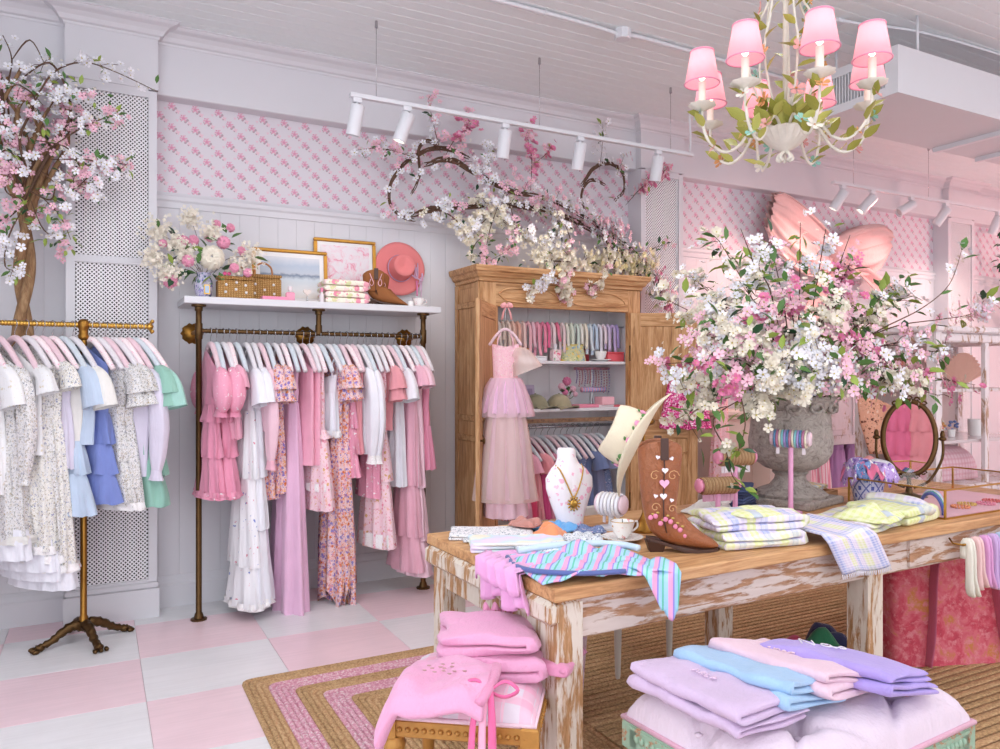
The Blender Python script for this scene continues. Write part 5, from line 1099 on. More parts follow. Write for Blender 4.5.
# joggers falling over the stool's front corner
t = thing('joggers', 'pink fleece joggers folded over the stool corner with gold embroidery', 'joggers', (.885, 1.925, SZ), R(-36.8))
def jg(u, v):
    x = lerp(.13, -.18, u); y = lerp(-.15, .11, v); e = abs(2 * v - 1)
    z = .055 + .03 * nz(x * 8, y * 8, 3) + .012 * nz(x * 20, y * 20, 5) - .03 * e ** 4
    d = max(0, -x - .10); z -= (d * 2.0) ** 1.25; x2 = x + d * .35
    d2 = max(0, -y - .13); z -= d2 * 1.6
    return (x2 - .03, y, z)
MB().grid(jg, 30, 26).build('body', PF, t, 2, solid=.035, sub=1)
MB().tube(spline([(.09, -.15, .045), (.105, -.08, .062), (.105, .03, .062), (.09, .11, .045)], 5), [.015] * 16, 10, flat=.8).build('waistband', PF2, t, 2)
m = MB()
for i in range(14): a = i * 2.4; r = .012 * math.sqrt(i); m.ell((-.03 + r * math.cos(a) * 1.4, -.03 + r * math.sin(a), .082 + .012 * nz(i)), (.007, .004, .002), 6, 4)
m.build('embroidery', plain('gold_thread', '#e3b0b0', .6, var=.3, scale=70), t, 2)
t = thing('drawstring_tassel', 'bright pink drawstring bow with tassels hanging over the stool edge', 'drawstring', (.925, 1.80, SZ + .03), R(-36.8)); DS = fabric('tassel_pink', '#ee6fa5')
for i, (dx, L) in enumerate(((-.035, .2), (-.012, .26), (.012, .25))):
    P = spline([(0, .03, .02), (dx * .4, -.03, .025), (dx, -.052, -.03), (dx * 1.2, -.058, -L * .6), (dx * 1.4, -.06, -L)], 5); MB().tube(P, [.006 + .008 * (k / (len(P) - 1)) for k in range(len(P))], 8, flat=.5).build('tail', DS if i != 1 else fabric('tassel_pale', '#f7b3d0'), t, 2)
for sg in (1, -1): MB().tube(spline([(0, -.01, .022), (sg * .04, -.01, .05), (sg * .075, -.015, .03), (sg * .04, -.02, .012), (0, -.012, .02)], 5), .008, 8, flat=.45).build('loop', DS, t, 2)
# grey flowered shoes under the stool
for i in range(2):
    t = thing('canvas_shoe', 'grey flowered canvas shoe on the rug under the gilt stool', 'shoe', (.90 + .09 * i, 2.0 + .05 * i, .011), R(150), 'canvas shoes under the stool'); CV = prints('grey_canvas', '#d8d6da', ['#e88fae', '#8fae8a', '#bcbcc4'], 45, .3)
    MB().grid(lambda u, v: (lerp(-.1, .13, u), .04 * math.sin(PI * min(1, u * 1.1 + .12)) ** .5 * math.cos(PI * v) * (1 if u < .98 else .4), .018 + (.06 - .035 * u) * math.sin(PI * v) * (1 - u ** 6)), 16, 10).build('upper', CV, t, 2, solid=.004); m = MB(); m.box((.015, 0, .009), (.24, .082, .018), bev=.008); m.build('sole', WHITE, t)
# ---------------------------------------------------------------- tufted bench
MINTC = chippy('chippy_mint', ('#a9c3ad', '#8fb09a'), ('#a9765a', '#c99a78'), (14, 14, 14), .43)
bn = thing('tufted_bench', 'tufted blush pink bench on a chipped mint green carved frame', 'bench', (1.79, 1.545, 0), R(4)); bw_, bd_ = .415, .28
BZ0 = .40; btn = []
for i in range(-2, 3):
    for j in (-1, 0, 1):
        if (i + j) % 2 == 0: btn.append((i * .2, j * .15))
def bc(u, v):
    a, b = u * 2 - 1, v * 2 - 1; x, y = a * bw_, b * bd_
    h = .108 * (max(0, 1 - abs(a) ** 9) * max(0, 1 - abs(b) ** 7)) ** .5
    for (p, q) in btn: d = math.hypot(x - p, y - q); h -= .05 * math.exp(-(d / .04) ** 2)
    # creases run diagonally from button to button
    s = abs(((x / .2 + y / .15) / 2 + 50.0) % 1 - 0.0); s = min(s, 1 - s); w = abs(((x / .2 - y / .15) / 2 + 50.0) % 1); w = min(w, 1 - w)
    inside = max(0, 1 - (abs(a)) ** 6) * max(0, 1 - (abs(b)) ** 6)
    h -= .026 * inside * (math.exp(-(s / .05) ** 2) + math.exp(-(w / .05) ** 2))
    return (x * (1 + .01 * (h > .05)), y, BZ0 + max(h, 0))
BF = fabric('blush_velvet', '#e6d5e4', .03); MB().grid(bc, 80, 56).build('cushion', BF, bn, 2)
for (p, q) in btn: MB().ell((p, q, BZ0 + .058), (.011, .011, .006), 10, 6).build('button', BF, bn, 2)
MB().tube([(sx * bw_, sy * bd_, BZ0 + .004) for sx, sy in ((-1, -1), (1, -1), (1, 1), (-1, 1), (-1, -1))], .008, 8).build('piping', fabric('piping_rose', '#e9b3cb'), bn, 2)
for sy in (-1, 1):
    ap = MB().b2((-bw_ + .03, sy * (bd_ - .012) - .014, .325), (bw_ - .03, sy * (bd_ - .012) + .014, .398), bev=.006).build('apron', MINTC, bn); m = MB()
    for j in range(34): x = -bw_ + .06 + j * (2 * bw_ - .12) / 33; m.ell((x, sy * (bd_ + .003), .362), (.011, .006, .013), 6, 4)
    m.build('leaf_carving', MINTC, ap, 2); MB().b2((-bw_ + .03, sy * (bd_ + .001) - .004, .382), (bw_ - .03, sy * (bd_ + .001) + .004, .39)).build('bead_rail', MINTC, ap)
for sx in (-1, 1):
    ap = MB().b2((sx * (bw_ - .012) - .014, -bd_ + .03, .325), (sx * (bw_ - .012) + .014, bd_ - .03, .398), bev=.006).build('apron', MINTC, bn); m = MB()
    for j in range(21): y = -bd_ + .06 + j * (2 * bd_ - .12) / 20; m.ell((sx * (bw_ + .003), y, .362), (.006, .011, .013), 6, 4)
    m.build('leaf_carving', MINTC, ap, 2); MB().b2((sx * (bw_ + .001) - .004, -bd_ + .03, .382), (sx * (bw_ + .001) + .004, bd_ - .03, .39)).build('bead_rail', MINTC, ap)
    for sy in (-1, 1):
        MB().box((sx * (bw_ - .028), sy * (bd_ - .028), .358), (.06, .06, .085), bev=.006).build('corner_block', MINTC, bn)
        MB().lathe([(.016, 0), (.022, .012), (.016, .03), (.018, .06), (.024, .2), (.028, .22), (.022, .228), (.034, .25), (.036, .27), (.026, .288), (.032, .3), (.028, .316)], (sx * (bw_ - .03), sy * (bd_ - .03), 0), 16, wob=lambda q, z: .06 * math.cos(9 * q) if .06 < z < .2 else 0).build('leg', MINTC, bn, 1)
# folded sweatshirts leaning on one another
SW = [('orchid pink', ORCH, 1.475, 1.545, .0), ('sky blue', SKY, 1.625, 1.555, R(9)), ('blush pink', BLUSH, 1.765, 1.545, R(10)), ('violet', PURP, 1.895, 1.475, R(11))]
for i, (n, mt, x, y, tl) in enumerate(SW):
    t = thing('folded_sweatshirt', '%s fleece sweatshirt folded on the tufted bench' % n, 'sweatshirt', (x + .01, y + .01, .512 + (.012 if i else 0)), R(4 + 3 * i), None, Euler((R(0 if i == 0 else -3), tl, R(3 + 2 * i))).to_matrix().to_euler())
    for j in range(2):
        g = MB(); g.M = Matrix.Rotation(PI, 4, 'Z') @ Matrix.Translation((0, 0, j * .033)) ; fold_mb(.235 - .008 * j, .40 - .012 * j, .032, 2, 80 + i * 7 + j, .03, 16, 0, g); g.build('folded_half' if j else 'body', mt, t, 2)
    if i == 3:
        m = MB(); z = .0715
        strokes = [[(0, 0), (.004, .03), (.008, .05), (.012, .03), (.022, .0), (.028, .02), (.032, .05)], [(.058, .026), (.046, .028), (.04, .014), (.046, .002), (.056, .006), (.06, .026), (.06, .006), (.066, .0)], [(.07, .008), (.082, .026), (.086, .012), (.08, .001), (.072, .004)], [(.088, .002), (.098, .05), (.1, .0), (.104, .018), (.112, .02), (.114, .0), (.12, .002)]]
        for s_ in strokes[:3]: m.tube(spline([(-.075 + p * 1.06 + q * 1.2, .085 - p * 1.06 + q * 1.2, z + .007) for p, q in s_], 4), .0021, 5)
        m.build('script_lettering', plain('white_print', '#faf6fd', .6), t, 2)
    if i in (0, 2):
        m = MB()
        for s_ in ([(0, 0), (.01, .02), (.02, 0)], [(.026, .0), (.03, .02), (.038, .016), (.03, .01), (.04, 0)], [(.048, .02), (.048, 0), (.06, .002)], [(.068, 0), (.068, .02), (.078, .014), (.07, .009)]): m.tube(spline([(-.03 + q, .06 - p, .0725) for p, q in s_], 3), .0022, 5)
        m.build('faded_print', plain('faded_print_%d' % i, ['#ecd0e8', '', '#f8dce6'][i], .7), t, 2)
# ---------------------------------------------------------------- under the table
t = thing('tote_bag', 'large raspberry flowered tote bag with pink straps under the table', 'bag', (3.72, 2.30, .011), R(-20)); k = NT('raspberry_floral', .85); v = k.co(); k.base(k.mix(k.ramp(k.noise(v, 30, 4, .7), [(.5, (0, 0, 0, 1)), (.62, (1, 1, 1, 1))]), k.ramp(k.noise(v, 9, 4, .65, .6), [(.3, '#b5344c'), (.45, '#cf4f62'), (.55, '#d9707f'), (.65, '#c9803f'), (.75, '#d98f9f')]), '#dd8790')); FL2 = k.m
def tg(u, v): q = 2 * PI * v; c, s = math.cos(q), math.sin(q); k = lambda w: math.copysign(abs(w) ** .35, w); return ((.36 - .02 * u) * k(c), (.13 - .05 * u) * k(s) + .01 * nz(u * 3, v * 6), .5 * u + .002)
MB().grid(tg, 12, 48, wrap=True).build('body', FL2, t, 2); MB().b2((-.35, -.12, 0), (.35, .12, .01)).build('base', FL2, t)
for x in (-.17, .17): MB().tube(spline([(x * 1.25, -.142, .01), (x * 1.1, -.135, .15), (x, -.12, .3), (x * .85, -.105, .5), (x * .5, -.09, .58)], 5), [.035] * 21, 8, flat=.12).build('strap', fabric('strap_pink', '#cf6a8a'), t, 2)
for i, (c, n) in enumerate((('#b5383f', 'red'), ('#2f7a55', 'green'), ('#d9a03a', 'mustard'), ('#5a3f7a', 'purple'), ('#d9527f', 'cerise'), ('#2c2d55', 'navy'))):
    t = thing('yarn_bundle', '%s knit bundle heaped in the dark under the table' % n, 'knitwear', (2.86 + .13 * (i % 3) + .05 * (i // 3), 2.42 + .12 * (i // 3), .011), i); crumple('knit', fabric('yarn%d' % i, c), t, (0, 0, 0), .15, .13, .2, i * 3 + 2, .4 * i, 4, .01, 24, 24)
    MB().tube(spline([(-.12, -.06, .02), (-.05, -.13, .03), (.06, -.13, .03), (.13, -.05, .02)], 4), .014, 6).build('cuff', fabric('yarn%d' % i, c), t, 2)
t = thing('painted_chair', 'pale grey painted chair with slim fluted legs behind the table', 'chair', (2.25, 3.02, .011), R(10)); GP = plain('grey_paint', '#d5cec6', .6, var=.06)
MB().b2((-.21, -.2, .42), (.21, .2, .46), bev=.01).build('seat', PINKPLAID, t); MB().b2((-.2, -.19, .37), (.2, .19, .42), bev=.004).build('seat_rail', GP, t)
for x in (-.18, .18):
    for y in (-.17, .17): MB().lathe([(.01, 0), (.013, .02), (.02, .3), (.026, .32), (.02, .33), (.02, .37)], (x, y, 0), 12).build('leg', GP, t, 1)
for x in (-.18, .18): MB().tube([(x, .18, .44), (x, .2, .72)], .016, 8).build('back_post', GP, t, 2)
MB().b2((-.18, .19, .62), (.18, .21, .72), bev=.008).build('backrest', GP, t)
t = thing('floral_basket', 'lilac flowered laundry basket standing behind the stool', 'basket', (1.62, 2.62, .011)); MB().lathe([(.001, .002), (.12, 0), (.15, .4), (.155, .5), (.148, .5), (.14, .4), (.001, .012)], n=28, cap=False).build('body', prints('lilac_floral', '#e6cde0', ['#d58fb4', '#b59ad0', '#f3e3ea'], 26, .38), t, 1); MB().tube([(.152 * math.cos(2 * PI * j / 28), .152 * math.sin(2 * PI * j / 28), .5) for j in range(29)], .008, 6).build('rim', WHITE, t, 2)
# ---------------------------------------------------------------- things on the white shelf
SH = 1.84
WIC = None
k = NT('wicker', .7); v = k.co(); wv = k.n('ShaderNodeTexWave'); wv.inputs['Scale'].default_value = 28; wv.bands_direction = 'Z'; wv.inputs['Distortion'].default_value = 1.5; k.l(v, wv.inputs['Vector']); w2 = k.n('ShaderNodeTexWave'); w2.inputs['Scale'].default_value = 22; w2.bands_direction = 'X'; k.l(v, w2.inputs['Vector'])
f = k.math('MULTIPLY', wv.outputs['Fac'], w2.outputs['Fac']); k.base(k.ramp(f, [(0, '#a4763c'), (.4, '#cf9f5f'), (1, '#e3bd84')])); k.bump(f, .8, .01); WIC = k.m
for (x, y, w, h, rz, lb) in ((.72, 4.70, .2, .135, 0, 'small wicker box handbag with pearl studs and pink pompoms'), (.905, 4.82, .2, .17, 0, 'taller wicker box handbag with pearl studs behind another')):
    t = thing('wicker_handbag', lb, 'handbag', (x, y, SH), rz); MB().b2((-w / 2, -.045, 0), (w / 2, .045, h - .022), bev=.008).build('body', WIC, t); MB().b2((-w / 2 - .003, -.048, h - .02), (w / 2 + .003, .048, h), bev=.006).build('lid', WIC, t)
    P = spline([(-.055, 0, h), (-.045, 0, h + .05), (0, 0, h + .075), (.045, 0, h + .05), (.055, 0, h)], 5); MB().tube(P, .006, 8).build('handle', plain('cane', '#b5763f', .5), t, 2)
    for (px, pz) in ((0, .5), (-.32, .35), (.32, .35), (-.3, .72), (.3, .72), (.02, .85) if h < .15 else (.02, .2)): MB().ell((px * w * .9, -.047, pz * (h - .02)), (.0085, .005, .0085), 8, 6).build('pearl_stud', plain('pearl', '#efe9ea', .2), t, 2)
    if h < .15:
        for d in (-.012, .012): MB().ell((-.05 + d, -.045, h + .012), (.012, .012, .011), 8, 6).build('pompom', fabric('pompom_pink', '#ef5f95'), t, 2)
def frame(x, y, w, h, lb, art, lean=6, mat_=.03):
    t = thing('picture_frame', lb, 'picture frame', (x, y, SH + .001), 0, None, (R(-lean), 0, 0)); GF = plain('gold_frame', '#c58f3c', .35, .7, var=.15, scale=18)
    for lo, hi in (((-w / 2, -.011, 0), (w / 2, .011, .022)), ((-w / 2, -.011, h - .022), (w / 2, .011, h)), ((-w / 2, -.011, .022), (-w / 2 + .022, .011, h - .022)), ((w / 2 - .022, -.011, .022), (w / 2, .011, h - .022))): MB().b2(lo, hi, bev=.005).build('frame_side', GF, t)
    MB().b2((-w / 2 + .02, .0, .02), (w / 2 - .02, .006, h - .02)).build('mount', plain('mount_white', '#f6f3f5', .7), t); MB().b2((-w / 2 + .02 + mat_, -.003, .02 + mat_), (w / 2 - .02 - mat_, .001, h - .02 - mat_)).build('print', art, t)
k = NT('seascape', .6); c_ = k.n('ShaderNodeTexCoord'); sp = k.n('ShaderNodeSeparateXYZ'); k.l(c_.outputs['Object'], sp.inputs[0]); nn = k.noise(c_.outputs['Object'], 18, 3)
k.base(k.ramp(k.math('ADD', k.math('MULTIPLY', sp.outputs[2], 2.6), k.math('MULTIPLY', nn, .12)), [(.1, '#e9dccf'), (.3, '#e6e4e6'), (.5, '#cfd7e0'), (.565, '#7d8aa0'), (.6, '#c3c9d6'), (.72, '#b6c2d4'), (.9, '#e3e1e6')])); SEA = k.m
k = NT('watercolour_flowers', .7); v = k.co(); n1 = k.noise(v, 14, 4, .7, 1.5); k.base(k.ramp(n1, [(.45, '#eae2e8'), (.56, '#edd3dd'), (.62, '#e8a5bd'), (.7, '#d98a8a')])); WCF = k.m
frame(1.095, 4.915, .475, .36, 'landscape seascape print in a thin gold frame', SEA, 5); frame(1.465, 4.95, .42, .46, 'pink flower watercolour in a gold frame behind the folded blankets', WCF, 4, .025)
BLK = prints('rose_quilt', '#f3ecdd', ['#efa9b8', '#f7d9d6', '#d9d9a6', '#e98fa6'], 22, .42)
for i in range(2): t = thing('folded_blanket', ['rose printed cream blanket folded flat on the shelf', 'rose printed cream blanket folded on top of its twin'][i], 'blanket', (1.37, 4.72, SH + i * .075), R(2 - 5 * i)); fold_mb(.235, .2, .072, 2, 95 + i, .01).build('body', BLK, t, 2); MB().tube([(.118, -.09, .036), (.12, 0, .036), (.118, .09, .036)], .004, 5).build('binding', fabric('blanket_edge', '#f7e3e6'), t, 2)
SUE = plain('tan_suede', '#9a5f33', .85, var=.1, scale=20)
for i, (x, y, rz) in enumerate(((1.575, 4.69, R(-10)), (1.64, 4.80, R(-14)))):
    b = boot((x, y, SH), rz, ['tan suede ankle boot with pink stitching, nearer of the pair', 'tan suede ankle boot with pink stitching, behind its pair'][i], SUE, SOLE, .215, .98, group='suede boots on the shelf'); PST = plain('pink_stitch', '#f4c2cf', .6)
    for cx, sg in ((-.028, 1), (.026, -1)):
        MB().tube(spline([(cx - .012 * sg, -.055, .2), (cx, -.0575, .17), (cx + .012 * sg, -.055, .14), (cx, -.052, .122), (cx - .012 * sg, -.051, .14), (cx - .004 * sg, -.056, .165)], 4), .0024, 5).build('stitched_scroll', PST, b, 2)
# pink felt hat hung on the wall
t = thing('felt_hat', 'coral pink felt hat with lilac ribbon hung on the panelled wall', 'hat', (1.85, 4.985, 2.13), 0); FELT = plain('coral_felt', '#ee8a8b', .85, var=.04, bump=.2)
t.rotation_euler = (R(86), 0, 0)
MB().grid(lambda u, v: (lerp(.085, .182, u) * math.cos(2 * PI * v), lerp(.075, .186, u) * math.sin(2 * PI * v), .012 + .012 * u * math.cos(4 * PI * v) * .4), 5, 44, wrap=True).build('brim', FELT, t, 2, solid=.004)
MB().grid(lambda u, v: ((.086 - .02 * u ** 2) * math.cos(2 * PI * v) * (1 if u < .8 else (1 - (u - .8) / .2) + .0), (.09 - .015 * u ** 2) * math.sin(2 * PI * v) * (1 - .2 * u * (math.sin(2 * PI * v) < 0)) * (1 if u < .8 else (1 - (u - .8) / .2)), .012 + .1 * min(1, u / .8) - (.022 * ((u - .8) / .2) if u > .8 else 0)), 15, 40, wrap=True).build('crown', FELT, t, 2)
MB().grid(lambda u, v: (.0885 * math.cos(2 * PI * v), .092 * math.sin(2 * PI * v), .016 + .016 * u), 1, 40, wrap=True).build('hat_band', fabric('lilac_band', '#d9b8dd'), t, 2, solid=.003)
for i in range(6): MB().tube(spline([(.075, -.045, .04), (.09 + .012 * i, -.055 - .006 * i, .05), (.10 + .01 * i, -.02 + .03 * (i % 3) - .07 * (i > 2), .045), (.105 + .008 * i, .03 - .045 * i, .03)], 4), .004, 5, flat=.5).build('ribbon_end', fabric('lilac_ribbon', '#e3bfdf'), t, 2)
MB().tube(spline([(.115, -.08, .03), (.12, -.13, .025), (.12, -.185, .02)], 4), .007, 5, flat=.4).build('pink_ribbon', fabric('pink_ribbon', '#f08fc0'), t, 2)
cup((1.885, 4.72, SH), 'small white teacup with pink sprigs on the shelf end', prints('sprig_china', '#f8f5f5', ['#f8f5f5', '#e8a1b4', '#f8f5f5'], 60, .3, rough=.15), CHINA, .85)
t = thing('shot_glass', 'tiny white pot standing beside the suede boot toe', 'pot', (1.80, 4.64, SH)); MB().lathe([(.001, .002), (.016, 0), (.02, .034), (.017, .034), (.001, .006)], n=16, cap=False).build('pot', CHINA, t, 1); MB().tube([(.0185 * math.cos(2 * PI * j / 16), .0185 * math.sin(2 * PI * j / 16), .034) for j in range(17)], .0015, 4).build('rim', CHINA, t, 2)
box_thing('gift_set', 'flat bright pink gift box lying before the wicker bags', 'box', (.86, 4.60, SH), (1.0, 4.68, SH + .022), plain('gift_pink', '#f291b4', .4), None, None, .003)
t = thing('perfume_bottle', 'pink perfume bottle with clear cap beside the gift box', 'bottle', (1.03, 4.645, SH)); MB().b2((-.025, -.014, 0), (.025, .014, .055), bev=.006).build('bottle', plain('perfume_pink', '#ee9ab6', .15), t); MB().lathe([(.009, .055), (.009, .065), (.014, .066), (.014, .088), (.012, .09)], n=12).build('cap', plain('clear_acrylic', '#efe3e8', .1), t, 1)
t = thing('heart_ornament', 'clear glass heart on a stand beside the seascape', 'ornament', (1.135, 4.655, SH)); MB().prism([(.026 * 16 * math.sin(a) ** 3 / 17, .062 + .024 * (13 * math.cos(a) - 5 * math.cos(2 * a) - 2 * math.cos(3 * a) - math.cos(4 * a)) / 17) for a in [2 * PI * i / 24 for i in range(24)]], 1, -.006, .006).build('heart', plain('frosted_glass', '#e6d6cf', .15), t); MB().lathe([(.022, 0), (.022, .006), (.004, .01), (.004, .04)], n=14).build('stand', CHROME, t, 1)
t = thing('scent_bottle', 'slim clear scent bottle with pink cap beside the folded blankets', 'bottle', (1.225, 4.655, SH)); MB().lathe([(.001, .001), (.015, 0), (.016, .05), (.007, .06), (.007, .068)], n=14).build('bottle', plain('clear_acrylic', '#efe3e8', .1), t, 1); MB().lathe([(.009, .068), (.009, .09), (.005, .094)], n=12).build('cap', plain('gift_pink', '#f291b4', .4), t, 1)
# ---------------------------------------------------------------- flowering branches: (path, colours, blossoms, spread, leaves, thickness, start)
VINE = [
    ([(2.31,4.82,2.92),(2.09,4.82,2.96),(1.88,4.82,2.86),(1.75,4.82,2.71),(1.72,4.82,2.56),(1.79,4.82,2.47),(1.9,4.82,2.44)], 'wp', 32, 0.03, 6, 0.0144, 0.125),
    ([(2.08,4.8,2.94),(1.99,4.8,2.99),(1.92,4.8,2.91),(1.93,4.8,2.75),(1.87,4.8,2.61)], 'w', 9, 0.03, 1, 0.0128, 0.125),
    ([(1.86,4.8,2.47),(2.08,4.8,2.54),(2.38,4.8,2.59),(2.71,4.8,2.62),(3.05,4.8,2.59),(3.41,4.8,2.47),(3.69,4.8,2.3),(3.79,4.8,2.19)], 'wcp', 224, 0.055, 24, 0.0208, 0.05),
    ([(1.95,4.76,2.81),(2.13,4.76,2.87),(2.36,4.76,2.79),(2.6,4.76,2.71),(2.94,4.76,2.68),(3.29,4.76,2.56),(3.62,4.76,2.4)], 'wwp', 256, 0.06, 21, 0.0176, 0.1),
    ([(3.46,4.8,2.86),(3.32,4.8,2.88),(3.24,4.8,2.76),(3.27,4.8,2.65)], 'w', 9, 0.02, 1, 0.0128, 0.125),
    ([(3.24,4.8,2.83),(3.36,4.8,2.98),(3.5,4.8,3.03),(3.62,4.8,2.98),(3.64,4.8,2.84),(3.55,4.8,2.75)], 'w', 19, 0.02, 3, 0.0144, 0.125),
    ([(1.91,4.76,2.84),(1.74,4.76,2.87),(1.6,4.76,2.87),(1.47,4.76,2.84)], 'pw', 44, 0.03, 13, 0.004, 0.125),
    ([(2.07,4.78,2.92),(2.03,4.78,3.06),(2.0,4.78,3.18),(1.98,4.78,3.26)], 'wp', 38, 0.025, 4, 0.004, 0.125),
    ([(2.1,4.76,2.89),(2.17,4.76,3.01),(2.29,4.76,3.11),(2.25,4.76,3.19)], 'ph', 70, 0.035, 3, 0.004, 0.125),
    ([(2.36,4.76,2.79),(2.44,4.76,2.91),(2.4,4.76,3.04)], 'w', 32, 0.02, 4, 0.004, 0.125),
    ([(2.77,4.76,2.73),(2.78,4.76,2.95),(2.75,4.76,3.09),(2.74,4.76,3.22)], 'ph', 70, 0.018, 3, 0.004, 0.125),
    ([(2.78,4.76,2.91),(2.89,4.76,3.0),(2.94,4.76,3.06)], 'hp', 25, 0.015, 1, 0.003, 0.125),
    ([(3.39,4.78,2.96),(3.42,4.78,3.19),(3.42,4.78,3.33)], 'w', 25, 0.02, 6, 0.003, 0.125),
    ([(3.55,4.78,2.94),(3.63,4.78,3.11)], 'wp', 19, 0.02, 3, 0.003, 0.125),
    ([(3.62,4.76,2.71),(3.76,4.76,2.85),(3.91,4.76,2.96),(4.04,4.76,3.05)], 'hp', 89, 0.03, 3, 0.004, 0.125),
    ([(1.99,4.76,2.54),(2.13,4.76,2.49),(2.29,4.76,2.4),(2.44,4.76,2.52)], 'wc', 83, 0.045, 9, 0.006, 0.125),
    ([(2.5,4.72,2.62),(2.42,4.72,2.41),(2.38,4.72,2.23),(2.34,4.72,2.12)], 'p', 32, 0.02, 27, 0.004, 0.125),
    ([(2.57,4.7,2.59),(2.61,4.7,2.42),(2.57,4.7,2.29),(2.41,4.7,2.19)], 'pw', 44, 0.03, 30, 0.004, 0.125),
    ([(2.38,4.72,2.37),(2.3,4.72,2.29),(2.27,4.72,2.17)], 'c', 9, 0.02, 15, 0.004, 0.125),
    ([(2.97,4.68,2.56),(3.06,4.68,2.38),(3.01,4.68,2.22),(3.1,4.68,2.13)], 'cp', 44, 0.04, 7, 0.004, 0.125),
    ([(3.34,4.7,2.45),(3.48,4.7,2.34),(3.71,4.7,2.35),(4.03,4.7,2.45)], 'wp', 44, 0.03, 39, 0.005, 0.125),
    ([(3.59,4.66,2.38),(3.78,4.66,2.21),(3.93,4.66,2.06),(3.96,4.66,1.91)], 'ph', 76, 0.04, 12, 0.004, 0.125),
    ([(3.65,4.62,2.31),(3.79,4.62,2.09),(3.84,4.62,1.94)], 'wc', 64, 0.04, 9, 0.004, 0.125),
    ([(2.68,4.62,2.2),(2.93,4.62,2.21),(3.28,4.62,2.21),(3.65,4.62,2.16)], 'ccy', 288, 0.07, 21, 0.006, 0.025),
    ([(3.21,4.64,2.28),(3.48,4.64,2.25),(3.76,4.64,2.24)], 'cyc', 192, 0.065, 15, 0.005, 0.025),
    ([(2.98,4.56,2.18),(2.91,4.56,2.07),(2.94,4.56,1.92)], 'pc', 83, 0.028, 4, 0.003, 0.125),
    ([(2.85,4.56,2.19),(2.79,4.56,2.05),(2.67,4.56,1.99),(2.65,4.56,1.93)], 'cw', 51, 0.022, 3, 0.003, 0.125),
    ([(3.34,4.58,2.28),(3.25,4.58,2.09),(3.16,4.58,2.01)], 'cp', 83, 0.04, 7, 0.004, 0.125),
    ([(2.88,4.74,2.68),(3.01,4.74,2.46),(2.84,4.74,2.34)], 'wwc', 128, 0.06, 12, 0.005, 0.05),
    ([(2.35,4.74,2.65),(2.51,4.74,2.49),(2.75,4.74,2.4)], 'wwc', 128, 0.055, 9, 0.005, 0.05),
    ([(3.18,4.74,2.59),(3.37,4.74,2.53),(3.55,4.74,2.51)], 'pw', 128, 0.055, 12, 0.005, 0.05),
]
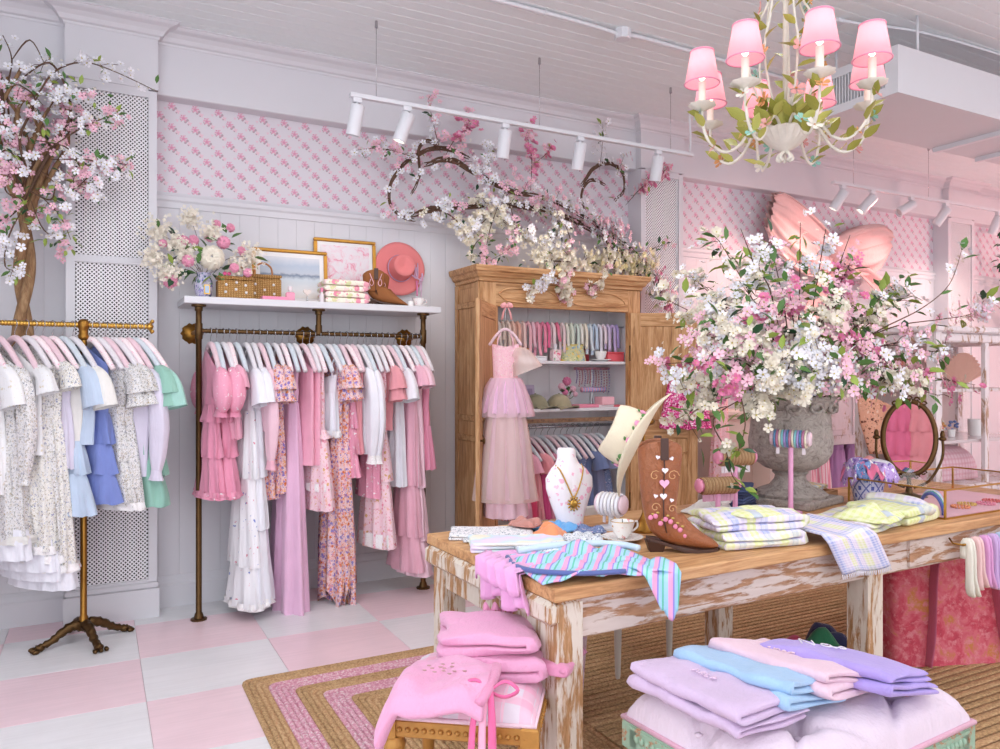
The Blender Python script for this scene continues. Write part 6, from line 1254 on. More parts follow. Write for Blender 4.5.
TREE = [
    ([(-0.32,4.66,2.23),(-0.37,4.66,2.46),(-0.42,4.66,2.71),(-0.44,4.66,2.96)], 'wp', 39, 0.06, 9, 0.014, 0.2),
    ([(-0.33,4.68,2.31),(-0.24,4.68,2.53),(-0.13,4.68,2.76),(-0.14,4.68,2.92),(-0.22,4.68,3.05),(-0.33,4.68,2.96)], 'pw', 52, 0.06, 16, 0.012, 0.2),
    ([(-0.35,4.7,2.37),(-0.26,4.7,2.59),(-0.17,4.7,2.65),(-0.12,4.7,2.74),(-0.13,4.7,2.88)], 'p', 39, 0.05, 12, 0.012, 0.2),
    ([(-0.36,4.7,2.42),(-0.41,4.7,2.83),(-0.39,4.7,3.04),(-0.43,4.7,3.16)], 'w', 7, 0.03, 4, 0.007, 0.2),
    ([(-0.39,4.7,3.04),(-0.31,4.7,3.16),(-0.24,4.7,3.04)], '', 0, 0.02, 0, 0.006, 0.2),
    ([(-0.3,4.6,2.76),(-0.21,4.6,2.96),(-0.08,4.6,3.05),(0.06,4.6,3.04),(0.3,4.6,2.96)], 'w', 39, 0.04, 14, 0.006, 0.1),
    ([(-0.23,4.58,2.56),(-0.08,4.58,2.69),(0.04,4.58,2.77),(0.09,4.58,2.79)], 'pw', 31, 0.035, 19, 0.005, 0.2),
    ([(-0.21,4.56,2.51),(-0.03,4.56,2.53),(0.09,4.56,2.49),(0.15,4.56,2.54)], 'wwp', 44, 0.035, 12, 0.005, 0.2),
    ([(-0.26,4.6,2.46),(-0.12,4.6,2.37),(0.02,4.6,2.52),(0.14,4.6,2.54)], 'pw', 39, 0.05, 16, 0.005, 0.2),
    ([(-0.28,4.6,2.35),(-0.17,4.6,2.23),(-0.12,4.6,2.11)], 'wp', 31, 0.04, 25, 0.005, 0.2),
    ([(-0.3,4.62,2.3),(-0.24,4.62,2.15),(-0.12,4.62,2.08)], 'pw', 26, 0.05, 19, 0.005, 0.2),
    ([(-0.32,4.58,2.27),(-0.39,4.58,2.11),(-0.41,4.58,1.95),(-0.34,4.58,1.93)], 'w', 26, 0.035, 19, 0.005, 0.2),
    ([(-0.31,4.62,2.3),(-0.38,4.62,2.22),(-0.43,4.62,2.16)], 'p', 18, 0.04, 9, 0.005, 0.2),
    ([(-0.35,4.6,2.5),(-0.41,4.6,2.54),(-0.47,4.6,2.48)], 'ww', 26, 0.05, 12, 0.006, 0.2),
    ([(-0.26,4.62,2.67),(-0.17,4.62,2.87),(0.02,4.62,2.9)], 'wp', 39, 0.05, 12, 0.006, 0.2),
    ([(-0.28,4.6,2.61),(-0.12,4.6,2.58),(-0.05,4.6,2.4)], 'pp', 39, 0.05, 12, 0.006, 0.2),
    ([(-0.3,4.62,2.41),(-0.35,4.62,2.61),(-0.28,4.62,2.82),(-0.35,4.62,2.89)], 'pw', 52, 0.07, 16, 0.01, 0.2),
    ([(-0.31,4.6,2.35),(-0.21,4.6,2.31),(-0.17,4.6,2.42),(-0.03,4.6,2.38)], 'pw', 39, 0.06, 12, 0.006, 0.2),
    ([(-0.35,4.6,2.29),(-0.41,4.6,2.34),(-0.39,4.6,2.44)], 'pp', 33, 0.06, 12, 0.006, 0.2),
]
BOUQ = [
    ([(2.94,2.54,1.25),(2.62,2.7,1.44),(2.35,2.83,1.45)], 'hpw', 46, 0.054, 11, 0.005, 0.3),
    ([(2.94,2.54,1.25),(2.64,2.69,1.59),(2.39,2.81,1.75)], 'cc', 60, 0.063, 14, 0.005, 0.3),
    ([(2.94,2.54,1.25),(2.73,2.7,1.65),(2.55,2.84,1.88)], 'cw', 55, 0.063, 14, 0.005, 0.3),
    ([(2.94,2.54,1.25),(2.79,2.66,1.74),(2.67,2.77,2.05)], 'wc', 34, 0.045, 33, 0.005, 0.3),
    ([(2.94,2.54,1.25),(2.8,2.6,1.76),(2.69,2.65,2.09)], 'w', 18, 0.036, 22, 0.005, 0.3),
    ([(2.94,2.54,1.25),(2.9,2.49,1.77),(2.86,2.45,2.1)], 'w', 20, 0.027, 14, 0.005, 0.3),
    ([(2.94,2.54,1.25),(2.94,2.44,1.75),(2.92,2.36,2.06)], 'ww', 34, 0.0315, 8, 0.005, 0.3),
    ([(2.94,2.54,1.25),(2.88,2.56,1.71),(2.82,2.58,1.99)], 'wp', 34, 0.054, 22, 0.005, 0.3),
    ([(2.94,2.54,1.25),(3.06,2.47,1.68),(3.15,2.41,1.93)], 'ph', 56, 0.045, 8, 0.005, 0.3),
    ([(2.94,2.54,1.25),(3.0,2.44,1.61),(3.04,2.35,1.79)], 'ph', 46, 0.045, 11, 0.005, 0.3),
    ([(2.94,2.54,1.25),(3.22,2.44,1.64),(3.45,2.36,1.86)], 'wc', 34, 0.045, 33, 0.005, 0.3),
    ([(2.94,2.54,1.25),(3.29,2.45,1.62),(3.61,2.39,1.82)], 'wp', 30, 0.045, 33, 0.005, 0.3),
    ([(2.94,2.54,1.25),(3.39,2.35,1.39),(3.77,2.19,1.35)], 'hp', 36, 0.036, 14, 0.005, 0.3),
    ([(2.94,2.54,1.25),(3.34,2.37,1.47),(3.68,2.24,1.52)], 'pw', 40, 0.045, 16, 0.005, 0.3),
    ([(2.94,2.54,1.25),(3.26,2.36,1.36),(3.52,2.21,1.3)], 'ph', 30, 0.045, 14, 0.005, 0.3),
    ([(2.94,2.54,1.25),(3.07,2.35,1.39),(3.15,2.18,1.35)], 'cw', 50, 0.054, 16, 0.005, 0.3),
    ([(2.94,2.54,1.25),(2.95,2.35,1.4),(2.92,2.19,1.38)], 'pwp', 50, 0.063, 22, 0.005, 0.3),
    ([(2.94,2.54,1.25),(2.82,2.36,1.42),(2.69,2.2,1.42)], 'ww', 60, 0.045, 11, 0.005, 0.3),
    ([(2.94,2.54,1.25),(2.81,2.37,1.51),(2.67,2.21,1.59)], 'wc', 60, 0.054, 14, 0.005, 0.3),
    ([(2.94,2.54,1.25),(2.71,2.39,1.44),(2.5,2.24,1.46)], 'wcw', 60, 0.054, 14, 0.005, 0.3),
    ([(2.94,2.54,1.25),(2.68,2.41,1.4),(2.44,2.27,1.38)], 'ccw', 60, 0.045, 11, 0.005, 0.3),
    ([(2.94,2.54,1.25),(2.66,2.45,1.49),(2.41,2.35,1.54)], 'pc', 55, 0.054, 16, 0.005, 0.3),
    ([(2.94,2.54,1.25),(2.72,2.48,1.56),(2.52,2.4,1.68)], 'hpw', 50, 0.045, 16, 0.005, 0.3),
    ([(2.94,2.54,1.25),(2.64,2.52,1.52),(2.39,2.47,1.61)], 'ccw', 55, 0.054, 14, 0.005, 0.3),
    ([(2.94,2.54,1.25),(2.59,2.52,1.45),(2.29,2.46,1.46)], 'pwh', 60, 0.054, 28, 0.005, 0.3),
    ([(2.94,2.54,1.25),(2.6,2.46,1.39),(2.3,2.35,1.36)], 'hp', 50, 0.0405, 22, 0.005, 0.3),
    ([(2.94,2.54,1.25),(2.61,2.59,1.51),(2.34,2.61,1.6)], 'php', 50, 0.063, 16, 0.005, 0.3),
    ([(2.94,2.54,1.25),(2.59,2.6,1.38),(2.3,2.63,1.33)], 'cw', 50, 0.054, 14, 0.005, 0.3),
    ([(2.94,2.54,1.25),(2.62,2.64,1.31),(2.35,2.72,1.19)], 'c', 34, 0.036, 11, 0.005, 0.3),
    ([(2.94,2.54,1.25),(2.91,2.4,1.58),(2.85,2.28,1.73)], 'ccp', 50, 0.054, 16, 0.005, 0.3),
    ([(2.94,2.54,1.25),(2.97,2.34,1.49),(2.96,2.17,1.55)], 'php', 55, 0.054, 22, 0.005, 0.3),
    ([(2.94,2.54,1.25),(3.08,2.4,1.56),(3.18,2.28,1.7)], 'cp', 45, 0.054, 22, 0.005, 0.3),
    ([(2.94,2.54,1.25),(3.15,2.36,1.49),(3.3,2.21,1.56)], 'pw', 45, 0.054, 16, 0.005, 0.3),
    ([(2.94,2.54,1.25),(3.19,2.34,1.42),(3.36,2.18,1.42)], 'hp', 45, 0.054, 16, 0.005, 0.3),
    ([(2.94,2.54,1.25),(2.84,2.47,1.61),(2.73,2.4,1.78)], 'pph', 46, 0.054, 22, 0.005, 0.3),
    ([(2.94,2.54,1.25),(2.77,2.56,1.63),(2.61,2.58,1.83)], 'wc', 46, 0.054, 16, 0.005, 0.3),
    ([(2.94,2.54,1.25),(2.88,2.33,1.42),(2.78,2.15,1.42)], 'wwp', 50, 0.054, 16, 0.005, 0.3),
    ([(2.94,2.54,1.25),(3.0,2.33,1.44),(3.01,2.14,1.45)], 'hpw', 50, 0.054, 16, 0.005, 0.3),
    ([(2.94,2.54,1.25),(2.78,2.39,1.37),(2.61,2.24,1.33)], 'cw', 40, 0.045, 14, 0.005, 0.3),
    ([(2.94,2.54,1.25),(2.91,2.38,1.4),(2.85,2.23,1.38)], 'wp', 30, 0.045, 14, 0.005, 0.3),
    ([(2.94,2.54,1.25),(2.68,2.44,1.34),(2.44,2.33,1.26)], 'cc', 46, 0.0405, 11, 0.005, 0.3),
    ([(2.94,2.54,1.25),(2.7,2.6,1.59),(2.49,2.64,1.74)], 'cw', 46, 0.054, 16, 0.005, 0.3),
    ([(2.94,2.54,1.25),(3.11,2.33,1.41),(3.22,2.15,1.38)], 'pc', 46, 0.054, 16, 0.005, 0.3),
    ([(2.94,2.54,1.25),(3.06,2.47,1.74),(3.15,2.41,2.06)], 'p', 6, 0.027, 14, 0.005, 0.3),
    ([(2.98,2.38,1.47),(3.23,2.31,1.61),(3.44,2.25,1.71),(3.61,2.22,1.83),(3.71,2.22,2.0)], 'w', 8, 0.015, 3, 0.004, 0.75),
    ([(3.1,2.32,1.56),(3.31,2.27,1.63),(3.52,2.21,1.66),(3.7,2.17,1.69),(3.81,2.17,1.76)], 'wp', 46, 0.045, 8, 0.004, 0.5),
    ([(2.46,2.43,1.29),(2.29,2.41,1.21),(2.3,2.35,1.09),(2.31,2.31,0.97),(2.38,2.25,0.91)], 'c', 4, 0.02, 16, 0.004, 0.2),
    ([(2.41,2.4,1.31),(2.22,2.39,1.27),(2.13,2.38,1.22),(2.17,2.36,1.13)], 'c', 4, 0.03, 12, 0.004, 0.2),
    ([(2.39,2.36,1.33),(2.35,2.29,1.21),(2.32,2.28,1.13),(2.29,2.27,1.09)], '', 0, 0.02, 12, 0.004, 0.2),
    ([(2.77,2.49,1.6),(2.73,2.51,1.79),(2.65,2.5,1.9),(2.67,2.43,2.02)], 'w', 14, 0.03, 6, 0.004, 0.6),
]
PETM = {'w': plain('white_petal', '#f1eff6', .6, var=.04, scale=30), 'c': plain('cream_petal', '#f1e8d8', .6, var=.06, scale=30), 'p': plain('pale_pink_petal', '#f8c4d6', .6, var=.08, scale=30), 'h': plain('pink_petal', '#ee89b4', .6, var=.1, scale=30), 'y': plain('vanilla_petal', '#f6e8bd', .6, var=.06, scale=30)}
CENM = plain('stamen', '#d6c46a', .6, var=.2, scale=90); CENP = plain('stamen_pink', '#c9638a', .6, var=.2, scale=90)
LEAFM = [plain('leaf_green', '#5c8a45', .45, var=.2, scale=25), plain('leaf_lime', '#9fb650', .45, var=.18, scale=25), plain('leaf_dark', '#2f5a3c', .4, var=.2, scale=25)]
BARK = plain('bark', '#6f5140', .85, var=.25, scale=40, bump=.5)
def flower_np(npet=5, cup=.28, layers=1, wid=.62, ruf=.06):
    V, F, I = [], [], []
    for L in range(layers):
        for p in range(npet):
            a = 2 * PI * (p + .5 * L) / npet + .1 * math.sin(p * 7 + L); sc = 1 - .3 * L; lift = cup + .35 * L
            pts = [(.08, 0, 0), (.35, -.22, .05), (.72, -wid * .55, .14), (.97, -.2, .2), (.93, 0, .16), (.99, .2, .2), (.72, wid * .55, .14), (.35, .22, .05)]
            o = len(V); mid = (.55, 0, .02)
            for (x, y, z) in [mid] + pts:
                x *= sc; y *= sc; z = z * (lift / .2) * .5 + ruf * math.sin(9 * x + 5 * y + p) * x + x * lift * .55 + .05 * L
                V.append((x * math.cos(a) - y * math.sin(a), x * math.sin(a) + y * math.cos(a), z))
            for j in range(8): F.append((o, o + 1 + j, o + 1 + (j + 1) % 8)); I.append(0)
    o = len(V); V.append((0, 0, .3))
    for j in range(6): V.append((.17 * math.cos(j * PI / 3), .17 * math.sin(j * PI / 3), .1))
    for j in range(6): F.append((o, o + 1 + j, o + 1 + (j + 1) % 6)); I.append(1)
    return np.array(V), np.array(F), np.array(I)
def leaf_np():
    V = [(0, 0, 0), (.3, -.2, .06), (.62, -.2, .05), (1, 0, -.06), (.62, .2, .05), (.3, .2, .06), (.32, 0, 0), (.64, 0, -.02)]
    F = [(0, 1, 6), (1, 2, 7), (1, 7, 6), (2, 3, 7), (0, 6, 5), (6, 7, 4), (6, 4, 5), (7, 3, 4)]
    return np.array(V, float), np.array(F), np.zeros(8, int)
def floret_np():
    V, F, I = [], [], []
    for p in range(4):
        a = PI / 2 * p; o = len(V)
        for (x, y, z) in ((.05, 0, 0), (.6, -.42, .2), (1, 0, .12), (.6, .42, .2)): V.append((x * math.cos(a) - y * math.sin(a), x * math.sin(a) + y * math.cos(a), z))
        F += [(o, o + 1, o + 2), (o, o + 2, o + 3)]; I += [0, 0]
    return np.array(V), np.array(F), np.array(I)
TPL = {'single': flower_np(), 'double': flower_np(6, .35, 2), 'leaf': leaf_np(), 'floret': floret_np()}
def np_mesh(name, V, F, I, mats):
    me = bpy.data.meshes.new(name); n = len(F); me.vertices.add(len(V)); me.vertices.foreach_set('co', V.astype(np.float32).ravel())
    me.loops.add(n * 3); me.loops.foreach_set('vertex_index', F.astype(np.int32).ravel()); me.polygons.add(n)
    me.polygons.foreach_set('loop_start', np.arange(0, n * 3, 3, dtype=np.int32)); me.polygons.foreach_set('material_index', I.astype(np.int32))
    me.polygons.foreach_set('use_smooth', np.ones(n, bool))
    for m in mats: me.materials.append(m)
    me.update(calc_edges=True); return me
def joined(name, tpl, mats_list, par):
    V, F, I = TPL[tpl]; vs, fs, im = [], [], []; n = len(V)
    for k, (M, j) in enumerate(mats_list):
        A = np.array(M); vs.append(V @ A[:3, :3].T + A[:3, 3]); fs.append(F + k * n); im.append(I)
    return np.vstack(vs), np.vstack(fs), np.concatenate(im)
BM = {(t, c): np_mesh('blossom', *TPL[t], [PETM[c], CENP if (c == 'p' and t == 'single') else CENM]) for t in ('single', 'double') for c in PETM}
LM = [np_mesh('leaf', *TPL['leaf'], [m]) for m in LEAFM]
def facing(pos, d, s, spin=None):
    q = d.to_track_quat('Z', 'Y').to_matrix().to_4x4(); return Matrix.Translation(pos) @ q @ Matrix.Rotation(spin if spin is not None else random.random() * 6.3, 4, 'Z') @ Matrix.Diagonal((s, s, s, 1))
def grow(root, data, centre, bs=(.018, .028), nparts=260, nleaf=120, leafs=(.035, .06), lw=(.55, .3, .15), florets=0, toward=None, branch_mat=None, fcol='c'):
    """branches, the largest blossoms and leaves as parts, the rest joined"""
    o0 = Vector(root.location); inst, leaves, flo = [], [], []; C_ = Vector(centre)
    for path, cols, n, spread, nl, r, t0 in data:
        P = [p - o0 for p in spline(path, 5)]; K = len(P)
        rad = [r * (1 - .7 * i / (K - 1)) * (.3 + .7 * min(1, i / 4)) for i in range(K)]
        if r > .012:
            for ph in range(3):
                MB().tube([q + Vector((.5 * r * math.cos(ph * 2.1 + i * .55), .3 * r, .8 * r * math.sin(ph * 2.1 + i * .55))) for i, q in enumerate(P)], [.62 * x for x in rad], 6).build('branch', branch_mat or BARK, root, 2)
        else: MB().tube(P, rad, 6).build('branch', branch_mat or BARK, root, 2)
        def pick(lo):
            t = lerp(lo, 1, random.random() ** .8); i = t * (K - 1); a = int(min(i, K - 2)); return P[a].lerp(P[a + 1], i - a), t
        k = 0
        while k < n:
            p, t = pick(t0); c = random.choice(cols); m = random.randint(2, 4); off = Vector([random.gauss(0, spread * .62) for _ in range(3)]); hub = p + off
            if off.length > .03 and random.random() < .5: MB_twigs.append((root, p, hub))
            for _ in range(m):
                q = hub + Vector([random.gauss(0, bs[1] * .75) for _ in range(3)]); d = (q + o0 - C_).normalized() * .9 + Vector([random.gauss(0, .45) for _ in range(3)])
                if toward is not None: d += Vector(toward) * .7
                s = random.uniform(*bs) * (.9 if c in 'hp' else 1); inst.append((s, 'double' if c in 'hcy' and random.random() < .5 else 'single', c, facing(q, d.normalized(), s))); k += 1
        for _ in range(nl):
            p, t = pick(max(0, t0 - .15)); d = Vector([random.gauss(0, 1) for _ in range(3)]).normalized(); q = p + d * spread * random.uniform(.4, 1.3); s = random.uniform(*leafs)
            M = Matrix.Translation(q) @ (d + Vector((0, 0, random.uniform(-.5, .3)))).to_track_quat('X', 'Z').to_matrix().to_4x4() @ Matrix.Rotation(random.uniform(-.8, .8), 4, 'X') @ Matrix.Diagonal((s, s, s, 1)); leaves.append((s, random.choices((0, 1, 2), lw)[0], M))
        for _ in range(int(florets * n)):
            p, t = pick(t0); q = p + Vector([random.gauss(0, spread * .75) for _ in range(3)]); s = random.uniform(.006, .0105); flo.append((facing(q, (q + o0 - C_ + Vector([random.gauss(0, .1) for _ in range(3)])).normalized(), s), 0))
    # the ones that show largest are the big ones in front
    cam_p = Vector((0, 0, 1.4)) - o0
    inst.sort(key=lambda e: -(e[0] / (Vector(e[3].translation) - cam_p).length)); leaves.sort(key=lambda e: -(e[0] / (Vector(e[2].translation) - cam_p).length))
    for s, t, c, M in inst[:nparts]: share(BM[(t, c)], 'blossom', root, M)
    for s, j, M in leaves[:nleaf]: share(LM[j], 'leaf', root, M)
    for t in ('single', 'double'):
        for c in PETM:
            rest = [(M, 0) for s, tt, cc, M in inst[nparts:] if tt == t and cc == c]
            if rest:
                V, F, I = joined('', t, rest, root); o = bpy.data.objects.new('blossom_mass', np_mesh('blossom_mass', V, F, I, [PETM[c], CENM])); COL.objects.link(o); o.parent = root; o['kind'] = 'stuff'
    for j in range(3):
        rest = [(M, 0) for s, jj, M in leaves[nleaf:] if jj == j]
        if rest: V, F, I = joined('', 'leaf', rest, root); o = bpy.data.objects.new('leaf_mass', np_mesh('leaf_mass', V, F, I, [LEAFM[j]])); COL.objects.link(o); o.parent = root; o['kind'] = 'stuff'
    if flo: V, F, I = joined('', 'floret', flo, root); o = bpy.data.objects.new('floret_spray', np_mesh('floret_spray', V, F, I, [PETM[fcol]])); COL.objects.link(o); o.parent = root; o['kind'] = 'stuff'
    tw = MB()
    for r_, a, b in MB_twigs: tw.tube([a, a.lerp(b, .5) + Vector((0, 0, .008)), b], .0016, 4)
    if MB_twigs: tw.build('twigs', branch_mat or BARK, root, 2)['kind'] = 'stuff'
    MB_twigs.clear()
MB_twigs = []
# vine over the armoire
t = thing('blossom_vine', 'curling vine of white and pink silk blossoms on the wall above the armoire', 'flower vine', (2.6, 4.78, 2.5))
grow(t, VINE, (2.7, 5.2, 2.45), (.02, .029), 280, 150, (.035, .06), (.35, .35, .3), .6, (0, -1, 0))
# blossom tree
t = thing('blossom_tree', 'twisted trunk tree with pink and white blossoms beside the grille pilaster', 'tree', (-.335, 4.78, 0))
TRK = wood('twisted_trunk', ['#5f4630', '#93704f', '#b08e69'], (9, 9, 2.2), .8, bump=.6)
for ph in (0, PI):
    pts = [(-.42 * max(0, (1.55 - z) / 1.55) ** 1.4 + .026 * math.cos(ph + z * 8) + .012 * math.sin(z * 3), .024 * math.sin(ph + z * 8), z) for z in [i * .05 for i in range(51)]]
    MB().tube(pts, [.031 - .005 * i / 50 for i in range(51)], 10).build('trunk', TRK, t, 2)
m = MB()
for i in range(14):
    a = R(i * 67); r = .05 + .02 * (i % 3); m.tube(spline([(.03 * math.cos(a), .03 * math.sin(a), 2.3), (r * 1.4 * math.cos(a + .5), r * math.sin(a + .5), 2.5), (r * 2.6 * math.cos(a + 1), r * 1.3 * math.sin(a + 1), 2.68 + .04 * (i % 4)), (r * 3.2 * math.cos(a + 1.6), r * math.sin(a + 1.6), 2.9 + .05 * (i % 3))], 5), [.014] * 10 + [.009] * 6, 6)
m.build('vine_strands', TRK, t, 2)['kind'] = 'stuff'
grow(t, TREE, (-.3, 4.95, 2.6), (.017, .026), 280, 140, (.035, .055), (.5, .4, .1), .4, (0, -1, 0))
# stone urn and its great bouquet
STONE = None
k = NT('weathered_stone', .9); v = k.co(); n1 = k.noise(v, 26, 5, .7, 1.2); n2 = k.noise(v, 90, 3); k.base(k.ramp(n1, [(.3, '#857a74'), (.45, '#b3a7a0'), (.6, '#c6bbb4'), (.75, '#9d918a')])); k.bump(k.math('ADD', n1, k.math('MULTIPLY', n2, .4)), .9, .02); STONE = k.m
UX, UY = 2.965, 2.60
t = thing('stone_urn', 'large weathered grey stone garden urn standing on the table', 'urn', (UX, UY, ZT), R(15))
MB().box((0, 0, .018), (.36, .36, .036), bev=.006).build('base_slab', STONE, t)
MB().lathe([(.165, .036), (.17, .05), (.15, .066), (.1, .085), (.075, .115), (.07, .135), (.085, .15), (.075, .16)], n=32).build('foot', STONE, t, 1)
MB().lathe([(.07, .155), (.12, .172), (.165, .205), (.19, .25), (.195, .30), (.187, .36), (.182, .42), (.19, .455), (.205, .475), (.21, .49), (.225, .5), (.226, .515), (.2, .515), (.165, .46), (.16, .3), (.001, .2)], n=40, cap=False, wob=lambda q, z: .012 * math.cos(18 * q) if .46 < z < .52 else .004 * math.cos(7 * q + z * 20)).build('bowl', STONE, t, 1)
m = MB()
for i in range(12):
    a = 2 * PI * i / 12; c, s = math.cos(a), math.sin(a)
    m.tube([(c * (.205 + .0) - s * .03 * math.cos(b), s * .205 + c * .03 * math.cos(b), .465 + .022 * math.sin(b)) for b in [j * .7 for j in range(10)]], .008, 6)
m.build('relief_scrolls', STONE, t, 2)['kind'] = 'stuff'
t = thing('blossom_bouquet', 'huge bouquet of white, cream and pink blossoms filling the stone urn', 'bouquet', (UX, UY, ZT + .3))
grow(t, BOUQ, (UX, UY + .15, 1.35), (.018, .03), 300, 280, (.05, .085), (.55, .35, .1), 1.4, (-.35, -.6, .1))
# vase of flowers on the shelf
t = thing('flower_vase', 'small blue and violet printed vase with gilt tag on the shelf', 'vase', (.55, 4.72, SH)); MB().lathe([(.001, .003), (.036, 0), (.04, .01), (.052, .06), (.05, .1), (.036, .125), (.04, .15), (.034, .15), (.03, .12), (.001, .02)], n=28, cap=False).build('body', prints('violet_vase', '#c9c3dd', ['#7d6fb8', '#5f8f6a', '#e8e4f0', '#9a8fd0', '#3f5f86'], 46, .42, rough=.25), t, 1)
MB().box((.012, -.055, .05), (.032, .006, .055), rz=0).build('gilt_tag', GOLD, t); MB().box((.012, -.059, .05), (.022, .004, .042)).build('tag_picture', plain('tag_blue', '#b9cbe6', .5), t)
t = thing('vase_flowers', 'arrangement of white peony, pink roses and cream sprays in the printed vase', 'flowers', (.55, 4.72, SH + .1))
SB = []
for tip, cols, n, sp, nl in (((.28, 4.66, 2.06), 'c', 0, .05, 3), ((.3, 4.7, 2.2), 'c', 0, .05, 4), ((.36, 4.66, 1.95), 'c', 0, .05, 5), ((.48, 4.7, 2.29), 'c', 0, .04, 3), ((.8, 4.68, 2.1), 'c', 0, .05, 4), ((.74, 4.7, 2.0), 'c', 0, .04, 3), ((.42, 4.66, 2.1), 'c', 0, .04, 6), ((.68, 4.7, 2.2), 'c', 0, .04, 6), ((.62, 4.62, 2.0), 'c', 0, .04, 6), ((.5, 4.64, 1.98), 'c', 0, .04, 6)):
    SB.append(([(.55, 4.72, 1.96), ((.55 + tip[0]) / 2, 4.69, (2.05 + tip[2]) / 2), tip], cols, n, sp, nl, .0025, .3))
grow(t, SB, (.55, 4.8, 1.98), (.015, .02), 0, 130, (.06, .09), (.6, .1, .3), 0, (0, -1, 0))
fl_ = []
for (x, y, z), rr in (((.28, 4.66, 2.06), .06), ((.31, 4.7, 2.21), .07), ((.48, 4.7, 2.3), .05), ((.8, 4.68, 2.1), .07), ((.36, 4.66, 1.97), .06), ((.45, 4.66, 2.08), .05), ((.72, 4.68, 2.03), .05), ((.58, 4.66, 2.22), .05), ((.4, 4.66, 2.14), .05)):
    for _ in range(170): q = Vector((x, y, z)) + Vector([random.gauss(0, rr * .5) for _ in range(3)]); fl_.append((facing(q - Vector(t.location), Vector((random.gauss(0, .5), -1, random.gauss(0, .5))), random.uniform(.008, .013)), 0))
V, F, I = joined('', 'floret', fl_, t); o = bpy.data.objects.new('cream_spray', np_mesh('cream_spray', V, F, I, [PETM['c']])); COL.objects.link(o); o.parent = t; o['kind'] = 'stuff'
def rose(par, name, c, r, mt, d=(0, -1, .1), layers=5, npet=6):
    g = MB(); Dq = Vector(d).normalized().to_track_quat('Z', 'Y').to_matrix().to_4x4(); base = Matrix.Translation(c) @ Dq
    for L in range(layers):
        f = (L + 1) / layers
        for p in range(npet if L else 3):
            a = 2 * PI * p / (npet if L else 3) + L * .7; op = R(78 - 62 * f)
            g.M = base @ Matrix.Rotation(a, 4, 'Z') @ Matrix.Rotation(-op + PI / 2 - R(10), 4, 'Y')
            rr = r * (.4 + .6 * f)
            g.grid(lambda u, v: (rr * .15 + rr * u * .9, (v - .5) * rr * 1.15 * math.sin(PI * min(.93, u * .75 + .2)), rr * .28 * u * u + rr * .2 * ((v - .5) * 2) ** 2), 4, 4)
    g.M = None; return g.build(name, mt, par, 2, solid=.0012)
L0 = Vector(t.location)
rose(t, 'peony', Vector((.58, 4.60, 2.075)) - L0, .082, PETM['c'], (-.1, -1, .1), 6, 8)['label'] = 'large cream peony'
for (x, y, z), r in (((.46, 4.62, 2.05), .036), ((.65, 4.63, 2.17), .038), ((.44, 4.65, 2.16), .036), ((.36, 4.64, 1.93), .04), ((.5, 4.65, 2.17), .03), ((.58, 4.66, 2.2), .03), ((.7, 4.66, 2.26), .026), ((.76, 4.66, 2.13), .026), ((.62, 4.68, 2.28), .024), ((.33, 4.66, 2.14), .024), ((.71, 4.6, 2.02), .028), ((.78, 4.62, 2.0), .026)): rose(t, 'rose', Vector((x, y, z)) - L0, r * 1.2, plain('rose_bloom', '#f0a0bd', .6, var=.1), (random.gauss(0, .3), -1, .2), 4, 5)
# jug of flowers on the armoire's second shelf
t = thing('flower_jug', 'small glass jug of pink peonies on the second armoire shelf', 'flowers', (3.1, 4.80, S2)); MB().lathe([(.001, .002), (.03, 0), (.036, .03), (.026, .07), (.03, .09)], n=20, cap=False).build('jug', plain('smoked_glass', '#b7a8a2', .1), t, 1)
for (x, z), r, c in (((0, .2), .04, 'h'), ((-.05, .16), .032, 'p'), ((.05, .14), .03, 'p'), ((-.02, .12), .03, 'h'), ((.07, .1), .022, 'p')): MB().tube([(0, 0, .05), (x * .6, -.01, z * .7), (x, -.02, z)], .0025, 5).build('stem', LEAFM[0], t, 2); rose(t, 'peony', (x, -.03, z), r, PETM[c], (0, -1, .3), 4, 6)
for i in range(8): a = i * .8; share(LM[2 if i % 3 else 0], 'leaf', t, Matrix.Translation((.02 * math.cos(a), -.01, .1)) @ Vector((math.cos(a), -.3, .6)).to_track_quat('X', 'Z').to_matrix().to_4x4() @ Matrix.Diagonal((.07, .07, .07, 1)))
# ---------------------------------------------------------------- chandelier
CX, CY = 2.092, 1.857
ch = thing('chandelier', 'painted tole chandelier with pink shades, leaves and metal flowers', 'chandelier', (CX, CY, 0), R(-27.9))
IV = plain('ivory_tole', '#e6dfd3', .5, var=.12, scale=40); OLV = plain('olive_tole', '#a3a245', .45, var=.2, scale=30); LIM = plain('lime_tole', '#c0bf62', .45, var=.15, scale=30)
MB().tube([(0, 0, 2.27), (0, 0, CEIL)], .008, 8).build('stem', IV, ch, 2); MB().lathe([(.055, CEIL), (.05, CEIL - .02), (.02, CEIL - .035)], n=16).build('canopy', IV, ch, 1)
MB().lathe([(.004, 2.165), (.02, 2.17), (.05, 2.19), (.075, 2.22), (.085, 2.236), (.08, 2.24), (.03, 2.235)], n=40, cap=False, wob=lambda q, z: .05 * math.cos(20 * q)).build('bowl', IV, ch, 1)
m = MB()
for i in range(5): a = i * 1.257; m.tube(spline([(0, 0, 2.17), (.02 * math.cos(a), .02 * math.sin(a), 2.155), (.026 * math.cos(a), .026 * math.sin(a), 2.14), (.012 * math.cos(a), .012 * math.sin(a), 2.135)], 3), .006, 6)
m.build('finial', IV, ch, 2)
